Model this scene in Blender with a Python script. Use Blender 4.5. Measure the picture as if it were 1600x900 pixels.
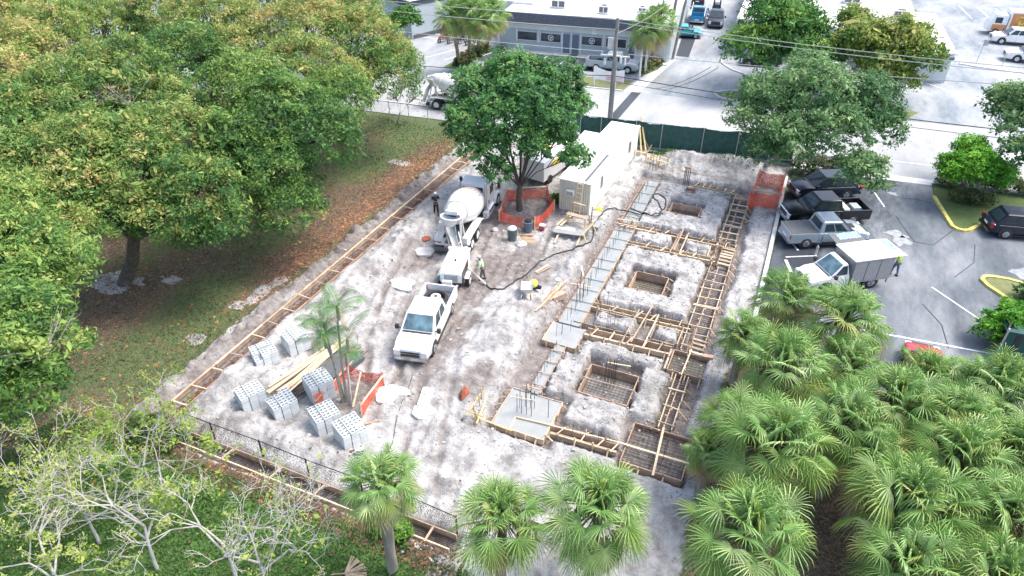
import bpy, math, random
import numpy as np
from mathutils import Vector, Matrix
R = math.radians
for o in list(bpy.data.objects): bpy.data.objects.remove(o)
scene = bpy.context.scene
COL = scene.collection

# ------------------------------------------------------------------ camera
cam_d = bpy.data.cameras.new("camera"); cam = bpy.data.objects.new("camera", cam_d); COL.objects.link(cam)
CAMH = 24.4
cam.location = (0, 0, CAMH); cam.rotation_euler = (R(55), 0, R(23.5))
cam_d.sensor_width = 36; cam_d.lens = 24.19; cam_d.clip_start = 0.3; cam_d.clip_end = 2500
scene.camera = cam
# ------------------------------------------------------------------ light
SUN_EL, SUN_AZ = 60, 55          # azimuth clockwise from +Y : the sun stands high beyond the right of the scene
w = bpy.data.worlds.new("World"); scene.world = w; w.use_nodes = True
wn = w.node_tree.nodes; wl = w.node_tree.links
sky = wn.new('ShaderNodeTexSky'); sky.sky_type = 'NISHITA'; sky.sun_disc = False
sky.sun_elevation = R(SUN_EL); sky.sun_rotation = R(SUN_AZ); sky.air_density = 1.0; sky.dust_density = 4.0; sky.ozone_density = 1.0
bgn = wn['Background']; bgn.inputs[1].default_value = 0.15
wl.new(sky.outputs[0], bgn.inputs[0])
sd = bpy.data.lights.new("sun", 'SUN'); so = bpy.data.objects.new("sun", sd); COL.objects.link(so)
sd.energy = 1.2; sd.angle = R(20); sd.color = (1, .965, .91)
_d = Vector((math.sin(R(SUN_AZ))*math.cos(R(SUN_EL)), math.cos(R(SUN_AZ))*math.cos(R(SUN_EL)), math.sin(R(SUN_EL))))
so.rotation_euler = _d.to_track_quat('Z', 'Y').to_euler(); so.location = (0, 0, 60)
scene.view_settings.view_transform = 'Standard'; scene.view_settings.look = 'None'
scene.view_settings.gamma = 1; scene.view_settings.exposure = 1.42
scene.render.engine = 'CYCLES'
scene.cycles.max_bounces = 6; scene.cycles.transparent_max_bounces = 8

# ------------------------------------------------------------------ helpers
def mk(mat):
    mat.use_nodes = True
    nt = mat.node_tree; return nt, nt.nodes, nt.links, nt.nodes['Principled BSDF']
def plain(name, c, rough=.6, metal=0, var=.18, scale=3., bump=0., bscale=25, rnd=0., coat=0.):
    """base colour with a slow and a fine noise, optional per-object variation and bump"""
    m = bpy.data.materials.new(name); nt, N, L, P = mk(m)
    tc = N.new('ShaderNodeTexCoord'); a = N.new('ShaderNodeTexNoise'); a.inputs['Scale'].default_value = scale; a.inputs['Detail'].default_value = 6
    L.new(tc.outputs['Object'], a.inputs['Vector'])
    mp = N.new('ShaderNodeMapRange'); mp.inputs[1].default_value = .3; mp.inputs[2].default_value = .7
    mp.inputs[3].default_value = 1-var; mp.inputs[4].default_value = 1+var; L.new(a.outputs['Fac'], mp.inputs[0])
    h = N.new('ShaderNodeHueSaturation'); h.inputs['Color'].default_value = (*c, 1)
    last = mp.outputs[0]
    if rnd:
        oi = N.new('ShaderNodeObjectInfo'); m2 = N.new('ShaderNodeMapRange'); m2.inputs[3].default_value = 1-rnd; m2.inputs[4].default_value = 1+rnd
        L.new(oi.outputs['Random'], m2.inputs[0]); mu = N.new('ShaderNodeMath'); mu.operation = 'MULTIPLY'
        L.new(last, mu.inputs[0]); L.new(m2.outputs[0], mu.inputs[1]); last = mu.outputs[0]
    L.new(last, h.inputs['Value']); L.new(h.outputs[0], P.inputs['Base Color'])
    P.inputs['Roughness'].default_value = rough; P.inputs['Metallic'].default_value = metal
    if coat: P.inputs['Coat Weight'].default_value = coat
    if bump:
        b = N.new('ShaderNodeTexNoise'); b.inputs['Scale'].default_value = bscale; b.inputs['Detail'].default_value = 5; L.new(tc.outputs['Object'], b.inputs['Vector'])
        bp = N.new('ShaderNodeBump'); bp.inputs['Strength'].default_value = bump; bp.inputs['Distance'].default_value = .03
        L.new(b.outputs['Fac'], bp.inputs['Height']); L.new(bp.outputs[0], P.inputs['Normal'])
    return m
M = {}
M['wood'] = plain('form_wood', (.52, .40, .285), .85, var=.28, scale=2.5, rnd=.3)
M['wood_grey'] = plain('weathered_form_wood', (.42, .36, .30), .9, var=.3, scale=2.5, rnd=.25)
M['wood_pale'] = plain('pale_lumber', (.68, .55, .38), .8, var=.15, scale=2, rnd=.12)
M['wood_red'] = plain('reddish_plywood', (.44, .31, .225), .8, var=.25, scale=3, rnd=.12)
M['wood_yel'] = plain('yellow_stake_wood', (.55, .43, .22), .8, var=.2, rnd=.15)
M['conc'] = plain('wet_grey_concrete', (.30, .315, .31), .5, var=.10, scale=1.5, bump=.15)
M['conc_dark'] = plain('stem_concrete', (.27, .31, .34), .5, var=.15, scale=2)
M['conc_old'] = plain('old_concrete', (.50, .50, .49), .85, var=.15, scale=1.2, bump=.2)
M['curb_y'] = plain('yellow_curb_paint', (.62, .52, .14), .7, var=.22, scale=2.5)
M['curb_w'] = plain('white_curb', (.60, .60, .59), .8, var=.18, scale=2)
M['paint_w'] = plain('white_marking', (.72, .73, .72), .7, var=.25, scale=4)
M['paint_b'] = plain('blue_marking', (.05, .20, .45), .7, var=.3, scale=4)
M['rebar'] = plain('steel_rebar', (.075, .065, .062), .6, .3, var=.3)
M['rebar_green'] = plain('green_rebar', (.13, .20, .19), .6, .2, var=.3)  # greener, paler steel than the plain bars
M['rust'] = plain('rusty_rebar', (.20, .09, .05), .8, var=.3)
M['cap'] = plain('pink_spacer', (.52, .36, .30), .7, var=.2)
M['block'] = plain('concrete_block', (.62, .655, .66), .9, var=.12, scale=3, rnd=.08, bump=.15)
M['core'] = plain('block_core', (.06, .065, .07), .95, var=.1)
M['tyre'] = plain('tyre_rubber', (.028, .028, .03), .85, var=.3)
M['rim'] = plain('rim_metal', (.42, .43, .45), .35, .7, var=.1)
M['rimw'] = plain('white_rim', (.62, .63, .64), .5, var=.15)
M['glass'] = plain('car_glass', (.035, .055, .065), .08, var=.2)
M['glass_b'] = plain('windscreen_glass', (.11, .19, .225), .08, var=.6, scale=1.6)
M['winglass'] = plain('window_glass', (.045, .06, .075), .12, var=.5, scale=.8)
M['trim'] = plain('black_trim', (.03, .03, .033), .5, var=.2)
M['chrome'] = plain('chrome', (.6, .62, .64), .2, .9, var=.1)
M['lamp_c'] = plain('headlamp_lens', (.7, .72, .74), .15, var=.1)
M['lamp_r'] = plain('tail_lamp', (.35, .015, .03), .25, var=.1)
M['white'] = plain('white_paint', (.80, .80, .79), .3, var=.04, scale=1.5, coat=.4)
M['white_d'] = plain('dusty_white_paint', (.66, .66, .64), .5, var=.10, scale=2.5)
M['silver'] = plain('silver_blue_paint', (.38, .45, .50), .3, .3, var=.06, coat=.5)
M['black'] = plain('black_paint', (.008, .009, .013), .28, var=.2, coat=.25)
M['navyp'] = plain('dark_blue_paint', (.010, .016, .032), .28, var=.15, coat=.25)
M['bluep'] = plain('bright_blue_paint', (.02, .27, .50), .3, var=.08, coat=.5)
M['teal'] = plain('turquoise_paint', (.03, .42, .46), .3, var=.08, coat=.5)
M['redp'] = plain('red_paint', (.45, .03, .04), .3, var=.1, coat=.5)
M['orangep'] = plain('orange_panel', (.62, .27, .10), .5, var=.25, scale=1.2)
M['yellow'] = plain('yellow_paint', (.75, .60, .08), .5, var=.1)
M['alu'] = plain('quilted_aluminium', (.36, .36, .37), .45, .35, var=.12, scale=5)
M['grey'] = plain('grey_paint', (.32, .34, .35), .6, var=.12)
M['dgrey'] = plain('dark_grey', (.10, .11, .12), .6, var=.15)
M['beige'] = plain('beige_metal_siding', (.60, .57, .47), .6, var=.06, scale=1.5)
M['siding'] = plain('off_white_siding', (.80, .79, .75), .6, var=.05, scale=1.5)
M['roofw'] = plain('white_roof_membrane', (.80, .80, .79), .7, var=.06, scale=.35)
M['wall_b'] = plain('blue_grey_wall', (.40, .46, .49), .8, var=.06, scale=.6, bump=.1)
M['wall_w'] = plain('white_wall', (.66, .69, .70), .8, var=.07, scale=.6)
M['mansard'] = plain('slate_blue_shingle', (.075, .09, .115), .85, var=.35, scale=7, bump=.3)
M['doorb'] = plain('slate_door', (.13, .17, .23), .6, var=.08)
M['green_net'] = None
M['bark'] = plain('brown_bark', (.10, .085, .07), .95, var=.35, scale=4, bump=.6, bscale=18)
M['bark_g'] = plain('grey_bark', (.30, .28, .25), .95, var=.3, scale=4, bump=.5, bscale=18)
M['bark_w'] = plain('pale_bark', (.42, .405, .38), .9, var=.28, scale=2.5, bump=.3)
M['palmbark'] = plain('palm_bark', (.24, .22, .19), .95, var=.35, scale=6, bump=.7, bscale=22)
M['polewood'] = plain('weathered_pole', (.24, .23, .21), .9, var=.2, scale=2)
M['wire'] = plain('cable_grey', (.42, .44, .42), .5, .2, var=.1)
M['wire_d'] = plain('dark_cable', (.03, .03, .03), .6, var=.1)
M['hose'] = plain('black_hose', (.022, .024, .028), .5, var=.3)
M['navy'] = plain('navy_cloth', (.015, .022, .05), .9, var=.2)
M['hiviz'] = plain('hi_vis_cloth', (.55, .78, .16), .8, var=.15, scale=9)
M['hivizp'] = plain('pale_hi_vis_cloth', (.55, .85, .50), .8, var=.35, scale=14)
M['jeans'] = plain('blue_denim', (.07, .13, .22), .9, var=.3, scale=9)
M['shirtw'] = plain('white_cloth', (.78, .78, .77), .9, var=.08)
M['darkc'] = plain('dark_cloth', (.02, .02, .024), .9, var=.2)
M['skin'] = plain('skin', (.32, .18, .12), .6, var=.08)
M['hair'] = plain('dark_hair', (.012, .01, .01), .7, var=.2)
M['hat'] = plain('white_hard_hat', (.78, .78, .77), .4, var=.05)
M['binm'] = plain('grey_green_bin', (.09, .13, .14), .6, var=.15)
M['binb'] = plain('blue_bin', (.10, .16, .22), .6, var=.15)
M['card'] = plain('cardboard', (.38, .27, .18), .9, var=.3)
M['litterw'] = plain('white_bag', (.72, .70, .68), .7, var=.15)
M['redbrick'] = plain('red_brown_clay', (.32, .10, .06), .95, var=.3)
M['yelbag'] = plain('yellow_cloth', (.72, .74, .10), .8, var=.15)
M['mosaic'] = plain('blue_sticker_panel', (.25, .42, .52), .5, var=.9, scale=11)
M['deadfrond'] = plain('dead_frond', (.36, .28, .20), .95, var=.35, scale=5)
M['textred'] = plain('faded_red_lettering', (.50, .30, .28), .7, var=.2)
M['textpink'] = plain('pink_red_lettering', (.62, .22, .26), .7, var=.2)

class MB:
    def __init__(s): s.v = []; s.f = []; s.m = []; s.mi = 0
    def add(s, vs, fs):
        b = len(s.v); s.v += [tuple(v) for v in vs]
        for f in fs: s.f.append(tuple(b+i for i in f)); s.m.append(s.mi)
    def box(s, x0, x1, y0, y1, z0, z1, mat=None):
        vs = [(x, y, z) for z in (z0, z1) for y in (y0, y1) for x in (x0, x1)]
        if mat is not None: vs = [mat @ Vector(v) for v in vs]
        s.add(vs, [(0, 2, 3, 1), (4, 5, 7, 6), (0, 1, 5, 4), (2, 6, 7, 3), (0, 4, 6, 2), (1, 3, 7, 5)]); return s
    def bar(s, p0, p1, wd, z0, z1):
        """upright board between two plan points, top/bottom heights z0..z1"""
        a = Vector((p0[0], p0[1], 0)); b = Vector((p1[0], p1[1], 0)); d = (b-a).normalized(); n = Vector((-d.y, d.x, 0))*wd/2
        vs = [a-n, b-n, b+n, a+n]; s.add([(q.x, q.y, z0) for q in vs]+[(q.x, q.y, z1) for q in vs], [(3, 2, 1, 0), (4, 5, 6, 7), (0, 1, 5, 4), (1, 2, 6, 5), (2, 3, 7, 6), (3, 0, 4, 7)]); return s
    def stick(s, p0, p1, w, t=None):
        a = Vector(p0); b = Vector(p1); t = t or w; d = b-a; q = d.to_track_quat('Z', 'Y').to_matrix().to_4x4(); q.translation = a
        return s.box(-w/2, w/2, -t/2, t/2, 0, d.length, q)
    def tube(s, pts, rad, n=8, cap=True):
        pts = [Vector(p) for p in pts]; rad = rad if hasattr(rad, '__len__') else [rad]*len(pts); vs = []; fs = []; q0 = None
        for i, p in enumerate(pts):
            d = (pts[min(i+1, len(pts)-1)]-pts[max(i-1, 0)])
            if d.length < 1e-6: d = Vector((0, 0, 1))
            d.normalize()
            if q0 is None: u = d.orthogonal().normalized()
            else: u = (q0-d*q0.dot(d)); u = u.normalized() if u.length > 1e-4 else d.orthogonal().normalized()
            q0 = u; v = d.cross(u)
            for k in range(n):
                a = 2*math.pi*k/n; vs.append(p+(u*math.cos(a)+v*math.sin(a))*rad[i])
        for i in range(len(pts)-1):
            for k in range(n): fs.append((i*n+k, i*n+(k+1) % n, (i+1)*n+(k+1) % n, (i+1)*n+k))
        if cap: fs += [tuple(range(n-1, -1, -1)), tuple(range((len(pts)-1)*n, len(pts)*n))]
        s.add(vs, fs); return s
    def cyl(s, p0, p1, r, r2=None, n=16): return s.tube([p0, p1], [r, r if r2 is None else r2], n)
    def loft(s, rings, close=True):
        n = len(rings[0]); vs = [p for r in rings for p in r]; fs = []
        for i in range(len(rings)-1):
            for k in range(n): fs.append((i*n+k, (i+1)*n+k, (i+1)*n+(k+1) % n, i*n+(k+1) % n))
        if close: fs += [tuple(range(n)), tuple(range(len(rings)*n-1, (len(rings)-1)*n-1, -1))]
        s.add(vs, fs); return s
    def prism(s, poly, z0, z1):
        n = len(poly); s.add([(x, y, z0) for x, y in poly]+[(x, y, z1) for x, y in poly], [tuple(range(n-1, -1, -1)), tuple(range(n, 2*n))]+[(i, (i+1) % n, (i+1) % n+n, i+n) for i in range(n)]); return s
    def pane(s, a, b, c, d, u0, u1, v0, v1, off=.008, th=.012):
        """thin pane on the quad a(bottom-left) b(bottom-right) c(top-right) d(top-left)"""
        a, b, c, d = map(Vector, (a, b, c, d)); n = (b-a).cross(d-a).normalized()
        f = lambda u, v: (a*(1-u)+b*u)*(1-v)+(d*(1-u)+c*u)*v
        q = [f(u0, v0), f(u1, v0), f(u1, v1), f(u0, v1)]; s.add([p-n*th for p in q]+[p+n*off for p in q], [(3, 2, 1, 0), (4, 5, 6, 7), (0, 1, 5, 4), (1, 2, 6, 5), (2, 3, 7, 6), (3, 0, 4, 7)]); return s
    def build(s, name, mats, parent=None, smooth=0, loc=None, link=True):
        me = bpy.data.meshes.new(name); me.from_pydata(s.v, [], s.f)
        mats = mats if isinstance(mats, (list, tuple)) else [mats]
        for m in mats: me.materials.append(m)
        if len(mats) > 1: me.polygons.foreach_set('material_index', s.m)
        if smooth:
            me.polygons.foreach_set('use_smooth', [True]*len(me.polygons)); me.set_sharp_from_angle(angle=R(smooth))
        me.update()
        o = bpy.data.objects.new(name, me)
        if link: COL.objects.link(o)
        if parent: o.parent = parent
        if loc is not None: o.location = loc
        return o
def T(o, label=None, cat=None, group=None, kind=None):
    if label: o['label'] = label
    if cat: o['category'] = cat
    if group: o['group'] = group
    if kind: o['kind'] = kind
    return o
def empty(name, loc=(0, 0, 0), rz=0, **k):
    o = bpy.data.objects.new(name, None); COL.objects.link(o); o.location = loc; o.rotation_euler = (0, 0, rz); o.empty_display_size = .3
    return T(o, **k)
def copy_tree(o, parent=None):
    c = o.copy(); COL.objects.link(c)
    if parent: c.parent = parent
    for ch in list(o.children): copy_tree(ch, c)
    return c
def newobj(name, me, parent=None, loc=(0, 0, 0)):
    o = bpy.data.objects.new(name, me); COL.objects.link(o); o.parent = parent; o.location = loc; return o

# ---- numpy value noise
def _h(i, j, s):
    n = (i*374761393+j*668265263+s*982451653) & 0xffffffff
    n = ((n ^ (n >> 13))*1274126177) & 0xffffffff
    return ((n ^ (n >> 16)) & 0xffff)/65535.
def vn(x, y, s=0):
    x = np.asarray(x, float); y = np.asarray(y, float); i = np.floor(x).astype(np.int64); j = np.floor(y).astype(np.int64); u = x-i; v = y-j
    u = u*u*(3-2*u); v = v*v*(3-2*v)
    return (_h(i, j, s)*(1-u)+_h(i+1, j, s)*u)*(1-v)+(_h(i, j+1, s)*(1-u)+_h(i+1, j+1, s)*u)*v
def fbm(x, y, o=4, s=0):
    t = 0; a = .5; n = 0
    for k in range(o): t = t+a*vn(x*2**k, y*2**k, s+k*7); n += a; a *= .5
    return t/n-.5
def ss(a, b, x):
    t = np.clip((x-a)/(b-a), 0, 1); return t*t*(3-2*t)
# ================================================================== GROUND (one sheet to the horizon, site modelled in relief)
SLOPE = .10                                            # the street runs slightly askew to the site
def rect(x, y, x0, x1, y0, y1, soft=.12):             # 1 inside, 0 outside
    sd = np.maximum(np.abs(x-(x0+x1)/2)-(x1-x0)/2, np.abs(y-(y0+y1)/2)-(y1-y0)/2); return 1-ss(-soft, soft, sd)
ISL = [(-8.75, -3.2, 22.75, 28.95), (-8.2, -6.0, 30.75, 31.75), (-4.7, -3.5, 30.75, 31.75), (-8.65, -3.4, 33.0, 39.6), (-8.6, -6.2, 40.6, 41.8), (-5.1, -3.6, 40.6, 41.8), (-8.85, -3.45, 43.0, 49.8)]
HOLES = [(-7.45, -4.45, 24.75, 28.1), (-7.65, -4.85, 34.75, 37.5), (-7.5, -4.95, 45.3, 47.8)]
MOUNDS = [(-12.6, 27.6, 2.0, 2.6, .75), (-13.3, 24.3, 1.5, 1.3, .55), (-12.9, 31.8, 1.1, 3.0, .3), (-22.9, 34.5, 1.3, 4.2, .75), (-22.8, 41, 1.3, 3.5, .6), (-23.2, 28.8, 1.1, 3., .35), (-24.0, 22.5, .9, 2.5, .45),
          (-23.7, 18.6, 1.3, 1.6, .5), (-21.0, 16.3, 2.0, .8, .45), (-17.6, 16.2, 2.4, .7, .45), (-22.0, 19.3, .9, 1., .35), (-11.3, 40, .55, 6, .38), (-11.2, 33.5, .5, 3.5, .3),
          (-8.4, 54.6, 1.6, 1.0, 1.0), (-5.2, 55.0, 2.2, 1.0, .9), (-2.6, 55.4, 1.4, 1.2, .7), (-14.2, 20.5, 1.4, 1.0, .18), (-11.5, 17.2, 3, 1, .2), (-.6, 43, .7, 6, .04), (-13.6, 39.8, 1.2, .9, .2), (-10.4, 26.0, .5, 2, .25)]
TRACKS = [[(-19.6, 54), (-19.7, 44), (-18.6, 36), (-16.9, 29), (-15.5, 22.5), (-14.9, 19)], [(-17.2, 50), (-14.6, 37.5), (-14.2, 31), (-14.9, 25), (-13.0, 19.5), (-11.6, 16.4)], [(-21.6, 36), (-20.6, 30), (-18.6, 24.5), (-16.2, 21.0)]]
def polydist(x, y, P_, s_):
    best = np.full(np.shape(x), 9.)
    for (ax, ay), (bx, by) in zip(P_, P_[1:]):
        L_ = math.hypot(bx-ax, by-ay); nx_, ny_ = -(by-ay)/L_*s_, (bx-ax)/L_*s_; t = np.clip(((x-ax-nx_)*(bx-ax)+(y-ay-ny_)*(by-ay))/L_**2, 0, 1)
        best = np.minimum(best, np.hypot(x-ax-nx_-t*(bx-ax), y-ay-ny_-t*(by-ay)))
    return best
def height(x, y):
    fence = 57.1+SLOPE*x
    site = ss(-27.6, -26.6, x)*(1-ss(-.1, .15, x))*(1-ss(-.6, .2, y-fence))*ss(13.3, 14.2, y+5*ss(-11, -9, x))
    h = -.04+.0*x
    n1 = fbm(x*.45, y*.45, 4, 3); n2 = fbm(x*1.6, y*1.6, 4, 11); n3 = np.abs(fbm(x*.9+3, y*.9, 4, 31))
    n4 = np.abs(fbm(x*2.1, y*2.1, 4, 81)); n5 = np.abs(fbm(x*3.1+9, y*3.1, 3, 83)); rel = .22*n1+.17*n2-.25*n3-.22*n4-.14*n5+.11
    rut = .05*np.sin((x*1.05+y*.2)*9+6*n1)*ss(.3, 0, np.abs(fbm(x*.2, y*.2, 2, 77)))
    for cx, cy, rx, ry, a in MOUNDS:
        d = ((x-cx)/rx)**2+((y-cy)/ry)**2; rel = rel+a*np.exp(-d*1.1)*(1+.5*n2+.35*n1)
    rel = rel+rut
    for P_ in TRACKS:
        for s_ in (-.82, .82):
            dd = polydist(x, y, P_, s_)+.08*n2; rel = rel-.075*np.exp(-(dd/.17)**2)+.05*np.exp(-((np.abs(dd)-.33)/.10)**2)
    # foundation excavation
    wob = .55*fbm(x*.8, y*.8, 3, 51)
    ex = 1-ss(-.15, .2, np.maximum(np.abs(x+6.12)-4.58, np.abs(y-35.9)-15.4)+wob*.9)
    exn = np.maximum(rect(x, y, -10.75, -7.2, 20.8, 24.1), rect(x, y, -4.2, -.95, 21.0, 24.3)); exn = np.maximum(exn, rect(x, y, -7.8, -3.9, 21.4, 22.6, .2))
    ex = np.maximum(ex*ss(22.3, 22.6, y), exn)
    ins = 0*x
    for a, b, c, d in ISL:
        w_ = .3*fbm(x*1.3, y*1.3, 3, 61)
        sd = np.maximum(np.abs(x-(a+b)/2)-(b-a)/2, np.abs(y-(c+d)/2)-(d-c)/2)+w_+.5*n4
        ins = np.maximum(ins, 1-ss(-.02, .14, sd))
    cut = np.maximum(rect(x, y, -10.9, -7.25, 20, 24.2, .15), rect(x, y, -4.5, -.5, 20, 24.4, .25))
    cut = np.maximum(cut, rect(x, y, -10.7, -8.15, 27.5, 30.2, .15)); cut = np.maximum(cut, rect(x, y, -3.75, -1, 28, 30.5, .15))
    ins = ins*(1-cut)
    ex = ex*(1-ins)
    relI = rel*(1-ins)+ins*(.19+.25*n1+.30*n2-.5*n4)
    h2 = relI*(1-ex)+ex*(-.36+.14*n2)
    for a, b, c, d in HOLES:
        hh = rect(x+.12*n2*3, y+.12*n1*3, a, b, c, d, .13); h2 = h2*(1-hh)+hh*(-.62+.06*n2)
    # perimeter trenches and their spoil
    tl = rect(x+.1*n2, y, -25.55, -24.5, 14.1, 53, .14); tb = rect(x, y+.1*n2, -25.2, -8.7, 14.1, 14.95, .12)
    h2 = h2+.34*np.exp(-((x+26.35+.6*n1)/.40)**2)*ss(14.5, 16, y)*(1+2.2*n2-2.5*n4)
    tr = np.maximum(tl, tb); h2 = h2*(1-tr)+tr*(-.38+.12*n2)
    h = h*(1-site)+site*h2
    # park side gets gentle relief away from the paving
    park = (1-ss(-29, -27, x))*(1-ss(50, 52, y)); h = h+park*(.25*fbm(x*.12, y*.12, 3, 5)+.05*n2)
    h = h+(1-ss(11, 13, y))*(1-ss(-11, -9, x))*.06*n2
    return h
def gz(x, y): return float(height(np.array([float(x)]), np.array([float(y)]))[0])
xs = np.concatenate([[-900, -500, -300, -180, -120, -90, -70, -60], np.arange(-54, -29, .55), np.arange(-28.8, -11.2, .125), np.arange(-11.1, -.7, .08), np.arange(-.6, .9, .125), np.arange(1.2, 30, 1.2), [34, 42, 60, 90, 140, 220, 380, 700, 900]])
ys = np.concatenate([[-500, -200, -80, -30, -10, -2], np.arange(2, 13, .4), np.arange(13.1, 20.5, .125), np.arange(20.6, 51.5, .085), np.arange(51.6, 58.6, .125), np.arange(59.2, 84, 1.2), [88, 94, 105, 130, 170, 240, 380, 700, 1200]])
X, Y = np.meshgrid(xs, ys); X = X.ravel(); Y = Y.ravel(); Z = height(X, Y)
nx, ny = len(xs), len(ys)
idx = np.arange(nx*ny).reshape(ny, nx); F4 = np.stack([idx[:-1, :-1], idx[:-1, 1:], idx[1:, 1:], idx[1:, :-1]], -1).reshape(-1, 4)
def np_mesh(name, V, F, mats, attrs=None, smooth=True, col=None):
    me = bpy.data.meshes.new(name); V = np.asarray(V, np.float32); F = np.asarray(F, np.int32); k = F.shape[1]
    me.vertices.add(len(V)); me.vertices.foreach_set('co', V.ravel()); me.loops.add(F.size); me.loops.foreach_set('vertex_index', F.ravel())
    me.polygons.add(len(F)); me.polygons.foreach_set('loop_start', np.arange(0, F.size, k, dtype=np.int32)); me.polygons.foreach_set('loop_total', np.full(len(F), k, np.int32))
    me.update(calc_edges=True)
    if smooth: me.polygons.foreach_set('use_smooth', np.ones(len(F), bool))
    for m in (mats if isinstance(mats, (list, tuple)) else [mats]): me.materials.append(m)
    for n, a in (attrs or {}).items():
        at = me.attributes.new(n, 'FLOAT', 'POINT'); at.data.foreach_set('value', np.asarray(a, np.float32))
    if col is not None:
        at = me.attributes.new('mask', 'FLOAT_COLOR', 'POINT'); at.data.foreach_set('color', np.asarray(col, np.float32).ravel())
    return me
fence = 57.1+SLOPE*X
wob = 1.2*fbm(X*.5, Y*.5, 4, 91)
sand = ss(-27.0, -26.6, X+wob*1.1+.5*fbm(X*2.2, Y*2.2, 3, 8))*(1-ss(.1, .3, X))*(1-ss(-.3, .3, Y-fence))*ss(14.6, 15.1, Y+.15*wob+12*ss(-9.6, -8.2, X+wob*.4))
sand = sand*(1-ss(-.9, .1, X+wob*.8)*(1-ss(29, 31, Y)))           # palm bed
sand = np.maximum(sand, rect(X, Y, -25.6, -8.9, 13.9, 15, .15))
for cx, cy, rx, ry in [(-27.9, 25.3, .5, 1.3), (-28.4, 20.4, .7, .45), (-29.7, 45, 1.1, .5), (-37.2, 22.8, 1.6, 1.2), (-33.9, 24.3, .7, .4), (-28.2, 23.8, .5, .5), (-27.6, 26.9, .4, .5)]:
    sand = np.maximum(sand, 1-ss(.2, 1.3, ((X-cx)/rx)**2+((Y-cy)/ry)**2+3.5*fbm(X*1.4, Y*1.4, 4, 12)))
damp_and_low = 0*X
for cx, cy, rx, ry, a in [(-16.2, 31, 1.5, 4.5, .95), (-15.0, 25.4, 1., 3.4, .85), (-18.3, 28.5, 1.2, 3.5, .55), (-20.8, 32.2, 1.2, 2.4, .8), (-14.6, 34.6, 2.4, 2.4, .85), (-17.4, 37.5, 1.6, 4, .7), (-16.6, 40.5, 1.8, 2.6, .8), (-11.9, 23.4, .8, 1.4, .7), (-19.6, 22.9, 1.6, .8, .45),
                        (-17.4, 20., 1.5, 1.2, .75), (-10.9, 31, .4, 8, .4), (-10.7, 40, .3, 9, .45), (-24.2, 15.6, 2.2, .6, .5), (-13.4, 22.3, .8, .6, .6), (-11.8, 29.5, .9, .8, .35), (-21.4, 22.6, .7, .8, .8), (-.3, 26.2, .9, 5, .25), (-.6, 40, .5, .7, .4), (-17, 43.6, 1.8, 1.5, .6),
                        (-26.2, 30, .6, 18, .75), (-25.7, 30, .25, 20, .8), (-15.6, 22.1, .7, 1.1, .5), (-9, 52.3, 2.5, .7, .4), (-4, 52.3, 3, .6, .45), (-6, 26, 3, 3, .06)]:
    damp_and_low = np.maximum(damp_and_low, a*np.clip(1.25-((X-cx)/rx)**2*.8-((Y-cy)/ry)**2*.8+2.2*fbm(X*.9, Y*.9, 4, 15), 0, 1))
for P_ in TRACKS:
    for s_ in (-.82, .82): damp_and_low = np.maximum(damp_and_low, .85*np.exp(-(polydist(X, Y, P_, s_)/.2)**2)*ss(-.15, .1, fbm(X*.6, Y*.6, 3, 99)))
damp_and_low = np.maximum(damp_and_low, .8*ss(-.12, -.34, Z)*sand)  # low ground also takes the dark soil tone, stronger with depth
damp_and_low = np.clip(damp_and_low*1.1+.6*np.clip(fbm(X*.4, Y*.4, 5, 45)*3.2-.25, 0, 1)+.25*np.clip(fbm(X*1.6, Y*1.6, 4, 47)*3-.3, 0, 1), 0, 1)
litter = (1-ss(-27.5, -26.5, X))*ss(.35, .95, .50+1.4*fbm(X*.16, Y*.16, 3, 9)+.75*np.exp(-((X+28.2)/1.9)**2)*ss(26, 33, Y)-.55*ss(50, 54, Y+.2*X+8)-.5*np.exp(-((X+29.5)/3.5)**2-((Y-20)/5.5)**2))
litter = np.maximum(litter, rect(X, Y+wob*.5, -26, -8.5, 13.1, 14.6, .35)*.95)
litter = litter*ss(8.5, 12.5, Y+.4*(X+26)*0+3*ss(-24, -30, X)+wob)
litter = np.maximum(litter, ss(-.8, .2, X+wob*.6)*(1-ss(37, 40, Y)))      # dark mulch under the palms
litter = np.where((Y > 58) & (X < -20), litter*.4, litter)
gm = bpy.data.materials.new('ground_soil'); nt, N, L, P = mk(gm)
at = N.new('ShaderNodeAttribute'); at.attribute_name = 'mask'; sep = N.new('ShaderNodeSeparateColor'); L.new(at.outputs['Color'], sep.inputs[0])
tc = N.new('ShaderNodeTexCoord')
def noi(N, L, vec, sc, det=6, ro=.6, dist=0):
    n = N.new('ShaderNodeTexNoise'); n.inputs['Scale'].default_value = sc; n.inputs['Detail'].default_value = det; n.inputs['Roughness'].default_value = ro; n.inputs['Distortion'].default_value = dist; L.new(vec, n.inputs['Vector']); return n.outputs['Fac']
def ramp(N, L, fac, stops):
    r = N.new('ShaderNodeValToRGB'); e = r.color_ramp.elements
    while len(e) < len(stops): e.new(.5)
    for k, (p, c) in enumerate(stops): e[k].position = p; e[k].color = (*c, 1)
    L.new(fac, r.inputs[0]); return r.outputs[0]
def mixc(N, L, f, a, b):
    m = N.new('ShaderNodeMix'); m.data_type = 'RGBA'; m.clamp_factor = True
    if isinstance(f, float): m.inputs[0].default_value = f
    else: L.new(f, m.inputs[0])
    for k, s in ((6, a), (7, b)):
        if isinstance(s, tuple): m.inputs[k].default_value = (*s, 1)
        else: L.new(s, m.inputs[k])
    return m.outputs[2]
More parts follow.
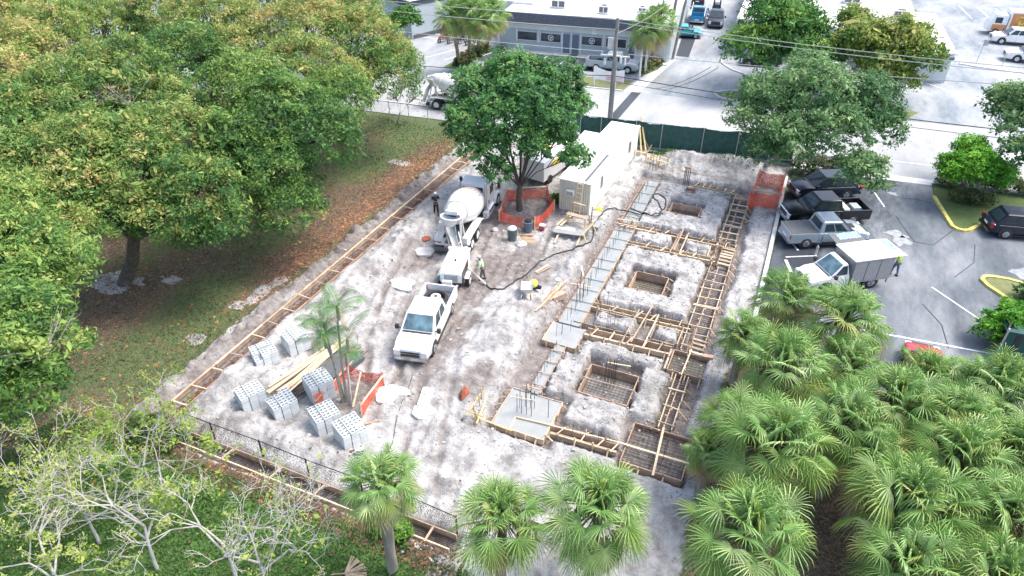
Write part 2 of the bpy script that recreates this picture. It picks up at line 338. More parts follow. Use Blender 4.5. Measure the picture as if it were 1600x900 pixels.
def mathn(N, L, op, a, b=0., c=0., clamp=False):
    m = N.new('ShaderNodeMath'); m.operation = op; m.use_clamp = clamp
    for k, s in enumerate((a, b, c)):
        if isinstance(s, (int, float)): m.inputs[k].default_value = s
        else: L.new(s, m.inputs[k])
    return m.outputs[0]
V = tc.outputs['Object']
sandc = ramp(N, L, noi(N, L, V, .9, 9, .68), [(.30, (.17, .164, .158)), (.42, (.32, .314, .306)), (.52, (.455, .45, .44)), (.68, (.575, .57, .56))])
spk = noi(N, L, V, 14, 4, .7); sandc = mixc(N, L, mathn(N, L, 'MULTIPLY', mathn(N, L, 'SUBTRACT', spk, .57, 0, True), 4.2, 0, True), sandc, (.26, .25, .24)); spk2 = noi(N, L, V, 4.5, 8, .8, .6); sandc = mixc(N, L, mathn(N, L, 'MULTIPLY', mathn(N, L, 'SUBTRACT', spk2, .54, 0, True), 5.5, 0, True), sandc, (.19, .18, .175)); spk3 = noi(N, L, V, 9, 6, .75, .3); sandc = mixc(N, L, mathn(N, L, 'MULTIPLY', mathn(N, L, 'SUBTRACT', .44, spk3, 0, True), 5, 0, True), sandc, (.59, .59, .58))
damp_and_lowc = ramp(N, L, noi(N, L, V, 2.2, 8, .7), [(.3, (.12, .10, .092)), (.55, (.21, .182, .168)), (.75, (.30, .275, .26))])
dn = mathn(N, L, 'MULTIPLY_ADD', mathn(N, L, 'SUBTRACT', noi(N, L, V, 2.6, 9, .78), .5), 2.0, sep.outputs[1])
soil = mixc(N, L, mathn(N, L, 'MULTIPLY', dn, .95, 0, True), sandc, damp_and_lowc)
grassc = ramp(N, L, noi(N, L, V, 5, 8, .75), [(.3, (.05, .10, .03)), (.5, (.085, .18, .04)), (.7, (.15, .25, .07))])
gdull = ramp(N, L, noi(N, L, V, 4, 8, .75), [(.3, (.050, .080, .030)), (.5, (.090, .135, .050)), (.72, (.16, .18, .085))])
sx = N.new('ShaderNodeSeparateXYZ'); L.new(V, sx.inputs[0])
south = mathn(N, L, 'MULTIPLY', mathn(N, L, 'SUBTRACT', 15.5, sx.outputs[1]), .45, 0, True)
grassc = mixc(N, L, south, gdull, grassc)
vo = N.new('ShaderNodeTexVoronoi'); vo.inputs['Scale'].default_value = 14; L.new(V, vo.inputs['Vector'])
vsep = N.new('ShaderNodeSeparateColor'); L.new(vo.outputs['Color'], vsep.inputs[0])
litc = ramp(N, L, vsep.outputs[0], [(.0, (.06, .05, .042)), (.45, (.12, .092, .07)), (.78, (.19, .13, .088)), (.97, (.34, .19, .10))])
ln = mathn(N, L, 'MULTIPLY_ADD', mathn(N, L, 'SUBTRACT', noi(N, L, V, 2.8, 7, .75), .5), 2.4, sep.outputs[2])
veg = mixc(N, L, mathn(N, L, 'MULTIPLY', ln, 1., 0, True), grassc, litc)
sn = mathn(N, L, 'MULTIPLY_ADD', mathn(N, L, 'SUBTRACT', noi(N, L, V, 4, 6, .75), .5), .8, sep.outputs[0])
sn = mathn(N, L, 'MULTIPLY', mathn(N, L, 'SUBTRACT', sn, .38), 5, 0, True)
L.new(mixc(N, L, sn, veg, soil), P.inputs['Base Color']); P.inputs['Roughness'].default_value = .95
bp = N.new('ShaderNodeBump'); bp.inputs['Strength'].default_value = 1.; bp.inputs['Distance'].default_value = .13
L.new(noi(N, L, V, 6, 9, .7), bp.inputs['Height']); L.new(bp.outputs[0], P.inputs['Normal'])
me = np_mesh('ground', np.stack([X, Y, Z], 1), F4, gm, col=np.stack([sand, damp_and_low, litter, np.ones_like(X)], 1))
T(newobj('ground', me), kind='structure')

# ================================================================== PAVING
def asphalt(name, dark, mid, pale, bias=.5, stains=0., seed=0., bays=False):
    m = bpy.data.materials.new(name); nt, N, L, P = mk(m); tc = N.new('ShaderNodeTexCoord'); mp = N.new('ShaderNodeMapping')
    mp.inputs['Location'].default_value = (seed, seed*.7, 0); mp.inputs['Rotation'].default_value = (0, 0, R(-35)); mp.inputs['Scale'].default_value = (1, .38, 1); L.new(tc.outputs['Object'], mp.inputs[0]); V = mp.outputs[0]; W = tc.outputs['Object']
    big = noi(N, L, V, .22, 6, .6, .3); strk = noi(N, L, V, 1.5, 9, .78, .25); fine = noi(N, L, W, 14, 6, .8)
    f = mathn(N, L, 'MULTIPLY_ADD', strk, .35, mathn(N, L, 'MULTIPLY', big, .8)); f = mathn(N, L, 'ADD', f, bias-.575)
    f = mathn(N, L, 'MULTIPLY_ADD', mathn(N, L, 'SUBTRACT', f, .5), 2.2, .5, True); f = mathn(N, L, 'MULTIPLY_ADD', mathn(N, L, 'SUBTRACT', fine, .5), .55, f, True)
    if bays:
        sx = N.new('ShaderNodeSeparateXYZ'); L.new(W, sx.inputs[0]); u = mathn(N, L, 'MULTIPLY_ADD', mathn(N, L, 'SUBTRACT', sx.outputs[1], 40), .30, sx.outputs[0]); u = mathn(N, L, 'SUBTRACT', sx.outputs[0], mathn(N, L, 'MULTIPLY', mathn(N, L, 'SUBTRACT', sx.outputs[1], 38), .28))
        u = mathn(N, L, 'MULTIPLY_ADD', mathn(N, L, 'SUBTRACT', strk, .5), 6., u); u = mathn(N, L, 'SUBTRACT', 1, mathn(N, L, 'MULTIPLY', mathn(N, L, 'SUBTRACT', u, 1.4), .35, 0, True)); f = mathn(N, L, 'SUBTRACT', f, mathn(N, L, 'MULTIPLY', u, .5), 0, True)
    c = ramp(N, L, f, [(.12, dark), (.5, mid), (.9, pale)])
    vo = N.new('ShaderNodeTexVoronoi'); vo.feature = 'DISTANCE_TO_EDGE'; vo.inputs['Scale'].default_value = .16
    wv = N.new('ShaderNodeMix'); wv.data_type = 'VECTOR'; wv.inputs[0].default_value = .12; nn = N.new('ShaderNodeTexNoise'); nn.inputs['Scale'].default_value = .8; L.new(W, nn.inputs['Vector']); L.new(W, wv.inputs[4]); L.new(nn.outputs['Color'], wv.inputs[5]); L.new(wv.outputs[1], vo.inputs['Vector'])
    ck = mathn(N, L, 'LESS_THAN', vo.outputs['Distance'], .003); c = mixc(N, L, mathn(N, L, 'MULTIPLY', ck, .25), c, tuple(x*.5 for x in mid))
    if stains:
        st = noi(N, L, W, .11, 4, .6, .5); c = mixc(N, L, mathn(N, L, 'MULTIPLY', mathn(N, L, 'SUBTRACT', st, .56, 0, True), stains, 0, True), c, (.27, .20, .15))
    L.new(c, P.inputs['Base Color']); P.inputs['Roughness'].default_value = .82
    bp = N.new('ShaderNodeBump'); bp.inputs['Strength'].default_value = .3; bp.inputs['Distance'].default_value = .02; L.new(fine, bp.inputs['Height']); L.new(bp.outputs[0], P.inputs['Normal'])
    return m
M['lot'] = asphalt('worn_lot_asphalt', (.03, .04, .053), (.105, .125, .145), (.24, .258, .275), .56, bays=True)
M['lot_dark'] = asphalt('sealed_dark_asphalt', (.035, .042, .052), (.06, .07, .085), (.15, .165, .185), .42, seed=9)
M['street'] = asphalt('pale_street_asphalt', (.26, .275, .28), (.35, .36, .365), (.42, .43, .43), .52, stains=1.2, seed=4)
M['farlot'] = asphalt('bleached_far_asphalt', (.11, .15, .185), (.28, .305, .325), (.41, .425, .43), .49, stains=2.5, seed=17)
def sheet(name, poly, z, mat, **k):
    me = bpy.data.meshes.new(name); me.from_pydata([(x, y, z) for x, y in poly], [], [tuple(range(len(poly)))]); me.materials.append(mat)
    o = newobj(name, me); return T(o, kind='structure', **k)
St = lambda x, t: (x, t+SLOPE*x)
sheet('street', [St(-140, 57.9), St(120, 57.9), St(120, 71.2), St(-140, 71.2)], .010, M['street'])
sheet('far_parking_lot', [St(-140, 71.2), St(120, 71.2), (150, 700), (-200, 700)], .006, M['farlot'])
sheet('near_parking_lot', [(.42, 31), (60, 31), St(60, 57.9), St(.42, 57.9)], .004, M['lot'])
sheet('driveway', [St(-16.2, 71.21), St(-8.9, 71.21), (-8.6, 86), (-9, 130), (-20.0, 130), (-15.3, 86)], .012, M['farlot'])
sheet('sidewalk', [St(.5, 57.95), St(10.9, 57.95), St(10.9, 56.9), St(.5, 56.9)], .016, M['curb_w'])
sheet('concrete_walkway', [St(-17.5, 71.3), St(-15.9, 71.3), (-14.9, 82.6), (-16.0, 82.4)], .018, M['curb_w'])
sheet('asphalt_patch', [St(-16.75, 62.4), St(-15.8, 62.4), St(-15.7, 71.4), St(-16.65, 71.4)], .015, M['lot_dark'])
sheet('front_parking_lot', [(-36.8, 72.8), (-19.0, 74.6), (-17.2, 81), (-36.5, 79)], .010, M['lot'])
sheet('painted_building_shade', [(-15.2, 84), (-13.7, 84), (-15.0, 97), (-16.9, 97)], .016, M['lot'])  # darker sheet painted in as the building's shade on the driveway
def lawn(name, poly, mat, h=.03):
    b = MB(); b.prism(poly, -.1, h); return T(b.build(name, mat), kind='structure')
gl = bpy.data.materials.new('dry_lawn'); nt, N, L, P = mk(gl); tc = N.new('ShaderNodeTexCoord')
L.new(ramp(N, L, noi(N, L, tc.outputs['Object'], 3, 8, .8), [(.3, (.09, .12, .04)), (.5, (.17, .19, .08)), (.72, (.27, .23, .14))]), P.inputs['Base Color']); P.inputs['Roughness'].default_value = 1
M['lawn'] = gl
gl2 = bpy.data.materials.new('green_lawn'); nt, N, L, P = mk(gl2); tc = N.new('ShaderNodeTexCoord')
L.new(ramp(N, L, noi(N, L, tc.outputs['Object'], 4, 8, .8), [(.3, (.04, .07, .02)), (.5, (.08, .13, .035)), (.72, (.16, .13, .08))]), P.inputs['Base Color']); P.inputs['Roughness'].default_value = 1
M['lawn2'] = gl2
lawn('grass_verge', [St(-37, 71.3), St(-17.6, 71.3), (-17.4, 73.2), (-20, 72.6), (-36.8, 71)], M['lawn'])
lawn('grass_strip', [(-17.2, 74.3), (-15.9, 78.0), (-15.6, 81.6), (-18.3, 81.0), (-17.9, 77)], M['lawn2'])
lawn('palm_bed', [(-38.6, 69.2), (-36.6, 69.0), (-36.3, 78.2), (-38.2, 78.0)], M['lawn2'])
lawn('traffic_island', [(-8.6, 72.4), (-7.4, 71.2), (-3.2, 71.0), (9.5, 73.0), (10.5, 75.0), (7.6, 76.0), (-6.4, 74.2)], M['lawn'])
lawn('shrub_island', [(10.75, 58.2), (10.8, 55.8), (11.75, 51.15), (12.5, 51.15), (14.4, 53.8), (24, 55.0), (24, 59.4)], M['lawn2'], .10)
lawn('lot_island', [(12.95, 44.5), (13.4, 45.0), (14.4, 45.0), (17, 44.2), (17, 40.5), (14.1, 42.7)], M['lawn'], .10)
lawn('corner_bed', [(.5, 55.0), (6.8, 55.5), (8.2, 56.9), (.5, 56.4)], M['lawn2'], .05)
lawn('roadside_grass', [St(-13.0, 57.2), St(-.5, 57.2), St(-.5, 57.85), St(-13.0, 57.85)], M['lawn2'], .03)
def curb(label, pts, wd, z, mat, name='curb'):
    b = MB()
    P_ = [Vector((x, y, 0)) for x, y in pts]; n = len(P_); ring = []
    for i, p in enumerate(P_):
        d = (P_[min(i+1, n-1)]-P_[max(i-1, 0)]).normalized(); q = Vector((-d.y, d.x, 0))*wd/2
        ring.append([(p-q)+Vector((0, 0, -.05)), (p+q)+Vector((0, 0, -.05)), (p+q*.85)+Vector((0, 0, z)), (p-q*.85)+Vector((0, 0, z))])
    b.loft(ring); return T(b.build(name, mat), label=label, cat='curb')
curb('yellow painted curb round the tip of the shrub island', [(10.75, 55.8), (11.65, 51.25), (11.95, 50.95), (12.35, 50.9), (12.7, 51.1), (14.45, 53.75)], .3, .15, M['curb_y'])
curb('yellow painted curb round the small island by the bush', [(17, 44.5), (14.4, 45.15), (13.5, 45.1), (13.0, 44.9), (12.8, 44.45), (13.1, 43.8), (14.1, 42.6), (15.5, 41.4)], .28, .15, M['curb_y'])
curb('long pale concrete wall cap between the sandy site and the parking bays', [(.28, 31), (.24, 40), (.18, 48), (.12, 54.6)], .28, .28, M['curb_w'], 'retaining_wall')
curb('bleached curb at the far end of the driveway tree bed', [(-9.9, 84.5), (-9.6, 83), (-8.2, 81.2), (-6, 79.6), (-4, 78.8)], .25, .13, M['curb_w'])
curb('thin pale curb along the far lot below the parked white truck', [(15.5, 93.9), (17, 93.4), (21, 92.9), (34, 93.6)], .25, .14, M['curb_w'])
curb('rounded curb of the dry grass island beside the driveway', [(-6.4, 74.35), (-8.1, 73.6), (-8.75, 72.5), (-8.0, 71.5), (-5.5, 70.95)], .2, .13, M['curb_w'])
curb('curb along the street edge below the dry verge', [St(-37, 71.2), St(-17.6, 71.2)], .22, .12, M['curb_w'])
curb('short stub curb at the right corner of the shop building', [(9.9, 84.0), (11.3, 84.75)], .25, .15, M['curb_w'])
def line(name, a, b_, wd, z=.022, mat=None):
    b = MB(); b.bar(a, b_, wd, z-.003, z); return T(b.build(name, mat or M['paint_w']), kind='structure')
line('bay_marking', (1.26, 42.41), (3.13, 43.4), .11); line('bay_marking', (1.3, 42.06), (1.75, 40.7), .2); line('bay_marking', (1.5, 44.4), (1.95, 43.6), .14)
line('bay_marking', (.9, 50.5), (1.4, 49.9), .14); line('bay_marking', (1.3, 50.3), (2.4, 50.95), .11); line('bay_marking', (1.2, 46.7), (5.6, 49.1), .1)
line('lot_marking', (9.9, 42.39), (12.2, 39.9), .1); line('lot_marking', (5.2, 36.0), (14.5, 36.8), .13)
line('lot_marking', (6.6, 54.9), (7.3, 52.6), .1)
line('street_marking', St(3, 60.95), St(30, 60.95), .11, .02); line('street_marking', St(-40, 60.95), St(-12, 60.95), .11, .02); line('street_marking', St(-40, 67.6), St(-18, 67.6), .11, .02)
line('far_marking', (9.28, 83.16), (12.02, 81.1), .16, .014); line('far_marking', (11.6, 85.0), (14.0, 82.9), .16, .014)
for k in range(4): line('far_marking', (19.3+k*1.1, 91.3), (20.3+k*1.1, 92.3), .14, .014)
line('far_marking', (19.3, 91.2), (26, 91.4), .14, .018); line('far_marking', (19.5, 92.4), (26, 92.5), .14, .018)
for k in range(6): line('far_marking', (19+k*2.4, 118), (18+k*2.4, 126), .14, .014)
for k in range(4): line('far_marking', (-40.3-k*.2+k*2.4, 76.5), (-42.2+k*2.4, 71.5), .12, .014)
for k in range(6): line('far_marking', (-34.5+k*2.7, 78.0+.27*k), (-35+k*2.7, 74.2+.2*k), .11, .016)
b = MB(); b.prism([St(10.2, 65.35), St(11.6, 65.35), St(11.6, 65.1), St(12.4, 65.5), St(11.6, 65.95), St(11.6, 65.65), St(10.2, 65.55)], .017, .021); T(b.build('road_arrow', M['paint_w']), kind='structure')
b = MB(); b.prism([St(17.0, 64.3), St(18.4, 64.3), St(18.4, 64.0), St(19.6, 64.5), St(18.4, 65.0), St(18.4, 64.7), St(17.0, 64.7)], .017, .021); T(b.build('road_arrow', M['paint_w']), kind='structure')
sheet('blue_marking', [(-36.2, 77.3), (-35.2, 77.5), (-35.4, 79.0), (-36.3, 78.9)], .03, M['paint_b'])
M['pale_stain'] = plain('pale_stain', (.30, .32, .335), .9, var=.3, scale=4)
def blob(cx, cy, rx, ry, n=26, j=.25, seed=1):
    rr = random.Random(seed); ph = [rr.uniform(0, 6.3) for _ in range(3)]
    return [(cx+rx*(1+j*(math.sin(2*a+ph[0])*.4+math.sin(3*a+ph[1])*.4+math.sin(5*a+ph[2])*.3))*math.cos(a), cy+ry*(1+j*(math.sin(2*a+ph[1])*.4+math.sin(4*a+ph[2])*.5))*math.sin(a)) for a in [2*math.pi*k/n for k in range(n)]]
for cx, cy, rx, ry, sd_ in [(8.0, 48.6, .6, .5, 3), (8.3, 47.7, .5, .7, 4), (7.9, 55.2, .35, .25, 5), (15.4, 46.4, .9, .6, 6), (7.0, 56.0, .3, .3, 8)]:
    sheet('pale_stain', blob(cx, cy, rx, ry, seed=sd_, j=.6), .02, M['pale_stain'])
for pts in [[(8.07, 51.43), (8.6, 49.6), (9.15, 47.99), (10.28, 47.97), (11.69, 50.77)], [(8.4, 54.6), (9.4, 54.9), (10.6, 54.7)], [(11.3, 44.2), (12.6, 46.6), (12.9, 49.2)], [(9.3, 40.2), (10.2, 38.4), (10.4, 36.2)]]:
    b = MB()
    for p, q in zip(pts, pts[1:]): b.bar(p, q, .055, .016, .019)
    T(b.build('crack_filler', M['lot_dark']), kind='structure')
b = MB()
for k in range(2):
    pp = [(-10.2-k*.9, 72+t*9+k*.4, 0) for t in (0, .3, .6, 1)]
    for i in range(12):
        t0, t1 = i/12, (i+1)/12; f = lambda t: (-14.6+k*.8+t*5.2-1.2*t*t, 71.5+10*t**1.3)
        b.bar(f(t0), f(t1), .12, .017, .020)
T(b.build('tyre_mark', M['lot']), kind='structure')
# ================================================================== FOUNDATION FORMWORK
rnd = random.Random(5)
def stakes_along(par, p0, p1, side, n, z0=-.45, z1=.12, mat='wood', off=.07, brace=True):
    a = Vector((*p0, 0)); b = Vector((*p1, 0)); d = (b-a).normalized(); nrm = Vector((-d.y, d.x, 0))*side
    for k in range(n):
        t = (k+.5)/n+rnd.uniform(-.12, .12)/n; p = a.lerp(b, t)+nrm*off; tilt = Vector((rnd.uniform(-.04, .04), rnd.uniform(-.04, .04), 0))
        MB().stick(p+Vector((0, 0, z0)), p+tilt+Vector((0, 0, z1+rnd.uniform(-.03, .12))), .07, .05).build('stake', M[mat], par)
        if brace and rnd.random() < .6:
            MB().stick(p+nrm*.45+d*.03+Vector((0, 0, z0+.12)), p+nrm*.05+d*.05+Vector((0, 0, z1-.05)), .06, .04).build('brace', M[mat], par)
def board(par, p0, p1, z0=-.32, z1=.02, th=.045, mat='wood', name='board'):
    j = rnd.uniform(-.018, .018); k_ = rnd.uniform(-.018, .018); mat = rnd.choice(['wood', 'wood', 'wood_grey', 'wood_pale']) if mat == 'wood' else mat
    return MB().bar((p0[0]+j, p0[1]+k_), (p1[0]-k_, p1[1]+j), th, z0, z1+rnd.uniform(-.02, .03)).build(name, M[mat], par)
def tie(par, p0, p1, z=.05, wd=.075, mat='wood', dz=0):
    mat = rnd.choice(['wood', 'wood', 'wood_grey', 'wood_pale']) if mat == 'wood' else mat; e = lambda: rnd.uniform(-.07, .07)
    return MB().stick((p0[0]+e(), p0[1]+e(), z+e()*.2), (p1[0]+e(), p1[1]+e(), z+dz+e()*.2), wd*rnd.uniform(.7, 1.1), .04).build('cross_tie', M[mat], par)
def rebar_grid(par, x0, x1, y0, y1, z, sp=.2, mat='rebar', rz=None):
    b = MB(); x = x0+.06
    while x < x1: b.cyl((x, y0+.03, z), (x, y1-.03, z), .011, n=4); x += sp
    y = y0+.06
    while y < y1: b.cyl((x0+.03, y, z+.022), (x1-.03, y, z+.022), .011, n=4); y += sp
    return b.build('rebar_grid', M[mat], par)
def bars(par, pts, h0, h1, r=.014, mat='rebar', name='dowel'):
    for x, y in pts: MB().cyl((x, y, h0), (x+rnd.uniform(-.02, .02), y+rnd.uniform(-.02, .02), h1+rnd.uniform(-.05, .05)), r, n=5).build(name, M[mat], par)
def caps(par, pts, z=.06, s=.075):
    s = min(s, .085)
    for x, y in pts:
        b = MB(); q = Matrix.Translation((x, y, z+rnd.uniform(-.03, .03))) @ Matrix.Rotation(rnd.uniform(0, 3), 4, 'Z'); b.box(-s*.6, s*.6, -s*.4, s*.4, -s*.3, s*.3, q); b.build('spacer', M['cap'], par)
def box_form(par, x0, x1, y0, y1, ns=3, mat='wood', z0=-.32, z1=.02, sides='NSEW', skip=()):
    if 'S' in sides: board(par, (x0, y0), (x1, y0), z0, z1, mat=mat); stakes_along(par, (x0, y0), (x1, y0), -1, ns, z0-.1, z1+.05, 'wood')
    if 'N' in sides: board(par, (x0, y1), (x1, y1), z0, z1, mat=mat); stakes_along(par, (x0, y1), (x1, y1), 1, ns, z0-.1, z1+.05, 'wood')
    if 'W' in sides: board(par, (x0, y0+.03), (x0, y1-.03), z0, z1, mat=mat); stakes_along(par, (x0, y0), (x0, y1), 1, ns, z0-.1, z1+.05, 'wood')
    if 'E' in sides: board(par, (x1, y0+.03), (x1, y1-.03), z0, z1, mat=mat); stakes_along(par, (x1, y0), (x1, y1), -1, ns, z0-.1, z1+.05, 'wood')

# 1 near left pad, poured
o = empty('concrete_footing', (0, 0, 0), label='poured square concrete pad at the near left corner with column bars standing in it', cat='footing')
MB().prism([(-10.27, 21.12), (-7.62, 21.12), (-7.66, 23.78), (-10.27, 23.76)], -.34, -.03).build('slab', M['conc'], o)
box_form(o, -10.3, -7.6, 21.09, 23.81, 5, z1=.02, sides='SW'); box_form(o, -10.3, -7.6, 21.09, 23.81, 4, sides='E')
board(o, (-10.3, 23.81), (-9.5, 23.81)); board(o, (-8.95, 23.81), (-7.6, 23.81)); stakes_along(o, (-9.9, 23.81), (-7.6, 23.81), 1, 3)
board(o, (-9.3, 21.95), (-7.5, 22.1), -.05, .05, .07, 'wood_pale'); board(o, (-9.35, 21.95), (-9.35, 21.15), -.05, .03, .05, 'wood_pale')
MB().bar((-9.33, 21.98), (-9.33, 23.85), .09, -.03, -.012).build('joint_strip', M['conc_dark'], o)
bars(o, [(-9.45, 22.35), (-9.2, 22.35), (-8.95, 22.38), (-8.7, 22.36), (-9.45, 22.7), (-9.2, 22.85), (-8.95, 22.85), (-8.75, 22.9), (-9.35, 23.3), (-9.1, 23.3), (-7.9, 22.6)], -.1, 1.15, .016)
tie(o, (-9.75, 22.3), (-8.5, 22.42), 1.0, .06, 'wood_pale'); tie(o, (-9.7, 23.45), (-8.7, 23.55), .7, .06, 'wood_red')
caps(o, [(-9.5, 23.95), (-9.3, 24.0), (-9.1, 24.1), (-9.35, 24.2), (-9.6, 24.15), (-9.0, 24.25)], .15, .13)
tie(o, (-11.15, 21.0), (-9.1, 20.95), .18, .08, 'wood_yel')
# batter boards beside it
o = empty('batter_board', (0, 0, 0), label='tan batter boards and stakes standing left of the near poured pad', cat='batter board')
for (x, y) in [(-11.35, 22.4), (-11.2, 21.2), (-11.0, 20.75), (-11.25, 21.9), (-10.9, 20.9)]: MB().stick((x, y, -.1), (x+rnd.uniform(-.1, .1), y, .8), .06, .05).build('stake', M['wood_yel'], o)
tie(o, (-11.45, 22.5), (-11.45, 20.7), .45, .08, 'wood_yel'); tie(o, (-11.1, 22.3), (-10.85, 20.6), .3, .08, 'wood_yel'); tie(o, (-11.5, 20.95), (-10.6, 20.85), .5, .07, 'wood_yel')
# 2 stem trench between pads
o = empty('strip_footing', (0, 0, 0), label='narrow poured strip running from the near left pad up to the next pad', cat='footing')
MB().bar((-9.2, 23.95), (-9.25, 28.0), .52, -.34, -.08).build('slab', M['conc'], o)
MB().bar((-9.42, 23.95), (-9.36, 28.0), .16, -.05, -.03).build('joint_strip', M['conc_dark'], o)
board(o, (-9.5, 24), (-9.5, 28), -.3, .0, .035); board(o, (-8.9, 24), (-8.94, 28), -.3, .0, .035)
for y in (24.5, 25.5, 26.4, 27.4): tie(o, (-9.6, y), (-8.8, y+.05), .02, .06, 'wood_red')
bars(o, [(-9.3, 24.3+k*.45) for k in range(8)], -.1, .75, .011, 'rebar_green'); caps(o, [(-8.8, 24.4+k*.6) for k in range(6)]+[(-9.75, 24.3+k*.7) for k in range(5)], .05)
# 3 middle pad
o = empty('concrete_footing', (0, 0, 0), label='poured concrete pad halfway up the left side where the cross forms begin', cat='footing')
MB().prism([(-10.3, 28.05), (-8.45, 28.05), (-8.45, 29.85), (-10.3, 29.85)], -.34, -.04).build('slab', M['conc'], o)
box_form(o, -10.33, -8.42, 28.02, 29.88, 3, sides='SWE'); MB().bar((-9.36, 28.05), (-9.36, 29.85), .09, -.04, -.022).build('joint_strip', M['conc_dark'], o)
bars(o, [(-9.55, 29.0), (-9.75, 28.7), (-9.5, 28.9), (-9.15, 29.4)], -.1, .8, .012, 'rebar_green')
# 4 left long strip footing
o = empty('strip_footing', (0, 0, 0), label='long poured strip footing up the left side with thin rods across it', cat='footing')
MB().prism([(-10.1, 30.0), (-8.85, 30.0), (-8.85, 42.0), (-10.1, 42.0)], -.34, -.05).build('slab', M['conc'], o)
MB().prism([(-9.95, 42.75), (-8.95, 42.75), (-9.05, 50.1), (-10.0, 50.1)], -.34, -.06).build('slab', M['conc'], o)
MB().bar((-9.36, 30.0), (-9.42, 50.0), .10, -.045, -.025).build('joint_strip', M['conc_dark'], o)
for a, b_ in [(30.1, 33), (33, 36.4), (36.4, 39.4), (39.4, 42), (42.8, 46.4), (46.4, 50)]:
    board(o, (-8.83, a), (-8.83, b_-.02), -.3, .0); board(o, (-10.13, a), (-10.13, b_-.02), -.3, -.02, mat='wood_red')
for y in [31.4, 32.3, 33.6, 34.8, 36.2, 37.3, 38.9, 40.2, 41.4, 43.6, 44.7, 46.0, 47.6, 49]: MB().cyl((-10.2, y, .0), (-8.75, y+.06, .0), .02, n=5).build('cross_rod', M['rebar_green'], o)
for y in [33.0, 34.2, 35.6, 36.5, 37.6, 38.6, 43.9, 45.2]: MB().stick((-8.6, y, -.3), (-8.85, y, .05), .07, .04).build('brace', M['wood_red'], o)
bars(o, [(-9.6+rnd.uniform(-.1, .1), 30.3+k*.32) for k in range(34)], -.1, .72, .011, 'rebar_green'); bars(o, [(-9.65+rnd.uniform(-.1, .1), 43+k*.4) for k in range(17)], -.1, .75, .011, 'rebar_green')
tie(o, (-10.6, 33.1), (-9.2, 33.25), .55, .08, 'wood_pale'); caps(o, [(-10.35+rnd.uniform(-.1, .1), 30.2+k*.42) for k in range(46)], .04, .11)
bars(o, [(-9.85, 32.4), (-9.65, 32.4), (-9.45, 32.4), (-9.85, 33), (-9.6, 33), (-9.4, 33.1)], -.1, 1.3, .016)
# 5 front beam near edge
def beam(label, y0, y1, x0, x1, ties, slope=0., rebarpts=True, post=0):
    o = empty('beam_form', (0, 0, 0), label=label, cat='formwork')
    nseg = max(1, round((x1-x0)/2.4)); dx = (x1-x0)/nseg
    for k in range(nseg):
        a = x0+k*dx; b_ = a+dx-.015; f = lambda x: slope*(x-x0)
        board(o, (a, y0+f(a)), (b_, y0+f(b_))); board(o, (a, y1+f(a)), (b_, y1+f(b_)))
        MB().bar((a, y0+f(a)-.05), (b_, y0+f(b_)-.05), .05, -.02, .035).build('rail', M['wood_pale'], o)
    stakes_along(o, (x0, y0), (x1, y0+slope*(x1-x0)), -1, max(2, round((x1-x0)/.75))); stakes_along(o, (x0, y1), (x1, y1+slope*(x1-x0)), 1, max(2, round((x1-x0)/1.0)))
    for x in ties: tie(o, (x-.06, y0-.12+slope*(x-x0)), (x+.1, y1+.15+slope*(x-x0)), .06)
    if rebarpts:
        b = MB()
        for yy in (.25, .5, .75): b.cyl((x0+.1, y0+(y1-y0)*yy, -.2), (x1-.1, y0+(y1-y0)*yy+slope*(x1-x0), -.2), .014, n=5)
        b.build('rebar', M['rust'], o)
        bars(o, [(x0+.4+k*.62, (y0+y1)/2+slope*(x0+.4+k*.62-x0)) for k in range(int((x1-x0-.4)/.62))], -.25, .7, .010)
    return o
beam('narrow paired beam form along the near edge between the two corner pads', 21.7, 22.15, -7.45, -4.2, [-7.0, -5.9, -5.05, -4.4], .03)
tie(bpy.data.objects['beam_form'], (-7.5, 22.05), (-4.0, 22.3), .08, .09, 'wood_pale')
A = beam('lower cross beam form between the near block and the middle strip', 29.45, 30.05, -8.35, -3.5, [-7.9, -6.9, -5.9, -5.0, -4.2], .04)
A = beam('upper cross beam form on the near side of the second island', 32.1, 32.5, -8.8, -2.95, [-7.4, -6.0, -5.2, -3.6], .03)
board(A, (-9.3, 30.35), (-5.75, 30.45)); board(A, (-4.75, 30.5), (-3.5, 30.5)); stakes_along(A, (-9.0, 30.4), (-5.8, 30.45), 1, 4)
board(A, (-6.1, 31.9), (-6.1, 30.6)); board(A, (-8.35, 31.9), (-6.1, 31.9)); board(A, (-4.85, 31.9), (-3.4, 31.9)); board(A, (-4.85, 31.9), (-4.85, 30.6)); board(A, (-3.35, 31.9), (-3.35, 30.6))
tie(A, (-5.4, 33.5), (-5.7, 29.55), .16, .09); tie(A, (-6.1, 32.8), (-6.15, 29.4), .1); tie(A, (-4.95, 32.8), (-5.0, 29.5), .1)
bars(A, [(-7.3, 30.2), (-7.25, 30.35), (-7.1, 30.2), (-6.9, 30.3)], -.2, 1.3, .014); bars(A, [(-4.6, 31.2), (-8.0, 31.2), (-7.9, 32.3)], -.2, 1.2, .012)
B = beam('third cross beam form between the second island and the soil boxes', 39.95, 40.35, -8.9, -2.9, [-7.5, -6.4, -5.2, -4.3, -3.2], .01)
B = beam('fourth cross beam form on the near side of the far island', 42.15, 42.55, -9.9, -2.0, [-8.9, -7.8, -6.7, -5.3, -4.2, -3.1, -2.6], 0.)
board(B, (-5.85, 41.9), (-5.85, 40.5)); board(B, (-5.3, 41.9), (-5.3, 40.5)); board(B, (-3.5, 41.9), (-3.5, 40.5)); tie(B, (-5.55, 43.0), (-5.6, 39.8), .35, .1, 'wood_red'); tie(B, (-5.85, 42.8), (-5.9, 39.8), .1); tie(B, (-5.2, 42.8), (-5.25, 39.8), .1)
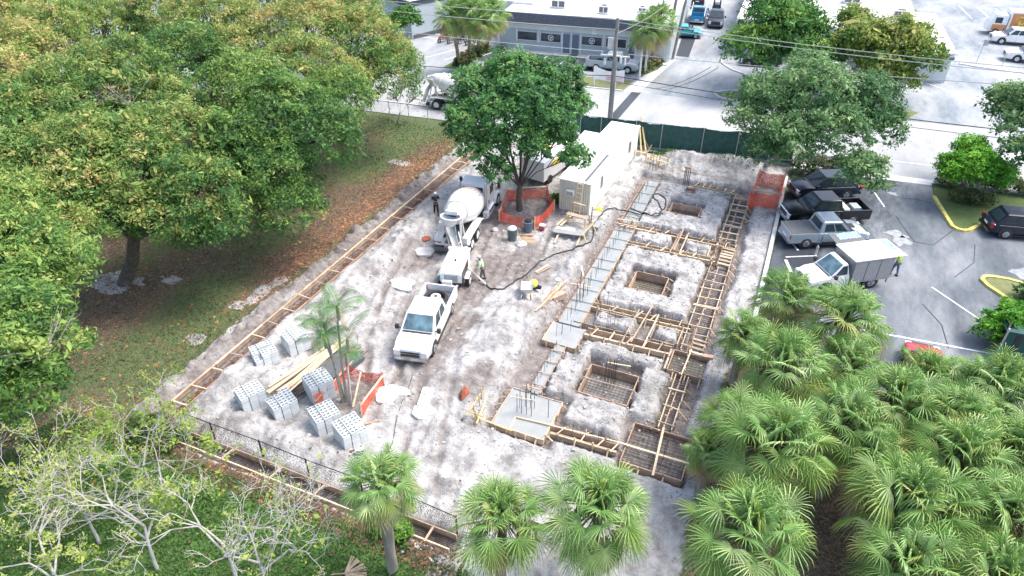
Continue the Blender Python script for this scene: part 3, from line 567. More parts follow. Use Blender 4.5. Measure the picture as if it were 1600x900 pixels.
for x, y in [(-9.9, 41.8), (-9.6, 41.9), (-9.3, 41.7), (-9.0, 41.9), (-9.75, 42.5), (-9.2, 42.6), (-8.8, 42.4)]: MB().stick((x, y, -.4), (x+rnd.uniform(-.3, .3), y+rnd.uniform(-.3, .2), .35), .08, .05).build('brace', M['wood_red'], B)
tie(B, (-10.2, 42.0), (-8.8, 42.0), .2, .09); tie(B, (-10.25, 42.6), (-8.7, 42.65), .25, .09); caps(B, [(-10+rnd.uniform(0, 1), 42.8+rnd.uniform(-.2, .5)) for k in range(14)], .2, .12)
C_ = beam('far cross beam of pale boards near the sand heap', 50.55, 50.95, -6.4, -3.2, [-6.2, -5.7, -5.2, -4.6, -4.0, -3.5], -.06)
MB().prism([(-8.9, 49.95), (-3.3, 50.2), (-3.3, 50.5), (-8.9, 50.35)], -.34, -.06).build('slab', M['conc'], C_)
o = empty('column_cage', (-7.0, 50.3, 0), label='cage of tall dark bars with a pink cross board at the foundation  far edge', cat='rebar cage')
bars(o, [(dx_, dy_) for dx_ in (-.2, -.07, .07, .2) for dy_ in (-.15, .15)], -.2, 1.5, .016); 
MB().stick((-.6, .1, 1.1), (.6, .15, 1.1), .1, .05).build('cross_board', M['wood_red'], o); MB().box(-.25, .25, -.2, .2, 1.5, 1.62).build('cap_board', M['wood_red'], o)
o = empty('batter_board', (-10.4, 53.2, 0), label='yellowish batter board on stakes at the far left corner by the manhole', cat='batter board')
MB().stick((-1.6, .3, .75), (1.3, -.1, .7), .14, .04).build('board', M['wood_yel'], o); MB().stick((-.2, -.2, .5), (1.4, -.5, .5), .22, .04).build('board', M['wood_yel'], o)
for x, y in [(-1.6, .2), (-.6, .1), (0, 0), (.6, -.1), (1.3, -.2), (-.2, -.9), (.7, -1.4)]: MB().stick((x, y, -.2), (x, y+.05, .9), .07, .06).build('stake', M['wood_yel'], o)
MB().stick((-1.7, .2, .6), (-2.5, -1.7, 0), .09, .05).build('brace', M['wood_yel'], o)
bars(o, [(.1, -1.0), (.3, -1.1), (.55, -1.1), (.1, -1.5), (.4, -1.6)], -.2, 1.3, .015); caps(o, [(.1+k*.15, -.55) for k in range(7)], .55, .12)
# 6 near right pad form
def rebar_pad(label, x0, x1, y0, y1, mat='wood_red', sp=.21, z=-.18, ns=3, extra=None, rmat='rebar'):
    o = empty('footing_form', (0, 0, 0), label=label, cat='formwork'); box_form(o, x0, x1, y0, y1, ns, mat); rebar_grid(o, x0, x1, y0, y1, z, sp, rmat); return o
o = rebar_pad('square timber form with black mesh and a long board across, near right corner', -3.92, -1.13, 21.3, 23.92, ns=2)
tie(o, (-4.3, 22.32), (-.45, 22.36), .1, .1, 'wood_pale'); tie(o, (-2.5, 24.0), (-2.35, 20.95), .17, .1, 'wood_pale'); bars(o, [(-2.15, 22.3), (-2.1, 22.6)], -.2, .9, .013)
rebar_grid(o, -3.9, -1.15, 21.32, 23.9, -.06, .42); caps(o, [(-3.6, 23.5), (-3.1, 23.9), (-1.6, 23.4), (-2.6, 23.75), (-2.75, 23.9)], -.02, .12)
# 7 right strip forms
def strip(label, x0, x1, y0, y1, step, capn=1.):
    o = empty('strip_form', (0, 0, 0), label=label, cat='formwork'); n = max(1, round((y1-y0)/2.6)); dy = (y1-y0)/n
    for k in range(n):
        for x in (x0, x1): board(o, (x, y0+k*dy), (x, y0+(k+1)*dy-.015))
    stakes_along(o, (x1, y0), (x1, y1), -1, max(2, round((y1-y0)/.85)), off=.08); stakes_along(o, (x0, y0), (x0, y1), 1, max(2, round((y1-y0)/1.6)), off=.08, brace=False)
    y = y0+.4
    while y < y1-.1:
        tie(o, (x0-.12, y+rnd.uniform(-.08, .08)), (x1+.12, y+rnd.uniform(-.08, .08)), .06)
        if rnd.random() < .3: tie(o, (x0-.1, y+.22), (x1+.1, y+.26), .06)
        y += step*rnd.uniform(.8, 1.2)
    rebar_grid(o, x0, x1, y0, y1, -.16, .19); xm = x0+(x1-x0)*.42
    MB().stick((xm, y0, .0), (xm+.02, y1, .0), .05, .04).build('centre_rail', M['wood_red'], o)
    caps(o, [(xm+rnd.uniform(-.12, .1), y0+.3+k*.55) for k in range(int((y1-y0)/.55*capn))], .03, .10); return o
strip('narrow paired strip form with copper spacers just above the near right mesh pad', -2.85, -2.2, 24.1, 28.2, 1.3, 1.5)
strip('mesh filled strip form on the right between the middle islands and the sandy path', -3.1, -1.95, 30.3, 39.5, .95)
strip('mesh filled strip form on the far right running up to the orange net', -3.12, -2.1, 42.8, 50.2, .9)
o = rebar_pad('timber form box with boards across on the right side below the long mesh strip', -3.4, -1.42, 28.35, 30.1, 'wood_red', .22)
tie(o, (-2.55, 30.4), (-2.55, 28.2), .06, .06); MB().prism([(-3.35, 28.4), (-1.47, 28.4), (-1.47, 30.05), (-3.35, 30.05)], -.34, -.27).build('wet_floor', plain('muddy_water', (.13, .12, .09), .25, var=.2), o); caps(o, [(-3.0, 29.6), (-2.7, 29.2), (-2.5, 28.8), (-1.8, 29.5)], -.1, .1)
tie(o, (-3.5, 29.9), (-3.5, 28.3), .1, .1)
o = empty('strip_form', (0, 0, 0), label='busy crossing of boards on the right where the far beams meet the strip', cat='formwork')
for y in (39.9, 40.35, 40.8, 41.15, 41.5, 41.9): MB().stick((-2.75, y, .02), (-1.95, y-.05, .02), .2, .05).build('board', M['wood'], o)
for x in (-3.1, -2.75, -1.95): board(o, (x, 39.6), (x, 42.7))
stakes_along(o, (-1.95, 39.6), (-1.95, 42.7), -1, 4)
for y in (39.8, 40.6, 41.4, 42.2): MB().stick((-3.3, y, -.2), (-2.9, y+.3, .4), .08, .05).build('brace', M['wood_red'], o)
bars(o, [(-3.0+k*.1, 40.4+k*.25) for k in range(6)], -.2, .8, .012, 'rust')
o = empty('strip_form', (0, 0, 0), label='stub of narrow boards directly above the wet form box on the right', cat='formwork')
for y in (30.25, 30.65, 31.05, 31.4): MB().stick((-2.6, y, .04), (-1.85, y-.05, .04), .16, .05).build('board', M['wood'], o)
for x, y in [(-2.75, 30.2), (-2.6, 30.2), (-2.9, 30.9), (-2.7, 31.4)]: MB().stick((x, y, -.3), (x+.05, y+.5, .35), .07, .05).build('brace', M['wood_red'], o)
MB().stick((-1.85, 30.12, .03), (-1.3, 30.2, .03), .25, .2).build('block', M['wood_red'], o)
# 8 three pit forms
for lab, x0, x1, y0, y1, zz, mid in [('deep timber pit form in the nearest sand block, upright bars along its middle board', -7.15, -4.6, 24.9, 27.15, -.55, 1),
                                ('deep timber pit form in the middle sand block, greenish water over its mesh floor', -7.3, -5.25, 34.9, 36.85, -.6, 0), ('deep timber pit form in the farthest sand block beside the coiled hose', -7.25, -5.1, 45.45, 47.0, -.6, 0)]:
    o = empty('pit_form', (0, 0, 0), label=lab, cat='formwork'); box_form(o, x0, x1, y0, y1, 2, 'wood_red', zz-.02, .02); rebar_grid(o, x0, x1, y0, y1, zz+.1, .2)
    floor_m = plain('wet_pit_floor', (.17, .155, .12) if not mid else (.22, .21, .19), .35, var=.25)
    MB().box(x0+.02, x1-.02, y0+.02, y1-.02, zz-.1, zz+.01).build('pit_floor', floor_m, o)
    if mid:
        tie(o, (x0-.1, 26.02), (x1+.1, 26.05), .05, .08); bars(o, [(-5.95+dx_, 26.3+dy_) for dx_ in (-.25, -.08, .1, .25) for dy_ in (0, .3)], zz, 1.2, .016); tie(o, (-6.3, 27.2), (-5.1, 27.45), .35, .08, 'wood_pale'); caps(o, [(-6.6, 26.6), (-5.9, 25.7), (-6.9, 25.05), (-5.0, 25.0)], -.3, .12)
    for (xx, yy, sx_, sy_) in [(x0, y0, -1, 0), (x1, y1, 1, 0), (x1, (y0+y1)/2, 1, 0)]: MB().stick((xx+.5*sx_, yy, -.25), (xx+.05*sx_, yy, -.02), .07, .05).build('brace', M['wood_red'], o)
# 9 perimeter trench forms
def trench(label, x0, x1, y0, y1, along='y'):
    o = empty('trench_form', (0, 0, 0), label=label, cat='formwork')
    if along == 'y':
        L_ = y1-y0; n = round(L_/3.6); d = L_/n
        for k in range(n):
            a = y0+k*d; j = rnd.uniform(-.04, .04); board(o, (x0+j, a), (x0-j, a+d-.02), -.16, .12, .05, 'wood_red', 'board'); MB().stick((x0+.02, a+.02, .15), (x0+.02, a+d-.02, .15), .11, .05).build('top_rail', M['wood'], o)
            MB().bar((x1, a), (x1, a+d-.02), .05, -.2, .03).build('board', M['wood_red'], o)
        y = y0+.8
        while y < y1: tie(o, (x0, y), (x1+.12, y+.02), .14, .07, 'wood'); y += rnd.uniform(1.2, 1.7)
        b = MB()
        for t in (.25, .42, .58, .75): b.cyl((x0+(x1-x0)*t, y0, -.3), (x0+(x1-x0)*t, y1, -.3), .018, n=5)
        b.build('rebar', M['rust'], o)
    else:
        L_ = x1-x0; n = round(L_/3.4); d = L_/n
        for k in range(n):
            a = x0+k*d; board(o, (a, y0), (a+d-.02, y0), -.35, .04, .06, 'wood_pale'); board(o, (a, y1), (a+d-.02, y1), -.35, .1, .05, 'wood_red')
        x = x0+1.5
        while x < x1: tie(o, (x, y0-.05), (x+.1, y1+.05), .08, .12, 'wood_red'); x += rnd.uniform(2.2, 3.4)
        b = MB()
        for t in (.15, .3, .45, .6, .75, .9): b.cyl((x0, y0+(y1-y0)*t, -.2), (x1, y0+(y1-y0)*t, -.2), .016, n=5)
        x = x0+.2
        while x < x1: b.cyl((x, y0+.05, -.18), (x, y1-.05, -.18), .01, n=4); x += .3
        b.build('rebar_grid', M['rebar'], o)
trench('long ladder like timber form in the trench between the park and the sand', -25.45, -24.62, 15.3, 52.5)
trench('timber trench form with dark bars below the low black chain fence', -24.9, -8.9, 14.2, 14.85, 'x')
# ================================================================== FENCES, NETS, OFFICE, POLES, BUILDINGS
def netmat(name, c, alpha, sc=60, rough=.7):
    m = bpy.data.materials.new(name); nt, N, L, P = mk(m); P.inputs['Base Color'].default_value = (*c, 1); P.inputs['Roughness'].default_value = rough
    tc = N.new('ShaderNodeTexCoord'); n = noi(N, L, tc.outputs['Object'], 2.5, 5, .6); L.new(ramp(N, L, n, [(.3, tuple(x*.7 for x in c)), (.7, tuple(min(1, x*1.3) for x in c))]), P.inputs['Base Color'])
    v = N.new('ShaderNodeTexVoronoi'); v.inputs['Scale'].default_value = sc; L.new(tc.outputs['Object'], v.inputs['Vector'])
    a = mathn(N, L, 'LESS_THAN', v.outputs['Distance'], alpha); L.new(mathn(N, L, 'SUBTRACT', 1, mathn(N, L, 'MULTIPLY', a, 1)), P.inputs['Alpha']); return m
M['green_net'] = netmat('green_windscreen_mesh', (.018, .085, .075), .10, 30)
M['orange_net'] = netmat('orange_safety_net', (.80, .13, .07), .40, 22)
M['chain'] = netmat('black_chain_link', (.06, .06, .065), .66, 24)
def netpanel(par, pts, h, mat, name='net', sag=.12, drop=.0, seed=0, bulge=.06):
    """billowing mesh hung along plan points, real folds"""
    rr = random.Random(seed); P_ = [Vector((x, y, 0)) for x, y in pts]; vs = []; cols = 0
    for i in range(len(P_)-1):
        n = max(4, int((P_[i+1]-P_[i]).length/.25))
        for k in range(n+(i == len(P_)-2)):
            t = k/n; p = P_[i].lerp(P_[i+1], t); g = gz(p.x, p.y); d = (P_[i+1]-P_[i]).normalized(); q = Vector((-d.y, d.x, 0)); s_ = math.sin(math.pi*t)
            for r_ in range(6):
                f = r_/5; z = g+drop+(h-sag*s_*1.0-drop)*f; vs.append(p+q*(bulge*math.sin(f*3.1)*(s_+.3)*(math.sin(k*1.3+seed)+.6*rr.uniform(-1, 1)))+Vector((0, 0, z)))
            cols += 1
    b = MB(); fs = [(c*6+r_, (c+1)*6+r_, (c+1)*6+r_+1, c*6+r_+1) for c in range(cols-1) for r_ in range(5)]; b.add(vs, fs); return b.build(name, mat, par, smooth=60)
# green screened fence
o = empty('screened_fence', label='dark green screened chain fence along the street behind the sand heap', cat='fence')
fx = [-17.4, -15.6, -12.6, -10.4, -7.0, -4.2, -1.6, .2]
fy = [57.2+SLOPE*x-.35 for x in fx]; fp = list(zip(fx, fy))
netpanel(o, fp, 2.5, M['green_net'], 'screen', .10, .35, 3, .05)
netpanel(o, [(x, y+.02) for x, y in fp], .42, M['grey'], 'skirt', 0, 0, 5, .03)
for x, y in fp: MB().cyl((x, y-.09, -.2), (x, y-.09, 2.55), .035, n=8).build('post', M['wire'], o)
MB().tube([(x, y-.02, 2.47) for x, y in fp], .02, 6).build('top_rail', M['green_net'], o)
MB().stick((-6.05, 56.35, .1), (-5.75, 56.45, 2.0), .28, .03).build('dark_strap', M['trim'], o)
o = empty('screened_fence', label='short raised corner of green screen beside the utility pole behind the office roof', cat='fence')
netpanel(o, [(-19.2, 57.8), (-17.7, 56.4), (-17.3, 55.5)], 2.7, M['green_net'], 'screen', .35, .2, 8)
for x, y in [(-19.2, 57.85), (-17.35, 55.45)]: MB().cyl((x, y, -.1), (x, y, 2.7), .035, n=8).build('post', M['wire'], o)
# near chain fence
o = empty('chain_fence', label='low black chain link fence along the near edge of the sand', cat='fence')
pts = [(-25.0, 15.15), (-21.8, 15.05), (-19, 15.1), (-16.4, 15.05), (-13.6, 15.1), (-11.1, 15.15), (-9.0, 15.05)]
netpanel(o, pts, .95, M['chain'], 'mesh', .02, 0, 9, .02)
MB().tube([(x, y, 1.0+gz(x, y)*.3) for x, y in pts], .022, 6).build('top_rail', M['trim'], o)
for x, y in pts: MB().cyl((x, y, -.4), (x, y, 1.05), .04, n=6).build('post', M['trim'], o)
# park fence by street
o = empty('chain_fence', label='thin chain fence between the park grass and the street behind the sapling', cat='fence')
pts = [(-58, 51.2), (-48, 52.4), (-42, 53.0), (-36, 53.5), (-32, 53.8), (-28, 54.3), (-24, 54.7), (-19.4, 57.6)]
netpanel(o, pts, 1.5, netmat('thin_chain_link', (.30, .31, .31), .85, 8), 'mesh', 0, 0, 11, .01)
MB().tube([(x, y, 1.5) for x, y in pts], .03, 6).build('top_rail', M['wire_d'], o)
for i in range(len(pts)-1):
    for t in (0, .5): x = pts[i][0]*(1-t)+pts[i+1][0]*t; y = pts[i][1]*(1-t)+pts[i+1][1]*t; MB().cyl((x, y, -.1), (x, y, 1.55), .035, n=6).build('post', M['wire'], o)
# orange nets
def onet(label, pts, h, posts, seed, closed=True, boards=()):
    o = empty('safety_net', label=label, cat='safety net'); netpanel(o, pts+([pts[0]] if closed else []), h, M['orange_net'], 'net', .28, .0, seed, .09)
    for x, y in posts: MB().stick((x, y, gz(x, y)-.2), (x+.03, y-.02, gz(x, y)+h+.1), .06, .05).build('stake', M['wood'], o)
    for a, c in boards: MB().stick(a, c, .09, .04).build('rail', M['wood'], o)
q = [(-17.95, 38.95), (-15.3, 39.1), (-14.9, 41.9), (-16.2, 43.9), (-18.9, 42.3)]
onet('orange safety net strung round the trunk of the shade tree', q, 1.0, q, 21, True, [((-17.9, 39, .95), (-18.8, 42.2, 1.0)), ((-16.2, 39.0, .5), (-15.3, 39.1, .7)), ((-18.9, 42.3, 1.0), (-16.2, 43.9, 1.0))])
q = [(-18.55, 18.5), (-18.45, 21.1), (-16.4, 21.25), (-16.15, 18.9)]
onet('sagging orange safety net round the thin palm clump', q, .95, q, 22, False, [((-18.5, 18.5, .6), (-18.4, 21.6, .8)), ((-17.6, 21.1, .7), (-16.6, 18.9, .6)), ((-16.35, 21.2, .8), (-16.15, 18.9, .9))])
q = [(-2.1, 48.75), (-.05, 48.95), (.0, 52.6), (-1.9, 52.3)]
onet('orange safety net beside the parking wall at the far right corner of the site', q, 1.35, q, 23, True, [((-2.1, 48.7, 1.3), (-.0, 48.95, 1.3))])
# ------------------------------------------------ container office
def corr(b, p0, p1, z0, z1, n, d=.025):
    a = Vector((*p0, 0)); c = Vector((*p1, 0)); t = (c-a).normalized(); q = Vector((t.y, -t.x, 0)); vs = []
    for i in range(n*4+1):
        ph = (i % 4); off = d if ph in (1, 2) else 0; p = a.lerp(c, i/(n*4))+q*off; vs += [(p.x, p.y, z0), (p.x, p.y, z1)]
    b.add(vs, [(2*i, 2*i+2, 2*i+3, 2*i+1) for i in range(n*4)])
o = empty('site_office', (-12.42, 42.55, 0), R(-1.6), label='long cream container site office with white flat roof between the tree and the foundation', cat='site office')
W_, L_, Hc = 2.35, 11.9, 2.5
MB().box(-W_, 0, 0, L_, .1, Hc).build('wall', M['siding'], o)
b = MB(); corr(b, (-W_, -.005), (0, -.005), .1, Hc, 14, .035); b.build('end_siding', M['beige'], o)
b = MB(); corr(b, (.005, 0), (.005, L_), .12, Hc-.02, 40, .02); b.build('side_siding', M['siding'], o)
MB().box(-W_-.1, -.42, -.12, L_+.08, Hc+.003, Hc+.07).build('roof', M['roofw'], o)
MB().box(-.36, .1, -.1, L_+.06, Hc+.002, Hc+.06).build('roof_edge', M['roofw'], o)
MB().box(-.42, -.36, -.1, L_+.05, Hc+.002, Hc+.03).build('gutter', M['dgrey'], o)
MB().box(-.58, -.425, .2, 5.2, Hc+.071, Hc+.10).build('roof_seam', M['dgrey'], o)
f = MB().box(-1.75, -1.15, -.36, -.04, 1.45, 1.9).build('air_conditioner', M['siding'], o); MB().box(-1.7, -1.2, -.375, -.361, 1.5, 1.8).build('grille', M['grey'], f)
for y0 in (2.2, 9.2):
    f = MB().box(.03, .055, y0, y0+.45, 1.2, 2.15).build('window', M['grey'], o); MB().box(.056, .062, y0+.06, y0+.39, 1.26, 2.09).build('pane', M['winglass'], f)
for yy in (1, 4, 7, 10.5): MB().box(-W_+.2, -.2, yy, yy+.3, -.15, .1).build('support_block', M['conc_old'], o)
o = empty('step_box', (-15.4, 49.5, 0), R(-1.6), label='low white shed against the hidden side of the site office', cat='shed')
MB().box(-.9, .75, 0, 3.2, 0, 2.0).build('wall', M['siding'], o); MB().box(-1, .78, -.1, 3.3, 2.0, 2.08).build('roof', M['roofw'], o)
MB().box(-.7, .5, -.02, -.003, .1, 1.8).build('door', M['grey'], o)
o = empty('trailer_van', (-17.6, 48.0, 0), R(80), label='white truck with a yellow striped side hidden behind the shade tree', cat='truck')
MB().box(-2.5, 2.2, -1.0, 1.0, .5, 2.1).build('body', M['white'], o); MB().box(-1.2, -.2, -1.03, -1.003, 1.3, 1.8).build('stripe', M['yellow'], o); MB().box(-.6, 1.0, .3, .9, 2.102, 2.14).build('stripe', M['yellow'], o)
for x in (-1.6, 1.4):
    for y in (-.95, .95): MB().cyl((x, y-.12, .38), (x, y+.12, .38), .38, n=16).build('wheel', M['tyre'], o)
# timber prop tripod behind office
o = empty('timber_prop', (-12.0, 55.2, 0), label='pale timber props leaning up against the far end of the site office', cat='prop')
for a, c in [((.9, -1.0, 0), (-.4, .9, 2.7)), ((.5, -1.2, 0), (-.5, .7, 2.6)), ((-1.0, .6, .2), (-.3, .9, 2.4)), ((.9, .4, 0), (.2, .1, 1.2)), ((.7, -.4, 0), (.9, .4, .6))]: MB().stick(a, c, .12, .06).build('prop', M['wood_yel'], o)
# ------------------------------------------------ utility poles
def pole(label, x, y, h, r, arms, mat='polewood', cap=True, lean=(0, 0)):
    o = empty('utility_pole', (x, y, 0), label=label, cat='utility pole'); MB().tube([(0, 0, -.3), (lean[0]*.5, lean[1]*.5, h*.5), (lean[0], lean[1], h)], [r, r*.88, r*.72], 12).build('pole', M[mat], o, smooth=50)
    for z, l, rz in arms:
        q = Matrix.Translation((lean[0]*z/h, lean[1]*z/h-.0, z)) @ Matrix.Rotation(rz, 4, 'Z'); f = MB().box(-l/2, l/2, r*.8, r*.8+.1, -.06, .06, q).build('crossarm', M['siding'], o)
        for k in (-.46, -.25, .25, .46): MB().cyl(q @ Vector((k*l, r*.8+.05, .06)), q @ Vector((k*l, r*.8+.05, .22)), .05, .03, 8).build('insulator', M['white_d'], f)
        MB().stick(q @ Vector((-l*.25, r*.8, -.05)), q @ Vector((0, r*.7, -.65)), .04, .03).build('brace', M['grey'], o)
    return o
pw = pole('tall weathered utility pole with pale crossarm behind the site office', -16.15, 59.8, 9.6, .19, [(6.35, 2.6, R(5))])
for (dx_, z, s_) in [(-.9, 5.8, .16), (.55, 6.1, .17), (.95, 6.0, .15), (-.35, 7.5, .16), (-.45, 7.2, .13)]: MB().cyl((dx_, .1, z-.28), (dx_, .1, z+.25), s_*.8, s_*.55, 8).build('insulator_stack', M['white_d'], pw)
MB().box(-.75, -.15, .12, .2, 6.9, 7.9).build('switch_frame', M['white_d'], pw)
MB().cyl((.235, 0, .2), (.23, 0, 6.2), .05, n=8).build('conduit', M['wire'], pw)
MB().cyl((0, 0, 9.6), (0, 0, 10.1), .03, n=6).build('top_pin', M['grey'], pw)
pole('brown utility pole rising between the roadside palms and the white side wall', -16.0, 81.7, 11, .22, [], 'bark_g', lean=(.6, .5))
pole('slimmer grey utility pole at the corner of the driveway', -15.3, 82.4, 11.5, .17, [(10.8, 2.0, 0)], lean=(1.0, .8))
def cable(label, a, c, sag, r=.03, mat='wire', name='overhead_wire', n=24, grp='overhead power lines'):
    a = Vector(a); c = Vector(c); pts = [a.lerp(c, k/n)+Vector((0, 0, -sag*4*(k/n)*(1-k/n))) for k in range(n+1)]; return T(MB().tube(pts, r, 5, False).build(name, M[mat]), label=label, cat='cable')
px_, py_ = -16.15, 60.0
cable('highest pale wire running left from the weathered pole in front of the shop roof', (px_, py_, 9.5), (-75, 55.2, 10.9), .7)
cable('second pale wire running left across the palm trunks tops', (px_, py_, 8.6), (-75, 55.0, 10.4), .8)
cable('lowest pale wire running left across the shop windows', (px_-1.1, py_+.1, 6.6), (-75, 54.6, 9.3), .9)
cable('highest pale wire running right over the driveway trees', (px_, py_, 9.5), (60, 67.5, 10.0), 1.5)
cable('middle pale wire running right just under the highest one', (px_, py_, 9.2), (60, 67.6, 9.7), 1.6)
cable('lowest pale wire running right across the green crowns', (px_+1.1, py_+.1, 6.6), (60, 67.2, 9.2), .7)
cable('upper dark telecom cable crossing over the street to the right', (px_, py_, 4.6), (60, 68.2, 5.2), 1.6, .04, 'wire_d')
cable('lower dark telecom cable crossing low over the street to the right', (px_, py_, 4.1), (60, 67.9, 4.6), 1.7, .025, 'wire_d')
cable('dark telecom cable running left above the street behind the cement truck', (px_, py_, 4.6), (-75, 54.2, 5.6), 1.4, .035, 'wire_d')
cable('thin slack service wire from the weathered pole to the far driveway pole', (px_, py_, 8.3), (-15.0, 82.6, 7.8), .5, .018)
# ------------------------------------------------ buildings
def facade(o, p0, p1, wins, doors, z0=0, proud=.06):
    a = Vector((*p0, 0)); c = Vector((*p1, 0)); Lx = (c-a).length; t = (c-a).normalized(); ang = math.atan2(t.y, t.x); q = Matrix.Translation(a) @ Matrix.Rotation(ang, 4, 'Z')
    return q, Lx
ang = math.atan2(80.44-78.82, -19.67+34.27)
S1 = empty('shop_building', (-35.7, 78.66, 0), ang, label='long low shop building with white roof, dark shingle mansard and blue grey doors', cat='building')
BL = 20.4
MB().box(0, BL, 0, 30, 0, 3.9).build('wall', M['wall_b'], S1)
MB().box(-.02, BL+.02, -.025, -.002, 2.55, 3.35).build('fascia', M['wall_w'], S1)
# mansard: sloped shingle band
b = MB(); b.add([(-.1, -.5, 3.36), (BL+.1, -.5, 3.36), (BL+.1, -.15, 4.35), (-.1, -.15, 4.35), (-.1, .3, 3.36), (BL+.1, .3, 3.36), (BL+.1, .3, 4.35), (-.1, .3, 4.35)], [(0, 1, 2, 3), (4, 7, 6, 5), (0, 3, 7, 4), (1, 5, 6, 2), (3, 2, 6, 7), (0, 4, 5, 1)]); b.build('mansard', M['mansard'], S1)
MB().box(0, BL, .3, 30, 3.9, 4.1).build('roof', M['roofw'], S1); MB().box(-.1, BL+.1, .0, .32, 4.352, 4.42).build('roof_edge', M['roofw'], S1)
def shopwin(x, w_, logo):
    f = MB().box(x, x+w_, -.06, -.003, 1.2, 2.3).build('window', M['wall_w'], S1); MB().box(x+.08, x+w_-.08, -.068, -.061, 1.28, 2.22).build('pane', M['winglass'], f)
    if logo:
        g = MB(); cx = x+w_/2; n = 18
        vs = [(cx+r_*math.cos(2*math.pi*k/n), -.073, 1.75+r_*math.sin(2*math.pi*k/n)) for r_ in (.28, .36) for k in range(n)]; g.add(vs, [(k, (k+1) % n, n+(k+1) % n, n+k) for k in range(n)])
        g.add([(cx-.2, -.073, 1.85), (cx-.02, -.073, 1.62), (cx+.02, -.073, 1.72), (cx-.12, -.073, 1.92)], [(0, 1, 2, 3)]); g.add([(cx-.04, -.073, 1.6), (cx+.22, -.073, 1.8), (cx+.14, -.073, 1.92), (cx-.06, -.073, 1.72)], [(0, 1, 2, 3)]); g.add([(cx-.15, -.073, 1.55), (cx+.1, -.073, 1.5), (cx+.14, -.073, 1.58), (cx-.12, -.073, 1.63)], [(0, 1, 2, 3)])
        g.build('emblem', M['wall_w'], f)
for x, w_, lg in [(2.1, 2.55, 0), (5.0, 2.6, 1), (10.0, 2.55, 1), (12.9, 2.5, 0), (17.3, 2.5, 0)]: shopwin(x, w_, lg)
for x in (1.95, 4.7, 7.62, 8.72, 9.85, 12.62, 15.5, 16.95, 19.9): MB().box(x, x+.18, -.08, -.003, .0 if x in (7.62, 8.72, 9.85) else 1.0, 2.5).build('pilaster', M['wall_w'], S1)
for x in (7.82, 8.92, 15.7): f = MB().box(x, x+.78, -.04, -.003, .08, 2.3).build('door', M['doorb'], S1); MB().cyl((x+.68, -.08, 1.0), (x+.68, -.08, 1.2), .02, n=6).build('handle', M['chrome'], f)
MB().box(.5, BL, -1.3, -.0, .02, .12).build('front_walk', M['conc_old'], S1); MB().box(8.9, 9.8, -.9, -.3, .125, .14).build('doormat', M['trim'], S1)
MB().box(11.2, 11.7, -.04, -.026, 2.5, 3.2).build('wall_lamp', M['roofw'], S1)
MB().box(-.3, -.02, -.3, .2, 0, 3.3).build('downpipe', M['white_d'], S1)
MB().box(-.2, 1.0, -1.2, -.4, .13, .6).build('planter_box', M['dgrey'], S1)
def roof_ac(label, x, y, z, sx_, sy_, h, rz=0.):
    o = empty('rooftop_unit', (x, y, z), rz, label=label, cat='air conditioner'); MB().box(-sx_/2, sx_/2, -sy_/2, sy_/2, .1, h).build('casing', M['white_d'], o); MB().box(-sx_/2-.1, sx_/2+.1, -sy_/2-.1, sy_/2+.1, 0, .1).build('base', M['conc_old'], o)
    for k in (-.25, .25): f = MB().box(k*sx_-.2*sx_, k*sx_+.2*sx_, -sy_/2-.015, -sy_/2-.002, .25, h-.12).build('louvre', M['dgrey'], o)
    MB().box(sx_/2+.002, sx_/2+.02, -sy_*.35, sy_*.35, .3, h-.2).build('side_grille', M['grey'], o)
    MB().cyl((0, 0, h), (0, 0, h+.06), min(sx_, sy_)*.35, n=16).build('fan', M['dgrey'], o); return o
roof_ac('grey twin louvre rooftop unit at the left of the shop roof', -30.2, 84.0, 4.1, 1.7, 1.2, 1.0, ang); roof_ac('small teal grey rooftop unit in the middle of the shop roof', -24.3, 83.4, 4.1, 1.1, 1.0, .95, ang); roof_ac('low white rooftop unit at the right of the shop roof', -20.3, 86.0, 4.1, .9, .8, .6, ang)
# connecting wing and left building
W2 = empty('shop_wing', (-42.8, 83.0, 0), ang, label='white recessed wing joining the shop and the grey warehouse behind the roadside palms', cat='building')
MB().box(-3.0, 9.2, 0, 25, 0, 4.3).build('wall', M['wall_w'], W2); MB().box(-3.1, 9.3, -.1, 25, 4.3, 4.45).build('roof', M['roofw'], W2)
for x in (1.6, 4.0): MB().box(x, x+.9, -.03, -.003, 0, 2.2).build('door', M['darkc'], W2)
MB().box(6.6, 7.2, -4.1, -.3, .0, 3.2).build('side_wall', M['wall_b'], W2)
S2 = empty('warehouse', (-47.6, 77.6, 0), R(68), label='blue grey warehouse with dark roof band at the upper left beyond the trees', cat='building')
MB().box(0, 17, 0, 26, 0, 4.6).build('wall', M['wall_b'], S2); MB().box(-.06, 17, -.06, -.003, 3.95, 4.6).build('roof_band', M['mansard'], S2); MB().box(-.06, -.003, 0, 26, 3.95, 4.6).build('roof_band', M['mansard'], S2)
MB().box(-.2, 17.1, -.2, 26, 4.6, 4.75).build('roof', M['roofw'], S2); MB().box(.2, 17, -.05, -.003, .02, .5).build('plinth', M['dgrey'], S2)
for k in range(3): MB().bar((1.5+k*2.2, -.15), (2.4+k*2.2, -2.2), .14, .0, .05).build('wheel_stop_line', M['roofw'], S2)
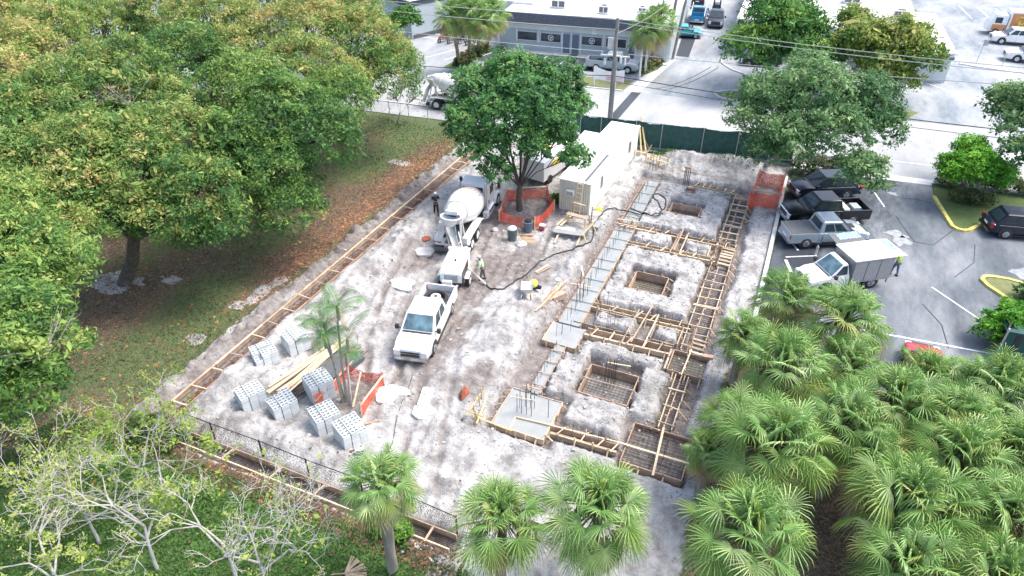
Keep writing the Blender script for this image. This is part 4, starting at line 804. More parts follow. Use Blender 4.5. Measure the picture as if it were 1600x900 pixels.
# side warehouse along driveway
S3 = empty('driveway_building', (-15.8, 83.4, 0), R(6.3), label='white walled building edge running along the left of the driveway with wall posts', cat='building')
MB().box(-8, 0, 4.2, 46, 0, 4.0).build('wall', M['wall_w'], S3); MB().box(-8.1, .1, 4.1, 46, 4.0, 4.15).build('roof', M['roofw'], S3)
MB().box(-3.9, -.02, -2.8, 4.2, 0, 3.6).build('side_wall', M['wall_w'], S3)
for k in range(6): MB().box(.003, .12, 4.6+k*2.2, 4.75+k*2.2, 0, 3.6).build('wall_post', M['roofw'], S3)
S5 = empty('back_building', (-24, 108, 0), R(3), label='pale building with dark windows at the very top behind the shop roof', cat='building')
MB().box(0, 9, 12, 26, 0, 6).build('wall', M['wall_w'], S5); MB().box(0, 9.2, 11.8, 26, 6, 6.2).build('roof', M['roofw'], S5)
for k in range(3): MB().box(1+k*2.7, 2.8+k*2.7, 11.95, 11.997, 2, 4).build('window', M['winglass'], S5)
# right building behind trees
S4 = empty('clinic_building', (-9.0, 84.0, 0), R(3.2), label='low white roofed building half hidden behind the two green trees at the upper right', cat='building')
MB().box(0, 19.6, 3.6, 42, 0, 4.0).build('wall', M['wall_b'], S4); MB().box(-.15, 19.7, 3.3, 42, 4.0, 4.15).build('roof', M['roofw'], S4)
MB().box(9, 22.4, 0.4, 18, 0, 3.05).build('annex_wall', M['wall_w'], S4); MB().box(8.9, 22.7, .1, 18.1, 3.05, 3.2).build('annex_roof', M['roofw'], S4); MB().box(22.402, 22.45, .5, 17.9, .02, .6).build('plinth', M['grey'], S4)
MB().box(0, 8.9, 3.0, 3.28, 3.1, 4.05).build('mansard', M['mansard'], S4)
for x in (1.2, 4.6): f = MB().box(x, x+2.6, 3.5, 3.597, 1, 2.3).build('window', M['wall_w'], S4); MB().box(x+.1, x+2.5, 3.49, 3.499, 1.1, 2.2).build('pane', M['winglass'], f)
for x in (3.9, 7.5): MB().box(x, x+.85, 3.55, 3.597, 0, 2.2).build('door', M['doorb'], S4)
for x in (10.2, 13.6, 17.0): f = MB().box(x, x+2.2, .3, .397, .9, 2.2).build('window', M['wall_w'], S4); MB().box(x+.1, x+2.1, .29, .299, 1.0, 2.1).build('pane', M['winglass'], f)
MB().box(9, 22.4, -.6, .1, 2.7, 3.0).build('canopy', M['doorb'], S4)
roof_ac('white rooftop unit with dark fan near the top edge of the clinic roof', 2.6, 100.6, 4.17, 1.9, 1.3, 1.1, R(8)); roof_ac('grey twin louvre rooftop unit above the yellow green tree', 8.0, 94.5, 4.17, 1.7, 1.2, 1.0, R(6))
# ------------------------------------------------ signs, posts, dumpster screen
o = empty('banner_sign', (-20.9, 69.9, 0), R(4), label='white banner sign with faded pink lettering between two posts in front of the silver pickup', cat='sign')
for x in (0, 2.3): MB().box(x-.05, x+.05, -.05, .05, 0, 1.9).build('post', M['roofw'], o)
b = MB(); n = 14; vs = []
for i in range(n+1):
    t = i/n; x = -.1+3.3*t; y = -.08+.06*math.sin(t*9); vs += [(x, y, .75-.15*t), (x, y, 2.15-.35*math.sin(t*3.1)-.1*t)]
b.add(vs, [(2*i, 2*i+2, 2*i+3, 2*i+1) for i in range(n)]); bn = b.build('banner', M['shirtw'], o)
b = MB(); rr = random.Random(3)
for rw, z in ((0, 1.12), (1, .86)):
    x = 1.35
    while x < 3.0:
        ww = rr.uniform(.10, .16); zz = z-.04*x
        b.box(x, x+.035, -.19, -.17, zz, zz+.17); b.box(x, x+ww, -.19, -.17, zz+.14, zz+.17) if rr.random() < .6 else b.box(x, x+ww, -.19, -.17, zz, zz+.03)
        if rr.random() < .5: b.box(x+ww-.03, x+ww, -.19, -.17, zz, zz+.17)
        x += ww+.06
b.build('lettering', M['textpink'], bn)
for lab, x, y, h in [('nearer of the two tall white posts beside the silver pickup', -17.05, 74.1, 3.1), ('farther of the two tall white posts, close to the roadside palms', -17.0, 76.3, 3.0)]: T(MB().box(x-.09, x+.09, y-.09, y+.09, 0, h).build('sign_post', M['roofw']), label=lab, cat='post')
for lab, x, y, h in [('thin street sign on a post near the parked white truck', 17.4, 95.6, 2.6), ('small post sign across the driveway beside the green tree', -9.9, 97.5, 2.6), ('short bare post in front of the cab of the white truck', 19.8, 94.6, 1.9), ('short bare post in front of the long white truck box', 22.4, 95.2, 1.9)]:
    o = empty('street_sign', (x, y, 0), R(20), label=lab, cat='sign' if 'sign' in lab else 'post'); MB().cyl((0, 0, 0), (.1, 0, h), .04, n=8).build('post', M['wire'], o)
    if 'sign' in lab: MB().box(.0, .55, -.02, .02, h-.75, h-.1).build('panel', M['grey'], o)
o = empty('screened_gate', (12.55, 36.2, 0), R(3), label='dark green screened enclosure at the right edge below the round bush', cat='fence')
MB().box(0, 6.5, 0, .08, .05, 1.9).build('front_screen', M['green_net'], o); b = MB()
q = Matrix.Translation((0, 0, 0)) @ Matrix.Rotation(R(70), 4, 'Z'); MB().box(0, 2.9, -.04, .04, .05, 1.9, q).build('side_screen', M['trim'], o)
for x in (0, 2.1, 4.2, 6.4): MB().cyl((x, -.06, 0), (x, -.06, 2.1), .05, n=8).build('post', M['wire'], o)
MB().box(.1, 6.4, .085, 2.6, 1.6, 1.66).build('top_cover', M['green_net'], o)
for k in range(4): MB().box(.5+k*1.6, .75+k*1.6, -.03, -.003, .1, 1.8).build('fold', M['trim'], o)
T(MB().box(12.9, 13.15, 35.7, 35.95, 0, .5).build('utility_box', plain('teal_box', (.02, .3, .28), .5)), label='small teal box at the foot of the screened enclosure', cat='box')
for lab, x, y in [('short pale bollard beside the parking lines left of the catering truck', 3.05, 43.5)]:
    o = empty('bollard', (x, y, 0), label=lab, cat='bollard'); MB().cyl((0, 0, 0), (0, 0, .6), .07, n=10).build('post', M['white_d'], o); MB().cyl((0, 0, .6), (0, 0, .75), .1, .03, 10).build('cap', M['wire'], o)
o = empty('manhole', (-10.9, 54.9, 0), label='round dark manhole with a pale concrete collar on the green patch', cat='manhole')
MB().cyl((0, 0, 0), (0, 0, .16), .75, .68, 20).build('collar', M['conc_old'], o); MB().cyl((0, 0, .14), (0, 0, .175), .34, n=18).build('opening', M['trim'], o)
for cx, cy in [(14.6, 102.0), (14.3, 105.2), (12.9, 118)]: T(MB().box(cx-.8, cx+.8, cy-.5, cy+.5, .004, .018).build('drain_grate', M['dgrey']), label={102.0: 'dark drain grate nearest the clinic in the far lot', 105.2: 'faint drain grate just behind the dark one', 118: 'small distant drain grate near the top of the far lot'}[cy], cat='drain')
# ================================================================== VEHICLES
def ring(x, hw, zb, zt, top=.86):
    r = [(hw*.90, zb), (hw, zb+.14), (hw, zt-.16), (hw*.97, zt-.05), (hw*top, zt)]
    return [(x, y, z) for y, z in r]+[(x, -y, z) for y, z in reversed(r)]
def wheel(par, x, y, r=.4, wd=.27, rim='rim'):
    s = 1 if y > 0 else -1
    w_ = MB().tube([(x, y-s*wd, r), (x, y-s*wd+s*.03, r), (x, y-s*.03, r), (x, y, r)], [r*.9, r, r, r*.9], 22).build('wheel', M['tyre'], par, smooth=40)
    b = MB(); b.cyl((x, y-s*.02, r), (x, y+s*.008, r), r*.62, r*.58, 18)
    for k in range(6):
        a = k*math.pi/3; b.stick((x, y+s*.012, r), (x+r*.55*math.cos(a), y+s*.012, r+r*.55*math.sin(a)), .07, .02)
    b.build('rim', M[rim], w_, smooth=40)
def arch(par, x, hw, r, zc):
    b = MB()
    for s in (-1, 1): b.tube([(x, s*(hw-.25), zc), (x, s*(hw+.004), zc)], [r, r], 22)
    b.build('wheel_arch', M['trim'], par)
def vehicle(kind, label, cat, loc, deg, paint, L=5.6, W=1.95, rim='rim', name=None, glass='glass', arches='trim', open_bed=True):
    p = M[paint]; o = empty(name or 'parked_'+kind, (loc[0], loc[1], loc[2] if len(loc) > 2 else .01), R(deg), label=label, cat=cat); h = L/2; w_ = W/2
    K = dict(pickup=dict(belt=1.18, hood=1.12, top=1.85, xf=.62, xr=-.95, wb=(.62, -.58), r=.40, nose=1.0),
             suv=dict(belt=1.05, hood=1.02, top=1.72, xf=.62, xr=-.96, wb=(.60, -.56), r=.37, nose=.9),
             sedan=dict(belt=.93, hood=.90, top=1.42, xf=.45, xr=-.75, wb=(.60, -.60), r=.33, nose=.78),
             chassis=dict(belt=1.18, hood=1.14, top=1.90, xf=.62, xr=.0, wb=(.62, -.58), r=.40, nose=1.02))[kind]
    belt, top, r_ = K['belt'], K['top'], K['r']; fx = {'pickup': .54, 'suv': .50, 'sedan': .44, 'chassis': .52}[kind]; cab0 = -h*.29 if kind == 'pickup' else (-h*.90 if kind == 'suv' else (-h*.62 if kind == 'sedan' else h*.06))
    bodyrear = cab0-.04 if (kind == 'pickup' or kind == 'chassis') else -h
    st = [(h, w_*.80, .45, K['nose']-.22), (h-.10, w_*.93, .36, K['nose']-.04), (h-.55, w_*.99, .32, K['hood']), (h*(fx+.04), w_, .32, K['hood']+.04), (h*(fx-.05), w_, .32, belt)]
    st += [(bodyrear+.02, w_, .32, belt)] if bodyrear > -h else [(-h*.75, w_, .34, belt), (-h+.12, w_*.96, .36, belt-.02), (-h, w_*.86, .45, belt-.14)]
    b = MB(); b.loft([ring(*s) for s in st]); b.build('body', p, o, smooth=35)
    for wx in K['wb']: arch(o, wx*h, w_ if wx > 0 or bodyrear <= -h else w_-.01, r_*1.22, r_+.02)
    for wx in K['wb']:
        for s in (1, -1): wheel(o, wx*h, s*(w_+.02), r_, .26, rim)
    # cab / greenhouse
    xa, xb, xc, xd = (h*fx, h*fx-.78, cab0+(.18 if kind in ('pickup', 'chassis') else .55), cab0)
    lw, tw = w_*.95, w_*.79
    low = [(xd, -lw, belt-.02), (xa, -lw, belt-.02), (xa, lw, belt-.02), (xd, lw, belt-.02)]; up = [(xc, -tw, top), (xb, -tw, top), (xb, tw, top), (xc, tw, top)]
    b = MB(); b.add(low+up, [(3, 2, 1, 0), (4, 5, 6, 7), (0, 1, 5, 4), (1, 2, 6, 5), (2, 3, 7, 6), (3, 0, 4, 7)]); b.build('cab', p, o)
    rr = [(xc+.06, -tw+.07, top+.05), (xb-.06, -tw+.07, top+.05), (xb-.06, tw-.07, top+.05), (xc+.06, tw-.07, top+.05)]
    b = MB(); b.add(up+rr, [(3, 2, 1, 0), (4, 5, 6, 7), (0, 1, 5, 4), (1, 2, 6, 5), (2, 3, 7, 6), (3, 0, 4, 7)]); b.build('roof', p, o)
    MB().pane(low[1], low[2], up[2], up[1], .05, .95, .08, .94).build('windshield', M[glass], o)
    MB().pane(low[3], low[0], up[0], up[3], .10, .90, .2, .85).build('rear_window', M['glass'], o)
    n = {'pickup': 2, 'suv': 3, 'sedan': 2, 'chassis': 1}[kind]
    for k in range(n):
        u0 = .10+(.78/n)*k+.02; u1 = .10+(.78/n)*(k+1)-.02
        MB().pane(low[0], low[1], up[1], up[0], u0, u1, .12, .86).build('side_window', M['glass'], o); MB().pane(low[2], low[3], up[3], up[2], 1-u1, 1-u0, .12, .86).build('side_window', M['glass'], o)
        xm = xd+(xa-xd)*((u0+u1)/2)-.25
        for s in (1, -1): MB().box(xm-.1, xm+.1, s*w_-.012, s*w_+.022, belt-.2, belt-.16).build('door_handle', M['trim'] if paint == 'black' else p, o)
        xs_ = xd+(xa-xd)*(u0-.02)
        for s in (1, -1): MB().box(xs_-.008, xs_+.008, s*w_-.02, s*w_+.003, .45, belt-.18).build('door_seam', M['trim'], o)
    # front end
    nz = K['nose']
    MB().box(h-.08, h+.03, -w_*.58, w_*.58, .56, nz-.05).build('grille', M['chrome'] if paint in ('black', 'white') else M['trim'], o); MB().box(h-.02, h+.045, -w_*.52, w_*.52, .61, nz-.24).box(h-.02, h+.045, -w_*.52, w_*.52, nz-.19, nz-.10).build('grille_mesh', M['trim'], o); MB().box(xa-.02, xa+.10, -w_*.82, w_*.82, belt-.03, belt+.022).build('cowl', M['trim'], o)
    MB().box(h-.12, h+.07, -w_*.88, w_*.88, .36, .56).build('front_bumper', M['chrome'] if paint in ('black', 'white') else M['dgrey'], o, smooth=30)
    for s in (1, -1):
        MB().box(h-.22, h+.008, s*w_*.76-.16, s*w_*.74+.17, nz-.40, nz-.06).build('headlight', M['lamp_c'], o)
        MB().stick((xa-.12, s*(w_-.05), belt+.06), (xa-.14, s*(w_+.2), belt+.12), .05).box(xa-.22, xa-.06, s*(w_+.17)-.1, s*(w_+.17)+.1, belt+.0, belt+.25).build('mirror', M['trim'] if paint != 'white' else M['trim'], o)
    xr = -h
    if kind == 'pickup':
        x0 = -h; x1 = cab0-.05; zb = .72
        for s in (1, -1):
            b = MB(); b.loft([[(x, s*w_*.90, .36), (x, s*w_, .48), (x, s*w_, 1.02), (x, s*w_*.97, 1.14), (x, s*(w_-.13), 1.14), (x, s*(w_-.13), zb), (x, s*w_*.8, zb)] if s > 0 else [(x, s*w_*.8, zb), (x, s*(w_-.13), zb), (x, s*(w_-.13), 1.14), (x, s*w_*.97, 1.14), (x, s*w_, 1.02), (x, s*w_, .48), (x, s*w_*.90, .36)] for x in (x0, x1)]); b.build('bed_side', p, o, smooth=35)
        MB().box(x0, x1, -w_+.12, w_-.12, .45, zb+.01).build('bed_floor', M['dgrey'], o)
        for k in range(7): MB().box(x0+.1, x1-.05, -w_+.25+k*.24, -w_+.30+k*.24, zb+.012, zb+.03).build('bed_rib', M['trim'], o)
        MB().box(x0-.03, x0+.05, -w_+.02, w_-.02, .5, 1.14).build('tailgate', p, o); MB().box(x1, x1+.045, -w_+.02, w_-.02, .5, 1.14).build('bed_front', p, o)
    if kind != 'chassis':
        MB().box(xr-.10, xr+.05, -w_*.9, w_*.9, .38, .58).build('rear_bumper', M['chrome'] if kind == 'pickup' else p, o)
        for s in (1, -1): MB().box(xr-.035, xr+.12, s*(w_-.09)-.075, s*(w_-.09)+.078, .75, 1.05 if kind != 'sedan' else .9).build('taillight', M['lamp_r'], o)
        MB().box(xr-.045, xr-.031, -.26, .26, .62 if kind == 'pickup' else .7, .76 if kind == 'pickup' else .84).build('number_plate', M['roofw'], o)
    for s in (1, -1):
        MB().box(K['wb'][1]*h+r_*1.3, K['wb'][0]*h-r_*1.3, s*(w_-.02)-.05, s*(w_-.02)+.07, .28, .36).build('running_board', M['trim'], o)
    return o
# --- white pickup on site
o = vehicle('pickup', 'white four door pickup with a tyre and hoses in its bed, towing the concrete pump', 'pickup truck', (-16.6, 26.15, .02), -77.5, 'white', 6.0, 2.0, 'rim', glass='glass_b', name='work_pickup')
for k in range(5): MB().box(.36, .42, -.5+k*.24, -.44+k*.24, 1.9, 1.94).build('roof_marker', M['orangep'], o)
b = MB(); b.tube([(-1.9+.62*math.cos(a), .62*math.sin(a), .95) for a in [2*math.pi*k/20 for k in range(21)]], .11, 8); b.build('spare_tyre', M['tyre'], o, smooth=60); b = MB(); b.tube([(-1.9+.78*math.cos(a), .72*math.sin(a), .84) for a in [2*math.pi*k/20 for k in range(21)]], .09, 8); b.build('coiled_hose', M['dgrey'], o, smooth=60)
MB().cyl((-1.9, 0, .8), (-1.9, 0, 1.08), .33, .3, 16).build('wheel_rim', M['conc_old'], o); MB().cyl((-1.9, 0, 1.08), (-1.9, 0, 1.1), .09, n=10).build('hub', M['trim'], o)
MB().box(-1.25, -1.02, -.6, .6, .75, 1.2).build('tool_box', M['card'], o); MB().box(-1.22, -1.05, -.5, .3, 1.2, 1.28).build('red_rags', M['textpink'], o)
# --- pump trailer
o = empty('concrete_pump', (-17.35, 31.0, .02), R(-75), label='small off white towed concrete pump behind the white pickup', cat='concrete pump')
b = MB(); b.loft([[(x, -.66, zb), (x, .66, zb), (x, .66, zt-.12), (x, .5, zt), (x, -.5, zt), (x, -.66, zt-.12)] for x, zb, zt in [(-1.5, .55, 1.55), (-.2, .55, 1.68), (.75, .55, 1.6), (1.0, .75, 1.35)]]); b.build('hood', M['siding'], o, smooth=30)
MB().box(-1.72, -1.5, -.7, .7, 1.45, 1.6).build('hopper_lip', M['siding'], o); MB().box(-1.7, -1.52, -.6, .6, .6, 1.42).build('hopper', M['white_d'], o)
MB().box(.985, 1.02, -.42, .42, .8, 1.25).build('radiator', M['conc_dark'], o); MB().box(.35, .95, .665, .69, .6, 1.35).build('engine_bay', M['trim'], o)
MB().box(-.9, .2, .665, .68, .65, 1.3).build('side_opening', M['trim'], o); MB().cyl((.0, .1, 1.6), (.0, .1, 1.78), .06, n=8).build('exhaust', M['trim'], o)
for s in (1, -1): wheel(o, .1, s*.98, .36, .25, 'rimw'); MB().box(-.3, .5, s*.85-.13, s*.85+.13, .73, .78).build('mudguard', M['siding'], o)
MB().stick((1.0, -.4, .55), (2.0, 0, .55), .1).stick((1.0, .4, .55), (2.0, 0, .55), .1).build('drawbar', M['white_d'], o); MB().cyl((1.5, .3, .1), (1.5, .3, .75), .05, n=8).build('jack', M['dgrey'], o); MB().box(1.05, 1.3, -.5, .1, .6, .95).build('tray', M['white_d'], o)
MB().cyl((.75, -.69, .9), (.95, -.75, .9), .16, n=12).build('tank', plain('teal_tank', (.05, .2, .2), .5), o)
# --- mixers
def mixer(label, loc, deg, letters=True):
    o = empty('cement_mixer', loc, R(deg), label=label, cat='cement mixer'); o.scale = (.93, .95, .93)
    MB().box(-4.3, 4.0, -.45, .45, .75, 1.05).build('chassis', M['dgrey'], o)
    # cab
    b = MB(); b.loft([[(x, -hw, 1.0), (x, hw, 1.0), (x, hw, zt-.25), (x, hw*.86, zt), (x, -hw*.86, zt), (x, -hw, zt-.25)] for x, hw, zt in [(1.15, 1.12, 2.95), (2.5, 1.12, 3.0), (2.75, 1.1, 2.85), (3.05, 1.08, 2.2)]]); b.build('cab', M['white'], o, smooth=30)
    b = MB(); b.loft([[(x, -hw, .8), (x, hw, .8), (x, hw, zt-.2), (x, hw*.8, zt), (x, -hw*.8, zt), (x, -hw, zt-.2)] for x, hw, zt in [(3.0, 1.0, 2.05), (4.2, .85, 1.85), (4.55, .75, 1.7)]]); b.build('hood', M['white'], o, smooth=30)
    MB().pane((3.06, -.95, 2.1), (3.06, .95, 2.1), (2.78, .86, 2.82), (2.78, -.86, 2.82), .03, .97, .05, .95).build('windshield', M['glass'], o)
    MB().box(1.12, 1.147, -.75, .75, 2.15, 2.75).build('rear_window', M['glass'], o)
    for s in (1, -1):
        MB().box(1.75, 2.6, s*1.122-.01, s*1.122+.01, 1.95, 2.65).build('side_window', M['glass'], o); MB().box(1.3, 1.55, s*1.122-.01, s*1.122+.01, 1.35, 1.65).build('vent', M['trim'], o)
        MB().cyl((1.0, s*1.0, 1.1), (1.0, s*1.0, 3.2), .09, n=10).build('exhaust_stack', M['chrome'], o)
        MB().stick((2.85, s*1.1, 2.3), (2.95, s*1.45, 2.4), .05).box(2.8, 2.95, s*1.5-.09, s*1.5+.09, 2.0, 2.6).build('mirror', M['trim'], o)
        b = MB(); b.tube([(3.75+.62*math.cos(a), s*1.05, .52+.62*math.sin(a)) for a in [math.pi*k/8 for k in range(9)]], .16, 6); b.build('front_fender', M['white'], o, smooth=50)
        MB().box(.6, 2.6, s*1.05-.17, s*1.05+.17, .45, .95).build('side_step', M['white_d'], o); MB().cyl((1.0, s*1.02, .8), (2.4, s*1.02, .8), .27, n=14).build('fuel_tank', M['chrome'], o)
        wheel(o, 3.75, s*1.22, .52, .3, 'rimw')
        for x in (-1.9, -3.25): wheel(o, x, s*1.22, .52, .5, 'rimw')
        b = MB(); b.loft([[(x, s*.72, z), (x, s*1.28, z), (x, s*1.28, z+.06), (x, s*.72, z+.06)] if s > 0 else [(x, s*1.28, z), (x, s*.72, z), (x, s*.72, z+.06), (x, s*1.28, z+.06)] for x, z in [(-4.2, .95), (-3.9, 1.18), (-3.4, 1.26), (-1.0, 1.26), (-.6, 1.15), (-.4, .95)]]); b.build('rear_fender', M['white_d'], o)
        MB().box(-4.28, -4.24, s*1.0-.28, s*1.0+.28, .25, .95).build('mud_flap', M['dgrey'], o)
        MB().box(-4.33, -4.28, s*.85-.1, s*.85+.1, .8, .95).build('taillight', M['lamp_r'], o)
    # drum
    q = Matrix.Translation((-1.25, 0, 2.35)) @ Matrix.Rotation(R(13), 4, 'Y'); prof = [(2.55, .45), (2.45, .85), (1.7, 1.08), (.9, 1.2), (.1, 1.22), (-.7, 1.1), (-1.5, .86), (-2.2, .62), (-2.45, .55), (-2.5, .48)]
    dr = MB().tube([q @ Vector((x, 0, 0)) for x, r_ in prof], [r_ for x, r_ in prof], 32).build('drum', M['white'], o, smooth=50)
    MB().tube([q @ Vector((x, 0, 0)) for x in (-1.75, -1.6)], [.88, .84], 32).build('drum_ring', M['white_d'], dr, smooth=50); MB().tube([q @ Vector((x, 0, 0)) for x in (-2.52, -2.505)], [.42, .42], 24).build('drum_mouth', M['trim'], dr)
    if letters:
        b = MB(); rr = random.Random(8)
        for row, xr_ in ((0, 1.15), (1, .55)):
            for k in range(7):
                a0 = R(38+k*11); 
                for seg in rr.sample([(0, 0, 0, .3), (0, .3, 5, .3), (5, 0, 5, .3), (0, 0, 5, 0), (0, .15, 5, .15)], 3):
                    pts = []
                    for (da, dx_) in ((seg[0], seg[1]), (seg[2], seg[3])):
                        a = a0+R(da*1.2); r_ = 1.22 if row else 1.17; pts.append(q @ Vector((xr_+dx_, -r_*math.cos(a)-.0, r_*math.sin(a)+.012)))
                    b.stick(pts[0], pts[1], .05, .02)
        b.build('lettering', M['textred'], dr)
    # rear structure, hopper, chutes
    for s in (1, -1):
        MB().stick((-3.2, s*.6, 1.0), (-3.75, s*.62, 2.9), .14, .1).stick((-4.2, s*.7, 1.0), (-3.8, s*.6, 2.6), .12, .1).build('rear_frame', M['white_d'], o)
        MB().stick((.9, s*.5, 1.0), (.75, s*.3, 2.2), .16, .12).build('front_pedestal', M['white_d'], o)
    b = MB(); vs = []
    for (rx, ry, z, xo) in ((.52, .72, 3.0, -4.05), (.28, .32, 2.45, -4.25)): vs.append([(xo+rx*math.cos(a), ry*math.sin(a), z) for a in [2*math.pi*k/16 for k in range(16)]])
    b.loft(vs, False); b.build('hopper', M['white_d'], o, smooth=50); b = MB(); b.tube([(-4.05+.52*math.cos(a), .72*math.sin(a), 3.0) for a in [2*math.pi*k/20 for k in range(21)]], .055, 6); b.build('hopper_rim', M['white'], o, smooth=60)
    b = MB(); vs = []
    for (rx, ry, z, xo) in ((.47, .67, 2.96, -4.05), (.24, .28, 2.5, -4.25)): vs.append([(xo+rx*math.cos(a), ry*math.sin(a), z) for a in [2*math.pi*k/16 for k in range(16)]])
    b.loft(vs, False); b.build('hopper_lining', M['conc_dark'], o, smooth=50)
    MB().box(-3.85, -3.6, -.42, .42, 3.02, 3.3).build('charge_plate', M['white'], o)
    def chute(a, c, w0, w1, nm='chute', mat='conc_old'):
        a = Vector(a); c = Vector(c); d = (c-a).normalized(); sd_ = d.cross(Vector((0, 0, 1))).normalized(); up = sd_.cross(d); rings = []
        for t, ww in ((0, w0), (1, w1)):
            p_ = a.lerp(c, t); out = [p_+sd_*(ww*math.cos(th))-up*(ww*.9*math.sin(th)) for th in [math.pi*k/8 for k in range(9)]]; inn = [p_+sd_*(ww*.9*math.cos(th))-up*(ww*.8*math.sin(th)) for th in [math.pi*k/8 for k in range(8, -1, -1)]]; rings.append(out+inn)
        return MB().loft(rings).build(nm, M[mat], o, smooth=50)
    chute((-4.2, 0, 2.35), (-4.6, -.25, 1.85), .36, .28, 'chute', 'grey'); chute((-4.55, -.23, 1.88), (-4.95, -.75, .55), .28, .22)
    for s in (.3, -.62): MB().stick((-4.4, s, 2.1), (-4.75, s-.35, 1.1), .06, .04).build('chute_arm', M['white'], o)
    MB().box(-4.35, -3.4, -1.2, 1.2, .78, .92).build('rear_deck', M['white_d'], o); MB().box(-4.45, -4.35, -1.2, 1.2, .35, .62).build('rear_bumper', M['dgrey'], o); MB().box(-4.37, -4.28, -.5, .5, .62, .8).build('light_bar', M['textred'], o)
    b = MB(); 
    for s in (.95, 1.25): b.stick((-4.1, s, .9), (-4.0, s, 2.1), .04)
    for k in range(4): b.stick((-4.1+.02*k, .95, 1.1+k*.28), (-4.1+.02*k, 1.25, 1.1+k*.28), .03)
    b.build('ladder', M['white_d'], o); MB().cyl((-3.2, .95, 1.3), (-3.2, .95, 2.0), .26, n=14).build('water_tank', M['white_d'], o)
    MB().box(-4.2, -3.9, -1.15, -.8, .95, 1.5).build('control_box', M['white_d'], o); MB().box(4.56, 4.62, -.6, .6, .9, 1.6).build('grille', M['chrome'], o); MB().box(4.45, 4.7, -1.15, 1.15, .5, .8).build('front_bumper', M['chrome'], o)
    return o
mixer('white cement mixer truck with faded red lettering on its drum, chute pointing at the pump', (-19.68, 37.75, .02), 99)
mixer('white cement mixer waiting on the street, half hidden by the shade tree', (-29.9, 58.3, .02), 5.5, False)
# --- cars
vehicle('suv', 'dark blue sedan like suv parked farthest back in the bays under the grey green tree', 'car', (2.9, 52.9), 208, 'navyp', 4.9, 1.9, name='parked_car')
o = vehicle('pickup', 'glossy black crew cab pickup with a pale tool box across its bed', 'pickup truck', (3.1, 48.8), 207, 'black', 5.9, 2.02)
MB().box(-1.35, -.95, -.95, .95, 1.1, 1.26).build('tool_box', M['roofw'], o); MB().box(-2.3, -1.75, -.1, .7, .74, 1.2).build('cooler', M['wall_b'], o)
o = vehicle('pickup', 'silver blue pickup with a black bed cover, nose towards the catering truck', 'pickup truck', (3.3, 45.55), 27, 'silver', 5.4, 1.9)
MB().box(-2.66, -.85, -.83, .83, 1.145, 1.18).build('bed_cover', M['dgrey'], o); MB().box(1.5, 1.9, -.25, .25, 1.13, 1.19).build('hood_scoop', M['trim'], o)
for s in (1, -1): MB().box(-.5, .9, s*.955-.004, s*.955+.004, .42, .5).build('side_decal', M['trim'], o)
o = vehicle('chassis', 'white catering truck with quilted silver sides and raised mosaic flaps', 'catering truck', (4.55, 40.55), 216, 'white', 5.3, 1.85, name='catering_truck', glass='glass_b')
MB().box(-2.65, .05, -.98, .98, .62, 2.18).build('box_side', M['alu'], o)
for k in range(3): MB().box(-2.55+k*.88, -1.72+k*.88, .985, 1.0, .72, 2.08).build('side_panel', M['alu'], o); MB().box(-1.70+k*.88, -1.685+k*.88, .985, 1.005, .7, 2.1).build('panel_seam', M['dgrey'], o)
MB().box(-2.7, .12, -1.03, 1.03, 2.18, 2.24).build('box_roof', M['roofw'], o)
q = Matrix.Translation((-2.7, 0, 2.2)) @ Matrix.Rotation(R(-4), 4, 'Y'); f = MB().box(-.7, 0, -1.0, 1.0, .0, .04, q).build('rear_flap', M['roofw'], o); MB().box(-.62, -.08, -.95, .3, .042, .05, q).build('mosaic_panel', M['mosaic'], f)
q = Matrix.Translation((-.2, -1.0, 2.1)) @ Matrix.Rotation(R(-8), 4, 'X'); f = MB().box(-1.9, .15, -1.15, 0, .0, .04, q).build('side_flap', M['dgrey'], o); MB().box(-1.8, -.3, -1.1, -.5, .042, .05, q).build('mosaic_panel', M['mosaic'], f)
for s in (1, -1): MB().cyl((-2.6, s*.9, .62), (-2.6, s*.9, .3), .04, n=6).build('support', M['dgrey'], o)
vehicle('suv', 'dark car with red tail lamps at the right edge beside the shrub island', 'car', (15.9, 52.0), 12, 'navyp', 4.8, 1.9, name='parked_car')
vehicle('sedan', 'red car mostly hidden behind the palm tops at the edge of the lot', 'car', (8.9, 32.9), 92, 'redp', 4.2, 1.8, name='parked_car')
vehicle('pickup', 'silver grey pickup parked in front of the shop behind the utility pole', 'pickup truck', (-20.6, 75.9), 5, 'silver', 5.9, 2.0, 'rimw')
o = vehicle('pickup', 'dark pickup facing down the driveway beside the bright blue truck', 'pickup truck', (-13.5, 100.7, .02), -82, 'navyp', 5.6, 2.0)
o = vehicle('pickup', 'bright blue pickup seen tail first at the top of the driveway', 'pickup truck', (-16.1, 101.6, .02), 97, 'bluep', 5.2, 2.0)
MB().stick((-2.4, .9, 1.2), (1.2, .9, 2.1), .08).stick((-2.4, -.9, 1.2), (1.2, -.9, 2.1), .08).stick((-1, -1, 2.0), (-1, 1.6, 2.0), .1).build('ladder_rack', M['white_d'], o)
vehicle('suv', 'dark blue van behind the blue truck at the very top of the driveway', 'van', (-18.2, 112.0, .02), 100, 'navyp', 5.0, 2.0, name='parked_van')
vehicle('sedan', 'turquoise and white car poking out at the corner of the driveway wall', 'car', (-15.9, 92.8, .02), 12, 'teal', 4.0, 1.8, name='parked_car')
vehicle('sedan', 'white car half hidden between the two green trees by the clinic', 'car', (2.2, 84.2, .02), 10, 'white', 4.4, 1.8, name='parked_car')
vehicle('sedan', 'dark blue car in the shade under the green tree by the clinic', 'car', (-5.6, 84.4, .02), 190, 'navyp', 4.4, 1.8, name='parked_car')
vehicle('pickup', 'white pickup in the far lot beside the orange food truck', 'pickup truck', (22.6, 106.0), 185, 'white', 5.8, 2.0, 'rimw')
